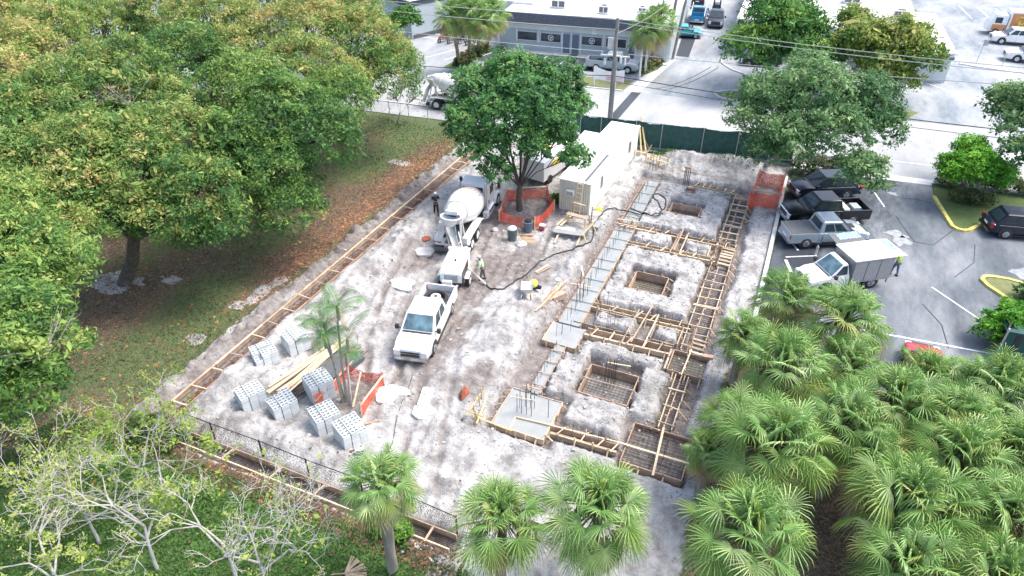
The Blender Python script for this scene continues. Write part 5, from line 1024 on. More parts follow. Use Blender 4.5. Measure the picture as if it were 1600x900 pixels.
o = vehicle('chassis', 'white utility truck with a tall box at the right edge of the far lot', 'truck', (23.4, 98.2), 183, 'white', 6.2, 2.0, 'rimw', name='utility_truck')
MB().box(-3.2, .1, -1.02, 1.02, .7, 2.5).build('box_body', M['white'], o)
o = empty('food_truck', (24.2, 110.8, .01), R(184), label='orange and yellow food truck with a white cab at the upper right', cat='food truck')
b = MB(); b.loft([[(x, -hw, .5), (x, hw, .5), (x, hw, zt-.2), (x, hw*.9, zt), (x, -hw*.9, zt), (x, -hw, zt-.2)] for x, hw, zt in [(2.6, 1.05, 2.5), (4.0, 1.05, 2.5), (4.5, 1.0, 1.6), (4.65, .95, 1.2)]]); b.build('cab', M['white'], o, smooth=30)
MB().pane((4.52, -.95, 1.55), (4.52, .95, 1.55), (4.05, .9, 2.35), (4.05, -.9, 2.35), .03, .97, .05, .95).build('windshield', M['glass_b'], o)
for s in (1, -1): MB().box(3.2, 4.0, s*1.055-.01, s*1.055+.01, 1.5, 2.2).build('side_window', M['glass'], o); MB().box(2.62, 4.2, s*1.056-.008, s*1.056+.008, .6, 1.35).build('orange_panel', M['orangep'], o)
MB().box(-3.6, 2.5, -1.15, 1.15, .6, 3.0).build('box_body', M['white'], o)
for s in (1, -1):
    f = MB().box(-3.4, 2.3, s*1.158-.006, s*1.158+.006, .8, 2.8).build('orange_panel', M['orangep'], o); b = MB()
    for k in range(9): b.stick((-3.1+k*.55, s*1.17, 1.0), (-2.7+k*.5, s*1.17, 1.0+.8+.1*(k % 3)), .16, .01)
    b.tube([(1.2+.5*math.cos(a), s*1.17, 2.0+.42*math.sin(a)) for a in [R(60+k*24) for k in range(11)]], .09, 5); b.build('yellow_swoosh', M['yellow'], f)
    for x in (3.6, -2.2): wheel(o, x, s*1.12, .42, .3, 'rimw')
# motorcycles
def bike(label, x, y, deg, c):
    o = empty('motorcycle', (x, y, .01), R(deg), label=label, cat='motorcycle')
    for wx in (.72, -.72):
        w_ = MB().tube([(wx+.25*math.cos(a), 0, .31+.25*math.sin(a)) for a in [2*math.pi*k/16 for k in range(17)]], .065, 6).build('wheel', M['tyre'], o, smooth=60); MB().cyl((wx, -.03, .31), (wx, .03, .31), .18, n=12).build('rim', M['rim'], w_)
    b = MB(); b.loft([[(x_, -w2, z0), (x_, w2, z0), (x_, w2*.8, z1), (x_, -w2*.8, z1)] for x_, w2, z0, z1 in [(-.75, .10, .62, .78), (-.2, .16, .5, .80), (.15, .17, .55, .98), (.45, .12, .6, .92)]]); b.build('tank_and_seat', M[c], o, smooth=40)
    MB().box(-.2, .3, -.14, .14, .25, .55).build('engine', M['chrome'], o); MB().stick((.72, 0, .3), (.5, 0, 1.0), .08).build('fork', M['chrome'], o); MB().stick((.45, -.38, 1.02), (.45, .38, 1.02), .04).build('handlebar', M['trim'], o); MB().cyl((.6, 0, .85), (.7, 0, .85), .1, n=10).build('headlight', M['lamp_c'], o); MB().cyl((-.8, .15, .3), (.0, .15, .35), .05, n=8).build('exhaust', M['chrome'], o)
bike('dark red motorcycle, leftmost of the row by the warehouse corner', -43.4, 78.2, 70, 'redp'); bike('silver motorcycle second from the left in the row by the white wing', -42.2, 78.3, 75, 'silver'); bike('black motorcycle third from the left, half behind the first roadside palm', -41.0, 78.4, 72, 'black'); bike('grey motorcycle, rightmost of the row behind the palm trunks', -39.8, 78.6, 74, 'grey')
o = empty('forklift', (-14.6, 107.6, .02), R(-82), label='dark forklift with a tall mast behind the dark pickup', cat='forklift')
MB().box(-1.1, .6, -.55, .55, .3, 1.1).build('body', M['dgrey'], o)
for s in (1, -1): MB().box(.7, .82, s*.4-.06, s*.4+.06, .1, 3.0).build('mast', M['trim'], o); MB().box(.85, 1.8, s*.25-.06, s*.25+.06, .1, .15).build('fork', M['trim'], o)
for x in (-.9, .4):
    for s in (1, -1): MB().stick((x, s*.5, 1.1), (x*.7, s*.45, 2.1), .06).build('cage_post', M['trim'], o); MB().cyl((x, s*.55, .3), (x, s*.62, .3), .3, n=14).build('wheel', M['tyre'], o)
MB().box(-.75, .45, -.5, .5, 2.1, 2.16).build('cage_roof', M['trim'], o); MB().box(.7, .82, -.4, .4, 2.9, 3.0).build('mast_bar', M['trim'], o)

# ================================================================== PEOPLE
def skinned(name, verts, edges, radii, mat, par, root=0, sub=1):
    me = bpy.data.meshes.new(name); me.from_pydata(verts, edges, []); o = bpy.data.objects.new(name, me); COL.objects.link(o); o.parent = par
    md = o.modifiers.new('Skin', 'SKIN'); md.use_smooth_shade = True
    sv = me.skin_vertices[0].data
    for k, r_ in enumerate(radii): sv[k].radius = (r_, r_) if not hasattr(r_, '__len__') else r_
    sv[root].use_root = True
    ms = o.modifiers.new('Subdivision', 'SUBSURF'); ms.levels = sub; ms.render_levels = sub; me.materials.append(mat); return o
def person(label, loc, deg, top, legs, hat=None, arms=None, stride=.12, lean=0., H=1.76, longsleeve=False):
    o = empty('person', loc, R(deg), label=label, cat='person'); s = H/1.76
    hip, chest, neck, head = Vector((0, 0, .93)), Vector((lean*.6, 0, 1.30)), Vector((lean, 0, 1.50)), Vector((lean*1.15+.02, 0, 1.645))
    arms = arms or [((.02, .30, 1.15), (.12, .30, .90)), ((.02, -.30, 1.15), (.12, -.28, .90))]
    V_ = [hip, Vector((lean*.3, 0, 1.10)), chest, neck, head-Vector((0, 0, .05)), head+Vector((0, 0, .06))]; Ed = [(0, 1), (1, 2), (2, 3), (3, 4), (4, 5)]; Rr = [(.135, .105), (.125, .10), (.15, .11), .055, .085, .08]
    for i, sg in enumerate((1, -1)):
        sh = Vector((lean*.85, sg*.19, 1.43)); el = Vector(arms[i][0]); wr = Vector(arms[i][1]); d = (wr-el).normalized(); b0 = len(V_); V_ += [sh, el, wr, wr+d*.09]; Ed += [(2, b0), (b0, b0+1), (b0+1, b0+2), (b0+2, b0+3)]; Rr += [.062, .045, .030, (.042, .02)]
        side = Vector((0, 1, 0)) if abs(d.y) < .8 else Vector((1, 0, 0))
        for k, (off, ln) in enumerate([(-.03, .07), (-.01, .085), (.01, .08), (.03, .06)]): V_ += [wr+d*.10+side*off, wr+d*(.10+ln*.5)+side*off, wr+d*(.10+ln)+side*off+Vector((.015, 0, -.005))]; n = len(V_); Ed += [(b0+3, n-3), (n-3, n-2), (n-2, n-1)]; Rr += [.010, .009, .008]
        V_ += [wr+d*.05+Vector((.035, 0, 0)), wr+d*.10+Vector((.055, 0, 0))]; n = len(V_); Ed += [(b0+2, n-2), (n-2, n-1)]; Rr += [.011, .009]
    feet = []
    for sg in (1, -1):
        b0 = len(V_); hx = Vector((0, sg*.09, .90)); kn = Vector((sg*stride*.6+.03, sg*.10, .50)); an = Vector((sg*stride, sg*.11, .09)); toe = an+Vector((.17, sg*.02, -.05)); V_ += [hx, kn, an, toe]; Ed += [(0, b0), (b0, b0+1), (b0+1, b0+2), (b0+2, b0+3)]; Rr += [.085, .058, .038, .035]; feet.append((hx, kn, an, toe))
    body = skinned('body', [tuple(v*s) for v in V_], Ed, Rr, M['skin'], o)
    sv = [hip+Vector((0, 0, -.04)), Vector((lean*.3, 0, 1.12)), chest, Vector((lean*.95, 0, 1.46))]; se = [(0, 1), (1, 2), (2, 3)]; sr = [(.155, .125), (.145, .122), (.17, .132), (.09, .08)]
    for i, sg in enumerate((1, -1)):
        sh = Vector((lean*.85, sg*.195, 1.42)); el = Vector(arms[i][0]); wr = Vector(arms[i][1]); b0 = len(sv); sv += [sh, sh.lerp(el, .75)]; se += [(2, b0), (b0, b0+1)]; sr += [.08, .066]
        if longsleeve: sv += [el, el.lerp(wr, .85)]; se += [(b0+1, b0+2), (b0+2, b0+3)]; sr += [.06, .045]
    skinned('shirt', [tuple(v*s) for v in sv], se, sr, M[top], body)
    tv = [hip]; te = []; tr_ = [(.16, .125)]
    for hx, kn, an, toe in feet: b0 = len(tv); tv += [hx+Vector((0, 0, -.06)), kn, an+Vector((0, 0, .03))]; te += [(0, b0), (b0, b0+1), (b0+1, b0+2)]; tr_ += [.100, .076, .062]
    skinned('trousers', [tuple(v*s) for v in tv], te, tr_, M[legs], body)
    for hx, kn, an, toe in feet: MB().tube([(an-Vector((.07, 0, .05)))*s, (an+Vector((.05, 0, -.045)))*s, toe*s], [.055, .058, .04], 8).build('shoe', M['trim'], body, smooth=60)
    hc = head*s+Vector((0, 0, .035)); b = MB(); 
    if hat: b.tube([hc+Vector((0, 0, dz)) for dz in (.0, .0, .03, .08, .115, .13)], [.16, .118, .118, .10, .06, .01], 16); b.build('hard_hat', M[hat], body, smooth=60)
    else: b.tube([hc+Vector((-.012, 0, dz)) for dz in (-.06, .0, .05, .085, .10)], [.07, .098, .092, .055, .01], 14); b.build('hair', M['hair'], body, smooth=60)
    for sg in (1, -1): MB().cyl(hc+Vector((.078, sg*.032, -.035)), hc+Vector((.088, sg*.032, -.035)), .011, n=8).build('eye', M['trim'], body); MB().cyl(hc+Vector((0, sg*.083, -.045)), hc+Vector((0, sg*.095, -.045)), .024, n=8).build('ear', M['skin'], body)
    MB().tube([hc+Vector((.078, 0, -.03)), hc+Vector((.105, 0, -.065)), hc+Vector((.08, 0, -.075))], [.008, .016, .008], 6).build('nose', M['skin'], body); MB().box(hc.x+.078, hc.x+.088, -.024, .024, hc.z-.105, hc.z-.095).build('mouth', M['textred'], body)
    return o
person('person in dark navy clothes and white hard hat standing left of the cement mixer', (-22.15, 37.45, gz(-22.15, 37.45)), -50, 'navy', 'darkc', 'hat', arms=[((.10, .27, 1.2), (.30, .12, 1.35)), ((.12, -.26, 1.18), (.30, -.10, 1.22))])
person('person in a pale green reflective vest guiding the pump hose on the muddy ground', (-15.9, 32.0, gz(-15.9, 32.0)), 200, 'hivizp', 'dgrey', 'hat', arms=[((.16, .28, 1.12), (.34, .22, .95)), ((.14, -.28, 1.12), (.34, -.2, .98))], lean=.14, longsleeve=True)
person('person in a lime long sleeved shirt and blue jeans walking behind the catering truck', (7.75, 42.95, .012), 125, 'hiviz', 'jeans', None, arms=[((.08, .26, 1.17), (.26, .14, 1.08)), ((.08, -.26, 1.17), (.27, -.12, 1.10))], stride=.16, longsleeve=True)
person('person in a long white shirt and dark trousers outside the clinic between the trees', (-1.4, 82.8, .012), -60, 'shirtw', 'darkc', None, stride=.18, longsleeve=True, H=1.9)

# ================================================================== SITE OBJECTS
def block_geo(b, x, y, z, q, L_=.39, W2_=.19, H_=.19):
    """hollow block: four walls, web and two dark cores"""
    t = .035; hx, hy = L_/2, W2_/2
    for bx in [(-hx, hx, -hy, -hy+t), (-hx, hx, hy-t, hy), (-hx, -hx+t, -hy+t, hy-t), (hx-t, hx, -hy+t, hy-t), (-t/2, t/2, -hy+t, hy-t)]:
        b.box(x+bx[0], x+bx[1], y+bx[2], y+bx[3], z, z+H_, q)
    b.mi = 1; b.box(x-hx+t, x+hx-t, y-hy+t, y+hy-t, z+.004, z+.03, q); b.mi = 0
bm_ = MB(); block_geo(bm_, 0, 0, 0, None); bme = bm_.build('block', [M['block'], M['core']], link=False).data
def block_stack(label, x, y, deg, nx_, ny_, nz_, missing=()):
    z = gz(x, y)-.05; o = empty('block_stack', (x, y, max(z, -.1)), R(deg), label=label, cat='concrete blocks', group='strapped stacks of concrete blocks'); rr = random.Random(int(x*10)); n = 0
    for k in range(nz_):
        for i in range(nx_):
            for j in range(ny_):
                if not (k == nz_-1 or i in (0, nx_-1) or j in (0, ny_-1)): continue
                if k == nz_-1 and (i, j) in missing: continue
                if n >= 100: continue
                c = newobj('block', bme, o, ((i-(nx_-1)/2)*.40+rr.uniform(-.008, .008), (j-(ny_-1)/2)*.20+rr.uniform(-.006, .006), k*.2)); n += 1
    w_ = nx_*.4; d_ = ny_*.2; h_ = nz_*.2
    for t in (-.18,): MB().box(t*w_-.012, t*w_+.012, -d_/2-.006, -d_/2-.002, 0, h_).box(t*w_-.012, t*w_+.012, -d_/2, d_/2, h_+.001, h_+.005).build('strap', M['trim'], o)
    return o
block_stack('grey hollow block stack farthest up beside the thin palm fronds', -22.45, 22.0, 62, 3, 6, 5, ((2, 0), (2, 1), (0, 5)))
block_stack('grey hollow block stack closest to the ladder form, left of the lumber', -23.2, 20.35, 58, 3, 6, 4, ((0, 0), (0, 1), (1, 3), (2, 3)))
block_stack('grey hollow block stack farthest to the left at the near end of the sand', -21.7, 17.55, 62, 3, 6, 5, ((2, 5), (0, 5), (1, 5)))
block_stack('grey hollow block stack just below the ends of the loose lumber', -19.95, 17.75, 62, 3, 6, 5, ((0, 4), (0, 5), (1, 5)))
block_stack('grey hollow block stack between the dark steel bars and the orange palm net', -19.0, 19.45, 60, 3, 6, 6)
block_stack('grey hollow block stack in front of the left end of the orange palm net', -17.5, 17.85, 60, 3, 6, 5)
block_stack('grey hollow block stack farthest to the right, nearest the fan palm with the visible trunk', -15.85, 17.55, 62, 3, 6, 5, ((2, 0), (2, 1)))
for lab, x, y, dg, up in [('single loose hollow block lying between two stacks below the steel bars', -18.85, 18.35, 20, 0), ('single loose hollow block standing at the corner of the rightmost stack', -15.0, 17.0, 40, 1), ('single loose hollow block leaning beside the stack before the palm net', -16.5, 17.9, 80, 0)]:
    c = newobj('loose_block', bme, None, (x, y, gz(x, y)+(.2 if up else 0))); c.rotation_euler = (R(90) if up else 0, 0, R(dg)); T(c, label=lab, cat='concrete block')
rr = random.Random(2)
for k in range(15):
    a = Vector((-21.65+k*.085+rr.uniform(-.15, .15), 18.75-k*.05+rr.uniform(-.25, .2), .30+.05*(k % 4))); c = Vector((-20.3+rr.uniform(-.45, .45)+k*.02, 23.1+rr.uniform(-.7, .3)-k*.04, .36+.06*(k % 4)))
    T(MB().stick(a, c, .11, .045).build('lumber', M['wood_pale']), label={0: 'outermost long pale plank on the left side of the fanned lumber pile', 14: 'outermost long pale plank on the palm side of the fanned lumber pile'}.get(k, 'long pale plank in the middle of the loose fanned lumber pile'), cat='plank', group='loose planks in the lumber pile')
for k in range(16):
    x0 = -20.6+k*.06+rr.uniform(-.03, .03); zt = .18+.05*(k % 3); T(MB().cyl((x0, 18.6+rr.uniform(-.2, .2), zt), (x0+1.1, 23.0+rr.uniform(-.2, .2), zt+.04), .024, n=6).build('steel_bar', M['rebar']), label='long dark steel bar in the bundle under the pale lumber', cat='steel bar', group='dark bars under the lumber')
o = T(MB().box(-.75, .75, -1.1, 1.1, .1, .34).build('steel_sheets', M['dgrey'], loc=(-19.35, 21.6, .05)), label='flat dark grey sheets stacked at the far end of the lumber', cat='sheet stack'); o.rotation_euler = (0, 0, R(-15))
# wheelbarrow
o = empty('wheelbarrow', (-12.55, 31.1, gz(-12.55, 31.1)), R(110), label='pale steel wheelbarrow standing on the sand mound', cat='wheelbarrow')
b = MB(); outer = [[(-.55, -.36, .75), (.5, -.36, .68), (.5, .36, .68), (-.55, .36, .75)], [(-.3, -.22, .38), (.3, -.22, .38), (.3, .22, .38), (-.3, .22, .38)]]
b.loft([outer[0], outer[1], [(x*.9, y*.9, z+.03) for x, y, z in outer[1]], [(x*.93, y*.92, z) for x, y, z in outer[0]]], False); b.f.append((4, 5, 6, 7)); b.m.append(0); b.f.append((8, 11, 10, 9)); b.m.append(0); b.build('tray', M['white_d'], o)
for s in (1, -1): MB().tube([(-1.15, s*.3, .6), (-.4, s*.25, .42), (.65, s*.06, .25)], .025, 6).build('handle', M['wood'], o); MB().stick((-.45, s*.22, .38), (-.5, s*.25, 0), .05).build('leg', M['dgrey'], o)
w_ = MB().cyl((.68, -.05, .2), (.68, .05, .2), .2, n=16).build('wheel', M['tyre'], o); MB().cyl((.68, -.06, .2), (.68, .06, .2), .09, n=12).build('rim', M['rim'], w_)
o = empty('tool_bundle', (-12.45, 31.85, gz(-12.45, 31.85)), R(20), label='crumpled yellow vest on a dark bundle just behind the wheelbarrow', cat='bundle')
b = MB(); b.tube([(0, 0, .25), (0, 0, .42), (.05, 0, .55), (.03, 0, .6)], [.26, .3, .2, .03], 9); b.build('yellow_vest', M['yelbag'], o, smooth=60); MB().tube([(-.45, 0, .12), (0, .05, .2), (.5, -.05, .12)], [.12, .22, .1], 8).build('dark_bag', M['navy'], o, smooth=60)
# hose
def on(pts, r_, lift=0.): return [(x, y, max(gz(x, y), -.25)+r_+lift) for x, y in pts]
def catmull(pts, n=6):
    P_ = [Vector((*p, 0)) if len(p) == 2 else Vector(p) for p in pts]; out = []
    for i in range(len(P_)-1):
        a, b_, c, d = P_[max(i-1, 0)], P_[i], P_[i+1], P_[min(i+2, len(P_)-1)]
        for k in range(n): t = k/n; out.append(.5*((2*b_)+(-a+c)*t+(2*a-5*b_+4*c-d)*t*t+(-a+3*b_-3*c+d)*t**3))
    out.append(P_[-1]); return out
hp = [(-15.4, 31.4), (-14.9, 31.2), (-14.3, 31.3), (-13.9, 32.1), (-13.6, 33.6), (-13.3, 35.2), (-12.7, 36.6), (-11.9, 37.4), (-11.2, 38.0), (-11.0, 39.0), (-11.4, 40.6), (-11.5, 42.2), (-11.2, 43.6), (-10.5, 44.2), (-9.6, 44.2), (-8.9, 44.1), (-8.2, 44.3), (-7.7, 45.0), (-7.6, 45.9), (-7.9, 47.1), (-8.6, 47.5), (-8.8, 46.9), (-8.1, 46.0), (-7.7, 45.2)]
T(MB().tube([(p.x, p.y, max(gz(p.x, p.y), .02)+.06) for p in catmull(hp, 5)], .042, 8).build('pump_hose', M['hose'], smooth=60), label='thick black pump hose winding from the pump across the sand to the far island', cat='hose')
hp = [(-9.9, 44.6), (-9.2, 44.3), (-8.5, 43.95), (-7.9, 44.1), (-7.5, 44.6)]
T(MB().tube([(p.x, p.y, max(gz(p.x, p.y), .02)+.16) for p in catmull(hp, 5)], .05, 8).build('pump_hose', M['hose'], smooth=60), label='short second black hose crossing the left strip near the coil', cat='hose')
T(MB().tube([(-16.9, 31.9, .75), (-16.2, 31.7, .5), (-15.4, 31.4, .2)], .05, 8).build('pump_pipe', M['white_d']), label='pale rigid delivery pipe leaving the side of the pump', cat='pipe')
T(MB().tube([(p.x, p.y, gz(p.x, p.y)+.02) for p in catmull([(-15.5, 22.6), (-15.0, 21.2), (-14.6, 19.6), (-13.9, 18.0), (-13.6, 16.6), (-13.4, 15.4)], 4)], .015, 5).build('power_cord', M['wire_d']), label='thin dark cord lying across the pale sand below the white pickup', cat='cord')
T(MB().tube([(p.x, p.y, gz(p.x, p.y)+.02) for p in catmull([(-1.3, 21.0), (-.8, 21.6), (-.2, 22.4), (.1, 23.4)], 4)], .02, 5).build('power_cord', M['wire_d']), label='short dark cord beside the near right mesh pad', cat='cord')
# bins and rubbish under the tree
def bin_(label, x, y, r_, h_, mat, fill):
    o = empty('rubbish_bin', (x, y, gz(x, y)), label=label, cat='bin'); MB().tube([(0, 0, 0), (0, 0, h_), (0, 0, h_+.04)], [r_*.8, r_, r_*1.07], 18).build('barrel', M[mat], o, smooth=50); MB().tube([(0, 0, h_), (0.02, 0, h_+.16), (0, 0, h_+.22)], [r_*.95, r_*.6, .02], 9).build('rubbish', M[fill], o)
bin_('dark grey bin with white rubbish on top, in the debris before the orange net', -16.15, 37.2, .36, .85, 'binm', 'litterw'); bin_('blue grey bin right against the orange tree net', -15.6, 38.7, .34, .85, 'binb', 'darkc')
o = T(MB().box(-.2, .2, -.16, .16, 0, .28).build('cooler', M['redp'], loc=(-14.75, 39.25, gz(-14.75, 39.25)+.1)), label='small red and white cooler beside the blue grey bin', cat='cooler'); c = MB().box(-.21, .21, -.17, .17, .28, .36).build('lid', M['roofw'], o)
def lump(name, label, cat, x, y, rx, ry, h_, mat, seed, group=None):
    rr = random.Random(seed); n = 9; b = MB(); rings = []
    for f, z in ((1, 0), (.95, h_*.5), (.5, h_), (.05, h_*1.05)): rings.append([(f*rx*rr.uniform(.75, 1.15)*math.cos(2*math.pi*k/n), f*ry*rr.uniform(.75, 1.15)*math.sin(2*math.pi*k/n), z*rr.uniform(.8, 1.2)) for k in range(n)])
    b.loft(rings); return T(b.build(name, M[mat], loc=(x, y, gz(x, y)-.02)), label=label, cat=cat, group=group)
lump('white_bag', 'crumpled white bag right of the dark grey bin', 'bag', -15.35, 36.9, .42, .36, .28, 'litterw', 3); lump('white_bag', 'small white bag left of the debris under the shade tree', 'bag', -17.8, 37.9, .25, .2, .2, 'litterw', 4)
lump('clay_spill', 'small pile of red brown clay behind the cement mixer', 'pile', -21.5, 34.6, .38, .35, .12, 'redbrick', 5); lump('stump', 'dark red brown stump of wood on the sand left of the poured pad', 'stump', -12.3, 22.3, .22, .42, .35, 'redbrick', 6)
rr = random.Random(7)
for k in range(5): T(MB().box(-rr.uniform(.3, .6), rr.uniform(.3, .6), -.25, .25, 0, .03, Matrix.Rotation(rr.uniform(0, 3), 4, 'Z') @ Matrix.Rotation(rr.uniform(-.25, .25), 4, 'X')).build('cardboard', M['card'], loc=(-15.6+rr.uniform(-1.1, .8), 37.9+rr.uniform(-.6, .5), gz(-15.6, 37.9)+.08+k*.03)), label='torn brown cardboard piece in the debris between the two bins', cat='cardboard', group='cardboard pieces by the bins')
for k in range(16): 
    x = -16.6+rr.uniform(-1.5, 1.5); y = 37.3+rr.uniform(-.7, 1.2); lump('litter', 'small scrap of pale litter scattered round the bins under the shade tree', 'litter', x, y, .11, .09, .08, rr.choice(['litterw', 'litterw', 'conc_old', 'cap']), k+30, 'litter scraps round the bins')
# work table, saw horses, ladder
o = empty('steel_plate', (-12.62, 38.75, gz(-12.6, 38.7)), R(8), label='pale grey sheet lying on two boards below the wooden table', cat='sheet'); MB().box(-1.1, 1.1, -.02, .62, .32, .36).build('sheet', M['conc'], o); MB().box(-1.0, .3, .45, .75, .365, .39).build('sheet', M['litterw'], o)
for x in (-.75, .75): MB().stick((x-.05, -.85, .02), (x+.05, .6, .28), .12, .05).build('runner', M['wood_pale'], o)
o = empty('work_table', (-12.75, 40.9, gz(-12.7, 40.9)), R(-6), label='rough wooden work bench at the foot of the ladder', cat='bench')
MB().box(-.75, .75, -.35, .05, .72, .77).build('top', M['wood'], o); MB().box(-.6, .6, .1, .3, .5, .55).build('shelf', M['wood_pale'], o); MB().stick((-.75, -.3, .3), (.75, -.32, .3), .09, .04).build('stretcher', M['wood_pale'], o)
for x in (-.7, .7):
    for y in (-.3, .4): MB().stick((x*1.08, y*1.15, 0), (x, y, .75), .09, .05).build('leg', M['wood_yel'], o)
for x in (-.62, .85): MB().stick((x, .5, .0), (x, .55, 1.35), .09, .06).build('upright', M['wood'], o)
MB().stick((-.7, .55, 1.3), (.3, .6, 1.25), .1, .05).build('top_rail', M['wood'], o)
for k in range(2): T(MB().stick((-13.9+k*.25, 39.9, gz(-13.9, 39.9)+.03), (-13.45+k*.25, 41.3, .65), .13, .05).build('plank', M['wood_pale']), label=['left one of two pale planks leaning on the work bench', 'right one of two pale planks leaning on the work bench'][k], cat='plank', group='planks leaning on the bench')
o = empty('ladder', (-13.15, 41.75, gz(-13.1, 41.7)), R(-1.6), label='pale ladder leaning against the end wall of the site office', cat='ladder')
for s in (1, -1): MB().stick((s*.24, 0, 0), (s*.19, .68, 2.75), .06, .035).build('rail', M['wood_pale'], o)
for k in range(8): t = (k+.6)/8.6; MB().stick((-.22, .68*t, 2.75*t), (.22, .68*t, 2.75*t), .05, .04).build('rung', M['wood_pale'], o)
lump('yellow_bag', 'small yellow bag at the base of the long office side wall', 'bag', -12.0, 43.6, .25, .22, .3, 'yelbag', 9)
T(MB().stick((-11.75, 41.2, gz(-11.7, 41.2)+.05), (-11.0, 43.4, gz(-11, 43.4)+.1), .12, .05).build('plank', M['wood_pale']), label='single pale plank on the sand right of the site office', cat='plank')
o = empty('saw_horse', (-11.35, 38.9, gz(-11.3, 38.9)), R(80), label='weathered saw horse frame beside the hose bend', cat='saw horse')
MB().stick((-.9, 0, .6), (.9, .05, .65), .09, .06).build('beam', M['wood_yel'], o)
for x in (-.7, .7):
    for s in (1, -1): MB().stick((x, s*.35, 0), (x, 0, .62), .07, .04).build('leg', M['wood_yel'], o)
T(MB().box(-.2, .2, -.45, .45, 0, .2).build('concrete_curb_piece', M['conc'], loc=(-11.1, 40.3, gz(-11.1, 40.3)+.05)), label='pale rectangular block lying in the hose bend on the berm', cat='block')
# mid clutter
o = empty('wooden_crate', (-10.85, 31.9, gz(-10.8, 31.9)), R(60), label='plywood box among loose boards on the berm left of the strip footing', cat='crate'); MB().box(-.5, .5, -.2, .2, 0, .38).build('box', M['wood_red'], o)
for k, (a, c) in enumerate([((-11.4, 29.6), (-10.9, 33.6)), ((-11.25, 30.3), (-10.9, 33.2)), ((-11.1, 31.2), (-10.7, 33.0)), ((-11.5, 30.8), (-11.1, 33.0)), ((-11.35, 30.1), (-11.0, 32.2))]):
    T(MB().stick((*a, gz(*a)+.08), (*c, gz(*c)+.25+.04*k), .09, .045).build('plank', M['wood']), label=['longest thin board in the loose bunch beside the plywood box', 'thin board leaning right beside the plywood box', 'short thin board closest to the plywood box', 'thin board at the outer left of the bunch by the plywood box', 'shortest thin board in the middle of the bunch by the plywood box'][k], cat='plank', group='boards beside the plywood box')
for k, (a, c) in enumerate([((-13.1, 33.9), (-12.7, 35.0)), ((-12.95, 33.8), (-12.5, 34.9))]): T(MB().stick((*a, gz(*a)+.06), (*c, gz(*c)+.07), .13, .04).build('plank', M['wood' if k else 'wood_pale']), label=['paler left board of the two short ones between hose and wheelbarrow', 'browner right board of the two short ones between hose and wheelbarrow'][k], cat='plank', group='short boards by the wheelbarrow')
T(MB().stick((-11.2, 36.6, gz(-11.2, 36.6)+.06), (-10.4, 35.4, gz(-10.4, 35.4)+.08), .10, .04).build('plank', M['litterw']), label='pale board lying on the berm near the middle of the strip footing', cat='plank')
o = T(MB().tube([(0, 0, 0), (0, 0, .34), (0, 0, .36)], [.13, .16, .165], 14).build('bucket', M['roofw'], loc=(-11.3, 33.1, gz(-11.3, 33.1))), label='small white bucket on the sand near the loose boards', cat='bucket')
for lab, x, y, rx, ry, s_ in [('flat pale spill of hardened concrete beside the palm net', -15.6, 20.7, .8, .7, 1), ('flat pale spill of hardened concrete with a raised strip left of the mound', -13.6, 20.4, .55, .5, 2), ('round pale puddle of dried concrete on the mud above the thin palm', -20.2, 29.5, .85, .6, 5), ('small pale puddle of dried concrete near the mixer wheels', -20.8, 33.3, .7, .5, 6)]:
    b = MB(); pl = blob(0, 0, rx, ry, 22, .3, s_); b.prism(pl, -.1, .035); T(b.build('concrete_spill', M['litterw'] if s_ < 3 else M['conc_old'], loc=(x, y, gz(x, y)+.02)), label=lab, cat='spill')
T(MB().stick((-14.3, 21.9, gz(-14.3, 21.9)+.05), (-13.9, 20.6, gz(-13.9, 20.6)+.1), .28, .05).build('slab_piece', M['litterw']), label='pale strip of board lying against the pale concrete spill', cat='board')
T(MB().stick((-16.4, 17.9, gz(-16.4, 17.9)+.1), (-15.2, 19.0, gz(-15.2, 19)+.1), .1, .05).build('plank', M['wood_red']), label='short brown board right of the rightmost block stack', cat='plank')
T(MB().stick((-18.2, 18.9, gz(-18.2, 18.9)+.05), (-17.1, 18.3, gz(-17.1, 18.3)+.05), .12, .05).build('plank', M['wood_pale']), label='short pale board between the stack and the palm net', cat='plank')
T(MB().box(-.3, .3, -.25, .25, 0, .03).build('metal_plate', M['silver'], loc=(-10.3, 13.55, .02)), label='small blue grey plate lying in the mulch below the near trench', cat='plate')
T(MB().stick((-10.6, 14.0, .03), (-8.9, 13.3, .03), .07, .04).build('plank', M['wood_pale']), label='thin pale stick in the mulch below the near trench', cat='stick')
T(MB().box(-.35, .35, -.12, .12, 0, .12).build('debris', M['rust'], loc=(-6.4, 49.2, gz(-6.4, 49.2)+.05)), label='dark rusty lump on the far island behind the pit', cat='debris')
T(MB().stick((-3, 47.2, .1), (-2.0, 47.9, .12), .09, .04).build('plank', M['wood_pale']) if False else MB().stick((-1.9, 46.6, gz(-1.9, 46.6)+.06), (-.9, 47.3, gz(-.9, 47.3)+.06), .1, .04).build('plank', M['wood_pale']), label='pale board on the sand below the corner orange net', cat='plank')
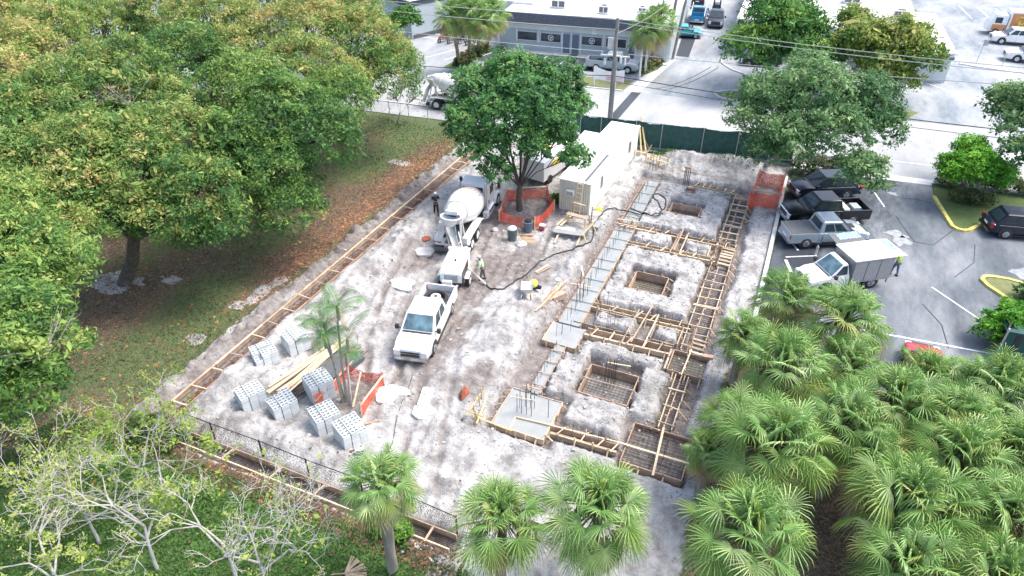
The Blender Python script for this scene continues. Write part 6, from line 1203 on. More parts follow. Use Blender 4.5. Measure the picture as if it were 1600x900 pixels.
# stones and clods (countless)
b = MB(); rr = random.Random(11); gp = []
for k in range(6500):
    edge = k > 2800; gp.append((rr.uniform(-11.5, -.8) if edge else rr.uniform(-26, 0), rr.uniform(20, 56) if edge else rr.uniform(15.2, 55), rr.uniform(.015, .05)*(rr.choice([1.6, 2.2]) if rr.random() < .09 else 1)))
gh = height(np.array([g[0] for g in gp]), np.array([g[1] for g in gp]))
for (x, y, s_), z in zip(gp, gh):
    if z < -.3: continue
    b.box(-s_, s_, -s_*.8, s_*.8, -s_*.3, s_*.7, Matrix.Translation((x, y, float(z))) @ Matrix.Rotation(rr.uniform(0, 3), 4, 'Z') @ Matrix.Rotation(rr.uniform(-.4, .4), 4, 'X'))
T(b.build('gravel', plain('sand_clod', (.36, .35, .335), .95, var=.35, rnd=0)), kind='stuff')
# ================================================================== VEGETATION
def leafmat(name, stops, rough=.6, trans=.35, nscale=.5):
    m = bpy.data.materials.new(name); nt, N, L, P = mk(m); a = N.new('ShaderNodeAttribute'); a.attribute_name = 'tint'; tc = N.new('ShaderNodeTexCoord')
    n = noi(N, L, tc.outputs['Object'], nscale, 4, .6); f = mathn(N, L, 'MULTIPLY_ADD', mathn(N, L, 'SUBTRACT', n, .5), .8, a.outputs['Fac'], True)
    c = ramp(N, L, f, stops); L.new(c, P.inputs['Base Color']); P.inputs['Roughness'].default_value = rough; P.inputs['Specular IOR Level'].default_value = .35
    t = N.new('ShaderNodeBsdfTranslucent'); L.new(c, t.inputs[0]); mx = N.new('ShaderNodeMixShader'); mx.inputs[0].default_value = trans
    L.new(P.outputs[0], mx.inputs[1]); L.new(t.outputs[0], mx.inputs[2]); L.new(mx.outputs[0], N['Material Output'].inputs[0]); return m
LM = dict(
 mango=leafmat('mango_leaves', [(.05, (.040, .115, .032)), (.35, (.105, .23, .055)), (.62, (.22, .34, .08)), (.86, (.38, .41, .12)), (1, (.52, .41, .17))]),
 mangog=leafmat('bright_park_leaves', [(.05, (.042, .12, .035)), (.4, (.10, .22, .05)), (.7, (.22, .36, .075)), (1, (.40, .44, .13))]),
 oak=leafmat('shade_tree_leaves', [(.05, (.028, .10, .035)), (.5, (.07, .21, .06)), (.85, (.15, .33, .09)), (1, (.22, .38, .11))]),
 grey=leafmat('grey_green_leaves', [(.05, (.040, .12, .045)), (.5, (.09, .21, .075)), (.85, (.19, .33, .12)), (1, (.30, .42, .18))]),
 green=leafmat('fresh_green_leaves', [(.05, (.025, .10, .025)), (.5, (.06, .20, .035)), (.85, (.17, .33, .05)), (1, (.28, .40, .08))]),
 yelg=leafmat('yellow_green_leaves', [(.05, (.04, .11, .02)), (.4, (.09, .20, .03)), (.8, (.26, .34, .06)), (1, (.40, .40, .12))]),
 lime=leafmat('bright_shrub_leaves', [(.1, (.035, .14, .015)), (.5, (.09, .31, .02)), (.9, (.19, .46, .035)), (1, (.26, .52, .06))]),
 hedge=leafmat('hedge_leaves', [(.1, (.04, .09, .03)), (.5, (.09, .16, .045)), (.85, (.20, .22, .08)), (1, (.30, .21, .11))]),
 sprout=leafmat('young_yellow_leaves', [(.1, (.18, .30, .04)), (.5, (.34, .43, .08)), (1, (.50, .50, .20))], trans=.35),
 palm=leafmat('fan_palm_leaves', [(.0, (.42, .32, .21)), (.12, (.50, .45, .17)), (.26, (.36, .42, .13)), (.40, (.26, .38, .09)), (.58, (.16, .31, .08)), (.8, (.27, .44, .14)), (1, (.46, .57, .26))], .42, .22, .35),
 thin=leafmat('feather_palm_leaves', [(.0, (.36, .26, .19)), (.2, (.30, .26, .12)), (.35, (.035, .13, .025)), (1, (.13, .33, .06))], .5, .25, .6))
rng = np.random.default_rng(4)
def unit(v): return v/np.maximum(np.linalg.norm(v, axis=1, keepdims=True), 1e-6)
def leaf_quads(C_, Nrm, size, asp=.42, sz=.35, droop=0.):
    n = len(C_); nn = unit(Nrm+rng.normal(0, .55, (n, 3))); t = unit(np.cross(nn, rng.normal(0, 1, (n, 3)))); t[:, 2] -= droop; t = unit(t); b_ = np.cross(nn, t); s = size*np.exp(rng.normal(0, sz*1.25, n))[:, None]
    V_ = np.stack([C_-t*s*.5, C_+b_*s*asp*.5, C_+t*s*.5, C_-b_*s*asp*.5], 1).reshape(-1, 3); return V_, np.arange(4*n).reshape(n, 4)
def crown_cloud(lobes, n, clump=.45, per=36, size=.22, asp=.42, hollow=.55, droop=.3, seed=0, tintb=.4, topw=.35):
    global rng; rng = np.random.default_rng(seed); rad = np.array([l[3]*(l[4] if len(l) > 4 else 1)**.5 for l in lobes]); wt = rad**2; wt = wt/wt.sum(); nc = n//per; k = rng.choice(len(lobes), nc, p=wt)
    d = unit(rng.normal(0, 1, (nc, 3))); d[:, 2] = np.where(d[:, 2] < -.45, -d[:, 2], d[:, 2]); L_ = np.array([l[:3] for l in lobes]); rr_ = np.array([l[3] for l in lobes]); zr = np.array([l[4] if len(l) > 4 else 1. for l in lobes])
    rad_ = rr_[k]*(hollow+(1.08-hollow)*rng.random(nc)**.45)*(1+.18*np.sin(d[:, 0]*5+k)*np.cos(d[:, 1]*6+k)); off = d*rad_[:, None]; off[:, 2] *= zr[k]; cc = L_[k]+off
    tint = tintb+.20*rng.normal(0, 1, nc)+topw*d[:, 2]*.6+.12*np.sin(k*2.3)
    C_ = np.repeat(cc, per, 0)+np.clip(rng.normal(0, clump*.5, (nc*per, 3)), -clump*1.5, clump*1.5)*np.array([1, 1, .7]); Nr = np.repeat(d*.6+np.array([0, 0, .6]), per, 0); T_ = np.repeat(tint, per)+rng.normal(0, .15, nc*per)
    V_, F_ = leaf_quads(C_, Nr, size, asp, droop=droop); return V_, F_, np.repeat(np.clip(T_, 0, 1), 4), cc, k
def limbs(b, base, lobes, r0, cc=None, k=None, twigs=60, seed=0, fork=.45, tw=.035):
    rr = random.Random(seed); base = Vector(base); cen = Vector([sum(l[i] for l in lobes)/len(lobes) for i in range(3)]); f = base.lerp(cen, fork); f.z = base.z+(cen.z-base.z)*fork; mid = base.lerp(f, .5)+Vector((rr.uniform(-.15, .15), rr.uniform(-.15, .15), 0))
    b.tube([base-Vector((0, 0, .3)), base+Vector((0, 0, .15)), mid, f], [r0*1.45, r0*1.05, r0*.88, r0*.78], 10)
    for l in lobes:
        e = Vector(l[:3]); m1 = f.lerp(e, .4)+Vector((rr.uniform(-.4, .4), rr.uniform(-.4, .4), rr.uniform(-.1, .5))); rl = r0*.5*min(1.2, l[3]/2.6)
        b.tube([f-Vector((0, 0, .2)), m1, e, e+Vector((rr.uniform(-.3, .3), rr.uniform(-.3, .3), l[3]*.5))], [rl, rl*.7, rl*.4, rl*.12], 7)
        for q_ in range(twigs//len(lobes)):
            if cc is not None:
                ids = np.where(k == lobes.index(l))[0]
                if len(ids) == 0: continue
                t = Vector(cc[rr.choice(list(ids))]); s_ = m1.lerp(e, rr.uniform(0, 1)); w2 = s_.lerp(t, .5)+Vector((rr.uniform(-.3, .3), rr.uniform(-.3, .3), .1)); b.tube([s_, w2, t+(t-e)*.08], [tw*1.4, tw*.8, tw*.3], 4)
def tree(label, base, lobes, n, leaf, size, r0, bark='bark', seed=1, name='tree', **k):
    o = empty(name, base, label=label, cat='tree'); rel = [(l[0]-base[0], l[1]-base[1], *l[2:]) for l in lobes]; tw = k.pop('twigs', 70); fork = k.pop('fork', .45); twr = k.pop('tw', .035)
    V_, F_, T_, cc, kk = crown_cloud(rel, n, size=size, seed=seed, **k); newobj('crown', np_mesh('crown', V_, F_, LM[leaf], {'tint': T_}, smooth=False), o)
    b = MB(); limbs(b, (0, 0, 0), rel, r0, cc, kk, tw, seed, fork, twr); b.build('trunk', M[bark], o, smooth=60); return o
def at(px, py, z):       # world point at height z seen in the photograph's direction (used for real positions only)
    u = (px-800)/1075.; v = (450-py)/1075.; th = R(35); fy = math.cos(th)+v*math.sin(th); fz = -math.sin(th)+v*math.cos(th); t = (CAMH-z)/-fz; X_ = u*t; Y_ = fy*t; c, s = math.cos(R(23.5)), math.sin(R(23.5)); return (X_*c-Y_*s, X_*s+Y_*c)
def lb(px, py, z, r_, zr=.85): return (*at(px, py, z), z, r_, zr)
GZ = lambda p: (p[0], p[1], gz(*p))
# --- the big park trees on the left
BIG = [
 ('large park tree with dark leaning trunk and green gold crown over the litter', (-36.3, 22.9), 'mango', .40, [lb(215, 270, 7.5, 2.9), (lb(120, 300, 7.5, 2.3)), lb(310, 300, 6.8, 2.4), lb(270, 215, 8.6, 2.5), lb(150, 230, 9, 2.3), lb(345, 340, 5.6, 1.5), lb(250, 335, 6.0, 1.8), lb(180, 330, 6.4, 1.5), lb(300, 360, 5.0, 1.2), lb(90, 235, 8, 2.0)], 52000),
 ('large dark green park tree right of the leaning trunk, hanging low over the leaf litter', (-34.5, 33.5), 'mangog', .28, [lb(440, 180, 8.5, 2.9), lb(380, 140, 9.5, 2.6), lb(500, 215, 7.5, 2.5), lb(430, 260, 6.5, 2.4), lb(450, 320, 4.6, 1.9), lb(370, 220, 8, 2.0), lb(530, 150, 7.5, 2.2), lb(345, 250, 7, 1.6)], 56000),
 ('broad golden green park tree nearest the street at the top, over the sapling', (-38.5, 46.5), 'mango', .52, [lb(560, 70, 8.5, 3.2), lb(480, 50, 9.5, 3.2), lb(610, 110, 7, 2.6), lb(540, 140, 6.5, 2.5), lb(470, 110, 8.5, 2.8), lb(560, 30, 9, 2.4), lb(612, 85, 7, 1.9)], 50000),
 ('bright green park tree filling the left edge below the middle', (-31.5, 10.6), 'mangog', .5, [lb(20, 400, 8, 2.2), lb(75, 440, 6.5, 1.6), lb(10, 500, 7, 2.3), lb(60, 545, 5.5, 1.7), lb(0, 330, 8.5, 2.0), lb(40, 600, 5, 1.5), lb(90, 400, 7, 1.3), lb(-40, 560, 7, 2.2)], 46000),
 ('green and gold park tree with bare grey twigs in the upper left canopy', (-46, 31), 'mango', .30, [lb(200, 130, 9, 3.3), lb(110, 160, 9, 3.0), lb(290, 100, 9, 3.0), lb(250, 170, 8, 2.6), lb(30, 200, 8.5, 3.0), lb(170, 190, 7, 2.6)], 52000),
 ('golden crowned park tree behind the dark green one at the top', (-49, 43), 'mango', .55, [lb(330, 50, 9.5, 3.6), lb(400, 60, 9, 3.2), lb(260, 30, 9.5, 3.4), lb(420, 0, 10, 3.5), lb(360, 90, 8.5, 2.8)], 44000),
 ('orange tinged park tree at the upper left corner with pale bare branches', (-52, 26), 'mango', .68, [lb(30, 90, 9.5, 3.0), lb(-20, 140, 9, 3.2), lb(80, 60, 9.5, 3.0), lb(0, 30, 9.5, 3.4)], 36000),
 ('dull green park tree along the very top edge of the canopy', (-66, 46), 'mangog', .5, [lb(180, 38, 7.2, 3.4), lb(290, 98, 6.8, 3.0), lb(240, 75, 6.8, 3.0), lb(120, 95, 7, 3.0), lb(100, 50, 8.5, 3.2), lb(30, 60, 8, 3.4), lb(170, 55, 8.5, 3.0), lb(150, 0, 10, 4.2), lb(230, -30, 10, 4.2), lb(60, -10, 9.5, 4.0), lb(320, -20, 10, 4.0)], 60000),
 ('yellow green park tree top at the upper edge left of the warehouse roof', (-58, 66), 'mangog', .72, [lb(480, -10, 8, 4.0), lb(560, -15, 7, 3.6), lb(400, -30, 8, 4.0), lb(520, 10, 7, 2.6)], 26000),
 ('olive park tree in the shade between the left edge tree and the leaning trunk', (-39, 16.5), 'mango', .35, [lb(60, 395, 6.6, 1.6), lb(105, 400, 6.2, 1.2), lb(50, 345, 7.2, 1.8), lb(110, 350, 7, 1.2), lb(20, 270, 8.0, 2.4), lb(-30, 240, 8.5, 2.8), lb(60, 330, 7, 1.8)], 26000)]
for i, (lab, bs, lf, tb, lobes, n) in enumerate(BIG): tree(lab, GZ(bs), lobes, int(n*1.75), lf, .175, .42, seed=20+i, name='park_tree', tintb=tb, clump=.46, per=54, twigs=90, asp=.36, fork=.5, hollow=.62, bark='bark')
# bare grey twigs standing out of the park canopy
def twig_tuft(b, p, h_, r_, rr, n=9):
    for k in range(n):
        a = rr.uniform(0, 6.28); e = Vector(p)+Vector((math.cos(a)*r_*rr.uniform(.3, 1), math.sin(a)*r_*rr.uniform(.3, 1), h_*rr.uniform(.3, 1))); m_ = Vector(p).lerp(e, .5)+Vector((rr.uniform(-.2, .2), rr.uniform(-.2, .2), rr.uniform(-.1, .2)))
        b.tube([p, m_, e], [.018, .012, .006], 4)
        for q_ in range(3): e2 = m_.lerp(e, rr.random())+Vector((rr.uniform(-.5, .5), rr.uniform(-.5, .5), rr.uniform(0, .4))); b.tube([m_.lerp(e, .3), e2], [.008, .004], 4)
rr = random.Random(9); par_of = {4: [(130, 80), (150, 150), (120, 135), (210, 190), (200, 150), (90, 130), (170, 110)], 5: [(275, 85), (285, 75), (380, 70)], 6: [(25, 45), (30, 65), (60, 90)], 1: [(390, 110)], 2: [(500, 90), (520, 60)], 3: [(100, 420), (60, 540)]}
pts_ = [o_ for o_ in bpy.data.objects if o_.name.startswith('park_tree')]
for i, L_ in par_of.items():
    o_ = pts_[i]
    for (px, py) in L_: b = MB(); z_ = 9.8 if i not in (3,) else 7.2; x_, y_ = at(px, py, z_); twig_tuft(b, (x_-o_.location.x, y_-o_.location.y, z_-.6-o_.location.z), 1.5, 2.3, rr, 11); b.build('bare_twigs', M['bark_g'], o_)
# --- site and street trees
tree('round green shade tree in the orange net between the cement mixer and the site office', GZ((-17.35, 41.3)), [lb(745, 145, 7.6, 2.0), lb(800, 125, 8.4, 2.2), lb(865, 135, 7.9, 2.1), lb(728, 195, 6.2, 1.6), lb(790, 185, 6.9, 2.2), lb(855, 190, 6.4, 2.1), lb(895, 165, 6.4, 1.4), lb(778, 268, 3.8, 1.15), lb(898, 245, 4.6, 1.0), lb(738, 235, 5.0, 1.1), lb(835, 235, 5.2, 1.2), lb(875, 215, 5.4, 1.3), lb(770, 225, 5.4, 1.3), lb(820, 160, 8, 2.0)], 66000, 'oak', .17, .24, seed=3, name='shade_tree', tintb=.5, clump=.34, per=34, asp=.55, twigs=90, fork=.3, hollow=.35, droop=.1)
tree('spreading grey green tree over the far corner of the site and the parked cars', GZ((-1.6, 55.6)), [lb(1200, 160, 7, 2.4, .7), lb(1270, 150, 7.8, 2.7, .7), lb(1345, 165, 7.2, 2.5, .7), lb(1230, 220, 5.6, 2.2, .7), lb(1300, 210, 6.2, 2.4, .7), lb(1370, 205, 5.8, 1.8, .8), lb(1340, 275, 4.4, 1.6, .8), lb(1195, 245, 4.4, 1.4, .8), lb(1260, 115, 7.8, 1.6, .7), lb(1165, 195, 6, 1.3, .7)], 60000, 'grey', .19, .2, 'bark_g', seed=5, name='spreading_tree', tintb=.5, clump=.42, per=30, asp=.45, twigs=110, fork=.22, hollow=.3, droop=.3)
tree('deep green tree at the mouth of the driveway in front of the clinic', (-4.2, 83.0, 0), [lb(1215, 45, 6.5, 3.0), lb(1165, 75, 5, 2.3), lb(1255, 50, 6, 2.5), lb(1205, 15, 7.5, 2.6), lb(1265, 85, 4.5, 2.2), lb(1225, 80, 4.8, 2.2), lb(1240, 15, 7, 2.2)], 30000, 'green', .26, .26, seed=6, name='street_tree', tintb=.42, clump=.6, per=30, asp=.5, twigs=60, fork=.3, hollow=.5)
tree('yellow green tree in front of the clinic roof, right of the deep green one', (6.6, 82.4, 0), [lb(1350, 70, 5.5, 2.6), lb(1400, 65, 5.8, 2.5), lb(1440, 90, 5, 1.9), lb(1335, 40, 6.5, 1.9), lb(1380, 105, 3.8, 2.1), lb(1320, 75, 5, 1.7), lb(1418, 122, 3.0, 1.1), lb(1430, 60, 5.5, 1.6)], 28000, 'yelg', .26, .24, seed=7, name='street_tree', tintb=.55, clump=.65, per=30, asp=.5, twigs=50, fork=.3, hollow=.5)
tree('small bright green round tree on the shrub island', (13.1, 56.3, .1), [lb(1520, 262, 3.0, 1.5), lb(1495, 268, 2.7, 1.1), lb(1550, 270, 2.7, 1.2), lb(1515, 235, 3.7, 1.1), lb(1570, 275, 2.4, .8), lb(1482, 258, 2.8, .8)], 20000, 'lime', .16, .11, 'bark_w', seed=8, name='small_tree', tintb=.5, clump=.3, per=26, asp=.5, twigs=30, fork=.3, hollow=.55)
tree('leafy green tree reaching in at the right edge above the shrub island', (23.2, 62.5, 0), [lb(1580, 165, 6, 1.8), lb(1610, 200, 5.5, 2.0), lb(1600, 235, 4.8, 1.2), lb(1560, 155, 6.2, .9), lb(1640, 170, 6.5, 2.4)], 16000, 'grey', .22, .2, seed=9, name='street_tree', tintb=.55, clump=.5, per=26, asp=.5, twigs=40, fork=.4, hollow=.45)
tree('thin sapling with sparse grey leaves on the grass by the street fence', GZ((-34.6, 52.6)), [lb(630, 130, 3.3, 1.1), lb(615, 150, 2.7, .7), lb(650, 150, 2.7, .8)], 1500, 'grey', .16, .07, 'bark_g', seed=10, name='sapling', tintb=.7, clump=.35, per=10, asp=.4, twigs=60, fork=.35, hollow=.3, tw=.02)
tree('rounded dark green tree peeking over the wall by the warehouse corner', (-50.0, 76.2, 0), [lb(635, 30, 3.6, 1.6), lb(622, 34, 3, 1.2)], 5000, 'green', .26, .15, seed=11, name='street_tree', tintb=.45, clump=.4, per=24)
def shrub(label, loc, lobes, n, leaf, size=.14, seed=0, name='shrub', cat='shrub', tb=.5):
    o = empty(name, loc, label=label, cat=cat); V_, F_, T_, cc, kk = crown_cloud(lobes, n, clump=.22, per=20, size=size, asp=.5, hollow=.4, seed=seed, tintb=tb); newobj('foliage', np_mesh('foliage', V_, F_, LM[leaf], {'tint': T_}, smooth=False), o)
    b = MB()
    for k in range(7): l = lobes[k % len(lobes)]; b.tube([(l[0]*.2, l[1]*.2, -.05), (l[0]*.6, l[1]*.6, l[2]*.6), (l[0]*.9, l[1]*.9, l[2])], [.03, .02, .01], 5)
    b.build('stem', M['bark'], o); return o
shrub('bright green round bush beside the dark screened enclosure', (13.3, 38.2, .03), [(0, 0, 1.2, 1.25, .9), (-.9, -.5, .9, .9, .9), (1.2, .4, 1.1, 1.3, .9), (2.4, .2, 1.0, 1.1, .9)], 15000, 'lime', .15, 31, 'bush', 'bush')
shrub('low dark green shrub round the trunk of the small round tree', (13.1, 55.9, .1), [(0, 0, .45, .8, .7), (-.8, -.2, .4, .6, .7), (.9, 0, .4, .7, .7)], 6000, 'hedge', .11, 32, tb=.4)
shrub('long clipped hedge with bronze tips behind the small round tree', (16.2, 58.4, .1), [(-4.6+k*1.15, .12*k, .5, .75, .8) for k in range(9)], 20000, 'hedge', .12, 33, 'hedge', 'hedge', .6)
shrub('dark tangled shrub at the kerb under the spreading tree', (1.2, 56.3, .05), [(0, 0, .8, .9, .9), (1.2, .1, .7, .9, .9), (2.6, .2, .8, 1.0, .9), (4.0, .3, .7, .9, .9)], 14000, 'hedge', .12, 34, tb=.35)
shrub('small green weeds by the left corner of the site office', (-15.4, 43.6, 0), [(0, 0, .25, .4, .8)], 1200, 'green', .12, 35, 'weed', 'weeds')
shrub('green weeds growing at the edge of the near trench below the fan palm', (-11.3, 14.0, .0), [(-.7, 0, .25, .4, .8), (.2, 0, .2, .4, .8)], 2600, 'green', .14, 36, 'weed', 'weeds')
shrub('low scrubby plants round the two roadside palms by the driveway', (-17.0, 79.6, .0), [(0, -1.6, .3, .6, .8), (.3, 0, .3, .7, .8), (.7, 1.4, .3, .6, .8), (-.2, -3, .2, .5, .7)], 4500, 'hedge', .16, 37)
shrub('low scrubby plants round the group of roadside palms by the motorcycles', (-37.2, 73.8, .03), [(.2, -3.4, .3, .8, .8), (.1, -1.4, .4, .9, .8), (0, .8, .4, .9, .8), (.1, 2.8, .3, .8, .8)], 7000, 'hedge', .17, 38)
shrub('dark vines heaped on the left end of the near trench', (-24.2, 14.0, .0), [(-.8, 0, .3, .8, .6), (.6, .1, .3, .7, .6)], 4500, 'hedge', .11, 39, 'vine', 'vine', .35)
shrub('sparse green plant on the small yellow curbed island', (15.2, 43.0, .1), [(0, 0, .5, .8, .8), (.9, .6, .5, .7, .8)], 2600, 'grey', .18, 40)
# --- fan palms
def fan_palm_mesh(seed, nf=36, R_=1.0, yel=.25, flop=.3):
    rr = np.random.default_rng(seed); V_ = []; F_ = []; T_ = []; n0 = 0; pet = MB()
    for f in range(nf):
        g = f/nf; el = math.pi/2*(.98-1.62*g)+rr.normal(0, .10); az = f*2.399963+rr.normal(0, .25); lp = rr.uniform(.85, 1.25)*(1.0-.2*(g < .2))
        d = np.array([math.cos(el)*math.cos(az), math.cos(el)*math.sin(az), math.sin(el)]); side = np.array([-math.sin(az), math.cos(az), 0]); up = np.cross(d, side)*-1.; up = up if up[2] >= 0 else -up
        hub = d*lp-np.array([0, 0, .10*lp]); fr = R_*rr.uniform(.85, 1.15); roll = rr.normal(0, .35); s2 = side*math.cos(roll)+up*math.sin(roll); u2 = np.cross(d, s2); u2 = u2 if u2[2] >= 0 else -u2; tilt = rr.uniform(-.1, .35)
        d2 = d*math.cos(tilt)-np.array([0, 0, 1])*math.sin(tilt)
        ti0 = np.clip(.62+rr.normal(0, .17)-yel*max(0, g-.5)*2.0, .02, 1); ns = 34
        pet.tube([(0, 0, -.1), tuple(d*lp*.5+np.array([0, 0, .02])), tuple(hub)], [.028, .02, .014], 4)
        for k in range(ns):
            a = (k/(ns-1)-.5)*math.radians(250); ln = fr*(1-.28*abs(a/2.2)**2)*rr.uniform(.9, 1.06); dr = d2*math.cos(a)+s2*math.sin(a); fold = .10*(1-math.cos(a)); root = hub+d2*(.28*fr*max(0, math.cos(a)))*.3
            wv = np.cross(dr, u2); wv /= max(np.linalg.norm(wv), 1e-4); wv = wv*math.cos(.9*(1 if k % 2 else -1))+u2*math.sin(.9*(1 if k % 2 else -1)); flp = flop*rr.uniform(.5, 1.7)
            pts = [root, root+dr*ln*.42+u2*(fold*.3), root+dr*ln*.76+u2*(fold*.2)-np.array([0, 0, flp*.22*ln]), root+dr*ln*.93-np.array([0, 0, flp*.62*ln])]; ws = [.008, .021*R_, .015*R_, .002]
            for p, w_ in zip(pts, ws): V_ += [p-wv*w_, p+wv*w_]
            tt = np.clip(ti0+rr.normal(0, .05), 0, 1); tips = tt-.10-yel*.25*(g > .5); T_ += [tt+.12, tt+.12, tt+.04, tt+.04, tt-.02, tt-.02, tips, tips]
            for q_ in range(3): F_.append((n0+2*q_, n0+2*q_+1, n0+2*q_+3, n0+2*q_+2))
            n0 += 8
    return np_mesh('fronds', V_, F_, LM['palm'], {'tint': np.clip(T_, 0, 1)}, smooth=False), pet
def dead_skirt(seed, r_=.95, n=26):
    rr = np.random.default_rng(seed); V_ = []; F_ = []; n0 = 0
    for f in range(n):
        az = rr.uniform(0, 6.28); hub = np.array([math.cos(az)*.55, math.sin(az)*.55, -.3-rr.uniform(0, .5)])
        for k in range(14):
            a = az+rr.normal(0, .55); l_ = rr.uniform(.6, 1.15)*r_; p1 = hub+np.array([math.cos(a)*.28, math.sin(a)*.28, -.25]); p2 = hub+np.array([math.cos(a)*.36, math.sin(a)*.36, -l_-.15]); w_ = np.array([-math.sin(a), math.cos(a), 0])*.025
            V_ += [hub-w_*.4, hub+w_*.4, p1-w_, p1+w_, p2-w_*.3, p2+w_*.3]; F_ += [(n0, n0+1, n0+3, n0+2), (n0+2, n0+3, n0+5, n0+4)]; n0 += 6
    return np_mesh('dead_fronds', V_, F_, M['deadfrond'], smooth=False)
PV = []
for i, (nf, Rr, yl, fl) in enumerate([(60, .78, .4, .5), (56, .82, .65, .6), (64, .76, .25, .45), (60, .78, 1.0, .7), (54, .85, .45, .55)]): fm, pt = fan_palm_mesh(60+i, nf, Rr, yl, fl); pm = pt.build('petioles', M['bark_w'], link=False).data; pm.materials.clear(); pm.materials.append(leafmat('petiole_green_%d' % i, [(0, (.12, .18, .05)), (1, (.2, .28, .08))])); PV.append((fm, pm, dead_skirt(80+i)))
tb_ = MB(); rr = random.Random(4); zz = [k/14 for k in range(15)]; tb_.tube([(.04*math.sin(z*5), 0, z) for z in zz], [.185*(1.25-.35*z)*rr.uniform(.94, 1.06) for z in zz], 10); TR = tb_.build('trunk', M['palmbark'], link=False, smooth=60).data
def fanpalm(label, px, py, z, scale, v, base=None, grp='fan palms crowded on the right', skirt=True, tall=None):
    cx, cy = at(px, py, z); bx, by = base if base else (cx, cy); gzz = gz(bx, by); o = empty('fan_palm', (bx, by, gzz), label=label, cat='palm', group=grp)
    t = newobj('trunk', TR, o); top = Vector((cx-bx, cy-by, z-gzz-.1)); t.scale = (1, 1, top.length); t.rotation_euler = top.to_track_quat('Z', 'Y').to_euler()
    a = rr.uniform(0, 6.28)
    for nm, me, sc in (('fronds', PV[v][0], scale), ('petioles', PV[v][1], scale))+((('dead_fronds', PV[v][2], scale),) if skirt else ()):
        c = newobj(nm, me, o, top); c.scale = (sc*1.14,)*3; c.rotation_euler = (0, 0, a)
    return o
FP = [
 ('fan palm with its grey trunk fully visible, standing alone on the lawn', 597, 752, 5.1, .78, 0, (-10.49, 12.5)),
 ('fan palm left of the largest foreground one, over the near trench', 783, 808, 4.6, .92, 4, None),
 ('large bushy foreground fan palm below the two corner pads', 935, 792, 5.0, 1.08, 2, None),
 ('fan palm closest to the nose of the catering truck', 1232, 462, 3.6, .92, 0, None),
 ('wide fan palm with a ring of tan drooping fronds beside the parking lot', 1322, 495, 4.2, 1.15, 3, None),
 ('dark fan palm half hidden on the sandy edge above the wide bushy one', 1165, 520, 3.4, .78, 2, None),
 ('broad yellow tipped fan palm at the sandy edge opposite the wet form box', 1222, 570, 4.4, 1.12, 1, None),
 ('small fan palm tucked behind the broad yellow tipped one', 1330, 568, 3.6, .85, 0, None),
 ('fan palm just below the red car', 1450, 585, 3.6, .82, 1, None),
 ('blue green fan palm right below the wide ringed one', 1400, 622, 4.4, .98, 2, None),
 ('deep green fan palm leaning over the sand below the yellow tipped one', 1148, 655, 3.8, .85, 2, None),
 ('very wide fan palm just right of the near right mesh pad', 1215, 690, 5.0, 1.2, 2, None),
 ('upright fan palm in the middle of the grove between two wide ones', 1325, 655, 4.6, .98, 0, None),
 ('pale fan palm near the dark screened enclosure at the right', 1560, 600, 4.2, .98, 1, None),
 ('yellowish fan palm at the right edge just above the middle of the grove', 1505, 650, 4.4, .92, 3, None),
 ('light green fan palm in the right half of the grove', 1500, 705, 4.8, 1.0, 4, None),
 ('ragged fan palm at the right edge of the grove', 1590, 700, 4.4, .95, 1, None),
 ('huge round fan palm at the bottom with a pale outline, left of the dark gap', 1172, 830, 5.2, 1.12, 2, None),
 ('star shaped fan palm in the lower middle of the grove', 1420, 780, 4.8, 1.12, 4, None),
 ('fan palm at the bottom just right of the dark gap', 1420, 880, 4.2, 1.0, 0, None),
 ('fan palm near the bottom right corner', 1575, 800, 4.6, 1.0, 0, None),
 ('lowest right fan palm cut by the bottom edge', 1560, 900, 4.4, .95, 4, None),
 ('yellow green fan palm wedged behind the star shaped one', 1365, 715, 4.0, .82, 3, None),
 ('small dull fan palm under the huge round one at the sand edge', 1110, 700, 3.0, .6, 1, None),
 ('fan palm outside the bushy row at the far right below the enclosure', 1620, 640, 4.2, 1.0, 2, None),
 ('silvery fan palm between the light green one and the corner palm', 1490, 800, 4.2, .9, 2, None),
 ('dark low fan palm filling the gap beneath the blue green one', 1455, 660, 3.4, .85, 0, None),
 ('low fan palm at the upper edge of the grove beside the enclosure', 1505, 595, 3.2, .75, 2, None)]
for k, (lab, px, py, z, sc, v, bs) in enumerate(FP): fanpalm(lab, px, py, z, sc, v, bs, grp='fan palms of the foreground' if k < 3 else 'fan palms crowded on the right')
for lab, px, py, z, sc, bs in [('roadside palm farthest left of the group by the motorcycles', 706, 22, 6.2, .9, (-37.3, 70.5)), ('second roadside palm from the left of the group', 735, 14, 6.8, .9, (-37.5, 73.3)), ('third roadside palm, with the darkest hanging skirt', 752, 28, 6.0, .85, (-37.6, 75.8)), ('roadside palm farthest right, closest to the shop corner', 770, 18, 6.3, .85, (-37.2, 77.6)),
                          ('nearer palm of the pair at the driveway corner', 1015, 42, 5.4, .95, (-18.0, 82.0-3.2)), ('farther palm of the pair at the driveway corner', 1032, 28, 6.0, .9, (-17.5, 80.6))]:
    fanpalm(lab, px, py, z, sc*1.25, 1, bs, 'roadside palms')
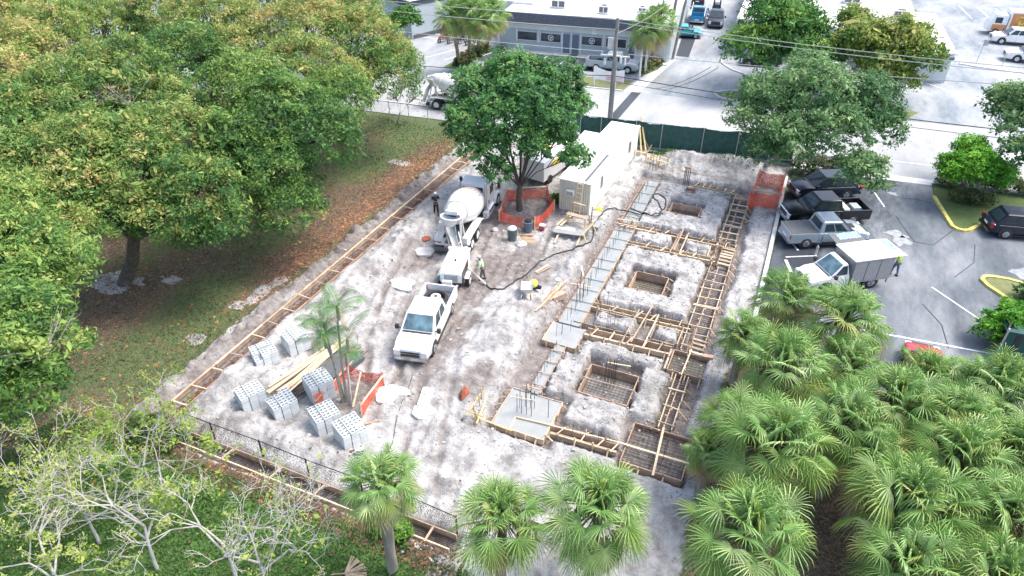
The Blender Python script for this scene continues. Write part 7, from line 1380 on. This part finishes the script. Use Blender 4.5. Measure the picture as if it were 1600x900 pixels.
# feather palm clump
def feather_palm():
    o = empty('palm_clump', (-17.5, 19.55, gz(-17.5, 19.55)), label='thin multi stemmed feather palm inside the orange net, with some dead fronds', cat='palm')
    stems = [((.0, 0), (.15, .35, 5.7)), ((.15, .1), (.45, .3, 3.9)), ((-.15, -.1), (-.55, .1, 4.7)), ((.3, -.05), (.65, -.2, 3.5)), ((-.2, .15), (-.75, .1, 3.9))]
    V_ = []; F_ = []; T_ = []; n0 = 0; r_ = np.random.default_rng(12)
    for i, (b0, tp) in enumerate(stems):
        MB().tube([(b0[0], b0[1], -.1), (b0[0]+(tp[0]-b0[0])*.4, b0[1]+(tp[1]-b0[1])*.3, tp[2]*.5), tp], [.075, .055, .05], 8).build('stem', M['bark_w'] if i % 2 else M['bark_g'], o, smooth=60)
        MB().tube([(tp[0], tp[1], tp[2]-.75), (tp[0], tp[1], tp[2]-.1), (tp[0], tp[1], tp[2]+.1)], [.06, .075, .03], 8).build('crown_shaft', M['deadfrond'] if i in (1, 3) else plain('green_shaft_%d' % i, (.12, .22, .06), .5), o, smooth=60)
        nf = 6 if i in (0, 2, 4) else 4
        for f in range(nf):
            dead = (f == nf-1 and i != 4) or (i == 3 and f > 1); az = f*2.4+r_.normal(0, .2)+i; el = math.radians(70-f*(75/nf)) if not dead else math.radians(-5); L_ = r_.uniform(1.5, 2.1); prev = None
            for s in range(15):
                t = s/14; bend = el-t*t*math.radians(85 if not dead else 110); 
                p = np.array(tp) if prev is None else prev+np.array([math.cos(az)*math.cos(bend), math.sin(az)*math.cos(bend), math.sin(bend)])*L_/14
                if prev is not None:
                    dr = (p-prev)/np.linalg.norm(p-prev); sd_ = np.array([-math.sin(az), math.cos(az), 0]); V_ += [prev-sd_*.012, prev+sd_*.012, p+sd_*.01, p-sd_*.01]; F_.append((n0, n0+1, n0+2, n0+3)); T_ += [.1 if dead else .4]*4; n0 += 4
                    for sg in (1, -1):
                        for sub in range(2):
                            q0 = prev+(p-prev)*(sub/2); ll = (.48 if not dead else .22)*math.sin(math.pi*min(1, t*.9+.12))**.6; tip = q0+dr*ll*.55+sd_*sg*ll*.8-np.array([0, 0, ll*(.45 if not dead else 1.0)]); m_ = (q0+tip)/2+np.array([0, 0, .05]); wv = dr*.019
                            V_ += [q0-wv*.4, q0+wv*.4, m_+wv, m_-wv, tip-wv*.1, tip+wv*.1]; F_ += [(n0, n0+1, n0+2, n0+3), (n0+3, n0+2, n0+5, n0+4)]; tt = .08+r_.uniform(0, .08) if dead else .6+r_.normal(0, .14); T_ += [tt]*6; n0 += 6
                prev = p
    newobj('fronds', np_mesh('fronds', V_, F_, LM['thin'], {'tint': np.clip(T_, 0, 1)}, smooth=False), o); return o
feather_palm()
# --- leafless trees lower left
def bare_tree(label, base, seed, H_=6.5, spread=3.6, r0=.16, lean=(0, 0), leaves=500, lt=.5, depth=5, name='bare_tree', leafsize=.085, start=.3):
    rr = random.Random(seed); b = MB(); tips = []
    def grow(p, d, L_, r_, lev):
        n = 4; pts = [p]; q_ = p; dd = d.copy()
        for k in range(n): dd = (dd+Vector((rr.uniform(-.16, .16), rr.uniform(-.16, .16), rr.uniform(-.10, .14)))).normalized(); q_ = q_+dd*L_/n; pts.append(q_)
        b.tube(pts, [r_*(1-.38*k/n) for k in range(n+1)], 7 if lev < 2 else (5 if lev < 3 else 4), False)
        if lev >= depth: tips.append(q_); return
        for c in range(rr.choice([2, 2, 3]) if lev else 4):
            az = rr.uniform(0, 6.28); tilt = rr.uniform(.45, 1.0) if lev else rr.uniform(.6, 1.05); ax = dd.orthogonal().normalized(); nd = dd.copy(); nd.rotate(Matrix.Rotation(tilt, 3, ax)); nd.rotate(Matrix.Rotation(az, 3, dd)); nd.z = nd.z*.8+.12; nd.normalize()
            grow(pts[-1] if c < 2 else pts[-2], nd, L_*rr.uniform(.62, .86), max(.009, r_*rr.uniform(.6, .74)), lev+1)
        if lev > 1: tips.append(q_)
    L0 = H_*start; grow(Vector((0, 0, -.1)), Vector((lean[0], lean[1], 1)).normalized(), L0, r0, 0)
    o = empty(name, GZ(base), label=label, cat='tree'); b.build('trunk', M['bark_w'], o, smooth=60)
    if leaves:
        T0 = np.array([tuple(t) for t in tips]); g_ = np.random.default_rng(seed); pick = T0[g_.integers(0, len(T0), leaves)]; per = 11; C_ = np.repeat(pick, per, 0)+g_.normal(0, .10, (leaves*per, 3)); V_, F_ = leaf_quads(C_, np.tile([0, 0, 1.], (leaves*per, 1)), leafsize, .55, droop=.3)
        newobj('young_leaves', np_mesh('young_leaves', V_, F_, LM['sprout'], {'tint': np.repeat(np.repeat(np.clip(lt+g_.normal(0, .2, leaves), 0, 1), per), 4)}, smooth=False), o)
    return o
bare_tree('pale leafless forked tree in the middle of the lower left lawn', (-19.0, 8.9), 3, 8.6, r0=.08, leaves=150, depth=6, lean=(-.05, .1), start=.24)
bare_tree('pale leafless tree right of the forked one, branches over the near trench', (-15.6, 9.6), 8, 8.2, r0=.075, leaves=90, depth=6, lean=(-.2, .15), start=.24)
bare_tree('white barked leafless tree closest to the lone fan palm', (-14.2, 9.8), 14, 7.0, r0=.07, leaves=50, depth=6, lean=(-.2, .1), start=.25)
bare_tree('leafless tree with yellow green sprouts farthest up on the left', (-22.0, 8.8), 21, 7.6, r0=.07, leaves=230, depth=6, lean=(-.15, .15), lt=.45, start=.24)
bare_tree('small sprouting tree with the densest lime leaves beside the near site corner', (-21.8, 11.4), 27, 6.8, r0=.07, leaves=420, depth=6, lean=(-.05, .2), lt=.2, start=.26)
bare_tree('lowest left leafless tree cut by the bottom edge, with yellow sprouts', (-20.8, 6.6), 33, 7.2, r0=.08, leaves=330, depth=6, lean=(-.15, .0), lt=.5, start=.25)
bare_tree('bare branches with a few leaves hanging in at the right edge over the dark car', (19.2, 49.5), 41, 6.0, r0=.09, leaves=90, depth=6, lean=(-.5, 0), lt=.2)
o = empty('fallen_frond', (-12.1, 11.6, gz(-12.1, 11.6)+.1), label='dead tan palm frond lying on the lawn left of the lone palm trunk', cat='frond'); b = MB(); rr = random.Random(3)
for k in range(26): a = R(-30+k*5+rr.uniform(-5, 5)); b.stick((0, 0, .05), (math.cos(a)*.9, math.sin(a)*.7, rr.uniform(0, .2)), .05, .01)
b.build('blades', M['deadfrond'], o); MB().stick((0, 0, .05), (-.5, -.25, .0), .05, .03).build('stalk', M['deadfrond'], o)
# --- ground cover
g_ = np.random.default_rng(77)
def scatter(name, n, box, size, mat, tfun, keep, zoff=.015, up=1.0, asp=.6, flat=True):
    x = g_.uniform(box[0], box[1], n); y = g_.uniform(box[2], box[3], n); k = keep(x, y) > g_.random(n); x, y = x[k], y[k]; z = height(x, y)+zoff; C_ = np.stack([x, y, z], 1); global rng; rng = g_
    if flat: V_, F_ = leaf_quads(C_, np.tile([0, 0, 2.2], (len(C_), 1)), size, asp)
    else:
        a = g_.uniform(0, 6.28, len(x)); w_ = np.stack([np.cos(a), np.sin(a), 0*a], 1)*size*.35; tp = np.stack([g_.normal(0, size*.5, len(x)), g_.normal(0, size*.5, len(x)), size*g_.uniform(.6, 1.4, len(x))], 1); V_ = np.stack([C_-w_, C_+w_, C_+tp+w_*.2, C_+tp-w_*.2], 1).reshape(-1, 3); F_ = np.arange(len(V_)).reshape(-1, 4)
    return T(newobj(name, np_mesh(name, V_, F_, mat, {'tint': np.repeat(tfun(len(C_)), 4)}, smooth=False)), kind='stuff')
scatter_more = True
LM['litter'] = leafmat('fallen_leaf', [(0, (.06, .04, .03)), (.35, (.11, .075, .05)), (.7, (.22, .12, .06)), (.92, (.42, .20, .07)), (1, (.42, .33, .12))], .8, .0, .4)
LM['grass'] = leafmat('grass_blade', [(0, (.05, .12, .03)), (.5, (.09, .20, .045)), (1, (.17, .30, .08))], .7, .2, .4)
LM['litter2'] = leafmat('orange_fallen_leaf', [(0, (.16, .08, .05)), (.4, (.34, .16, .09)), (.8, (.50, .25, .12)), (1, (.55, .42, .2))], .8, .0, .4)
scatter('leaf_litter', 16000, (-31, -26.6, 24, 52), .11, LM['litter2'], lambda n: np.clip(g_.beta(1.6, 2.2, n), 0, 1), lambda x, y: np.exp(-((x+27.9)/1.2)**2)*ss(22, 32, y)*(.4+.6*ss(-.1, .15, fbm(x*.5, y*.5, 3, 6))))
scatter('leaf_litter', 3000, (-25.5, -24.6, 15, 52), .12, LM['litter'], lambda n: np.clip(g_.beta(1.3, 3, n), 0, 1), lambda x, y: .9+0*x)
kp = lambda x, y: (1-ss(-27.2, -26.4, x))*(.25+.75*ss(.4, .65, .5+fbm(x*.16, y*.16, 3, 9)*1.3+.4*np.exp(-((x+28.5)/2.4)**2)))*(1-.7*ss(50, 53, y))
scatter('leaf_litter', 42000, (-52, -26.2, 9, 54), .12, LM['litter'], lambda n: np.clip(g_.beta(1.6, 2.2, n), 0, 1), kp)
scatter('leaf_litter', 7000, (-27, -8, 12.9, 14.5), .11, LM['litter'], lambda n: np.clip(g_.beta(1.6, 2.4, n), 0, 1), lambda x, y: .9+0*x)
scatter('leaf_litter', 5000, (-27, -3, 3, 13), .12, LM['litter'], lambda n: np.clip(g_.beta(1.8, 2, n), 0, 1), lambda x, y: .5+0*x)
scatter('leaf_litter', 1400, (-26, -1, 15, 56), .09, LM['litter'], lambda n: np.clip(g_.beta(1.2, 3, n), 0, 1), lambda x, y: .6+0*x)
scatter('lawn_grass', 60000, (-30, -3, 2, 13.6), .11, LM['grass'], lambda n: np.clip(g_.normal(.5, .22, n), 0, 1), lambda x, y: ss(-.25, .1, fbm(x*.5, y*.5, 3, 33)+.12), flat=False)
scatter('lawn_grass', 36000, (-42, -26.8, 10, 53), .09, LM['grass'], lambda n: np.clip(g_.normal(.3, .2, n), 0, 1), lambda x, y: .75*ss(.0, .2, -fbm(x*.16, y*.16, 3, 9)+.12+.3*np.exp(-((x+29.5)/3.5)**2-((y-19)/6)**2)+.5*ss(48, 52, y)), flat=False)
scatter('lawn_grass', 6000, (-13.5, -3, 54.3, 57), .12, LM['grass'], lambda n: np.clip(g_.normal(.6, .2, n), 0, 1), lambda x, y: ss(.0, .2, fbm(x*.6, y*.6, 3, 5)+.1)*(1-.8*ss(-9.5, -8.5, x)), flat=False)
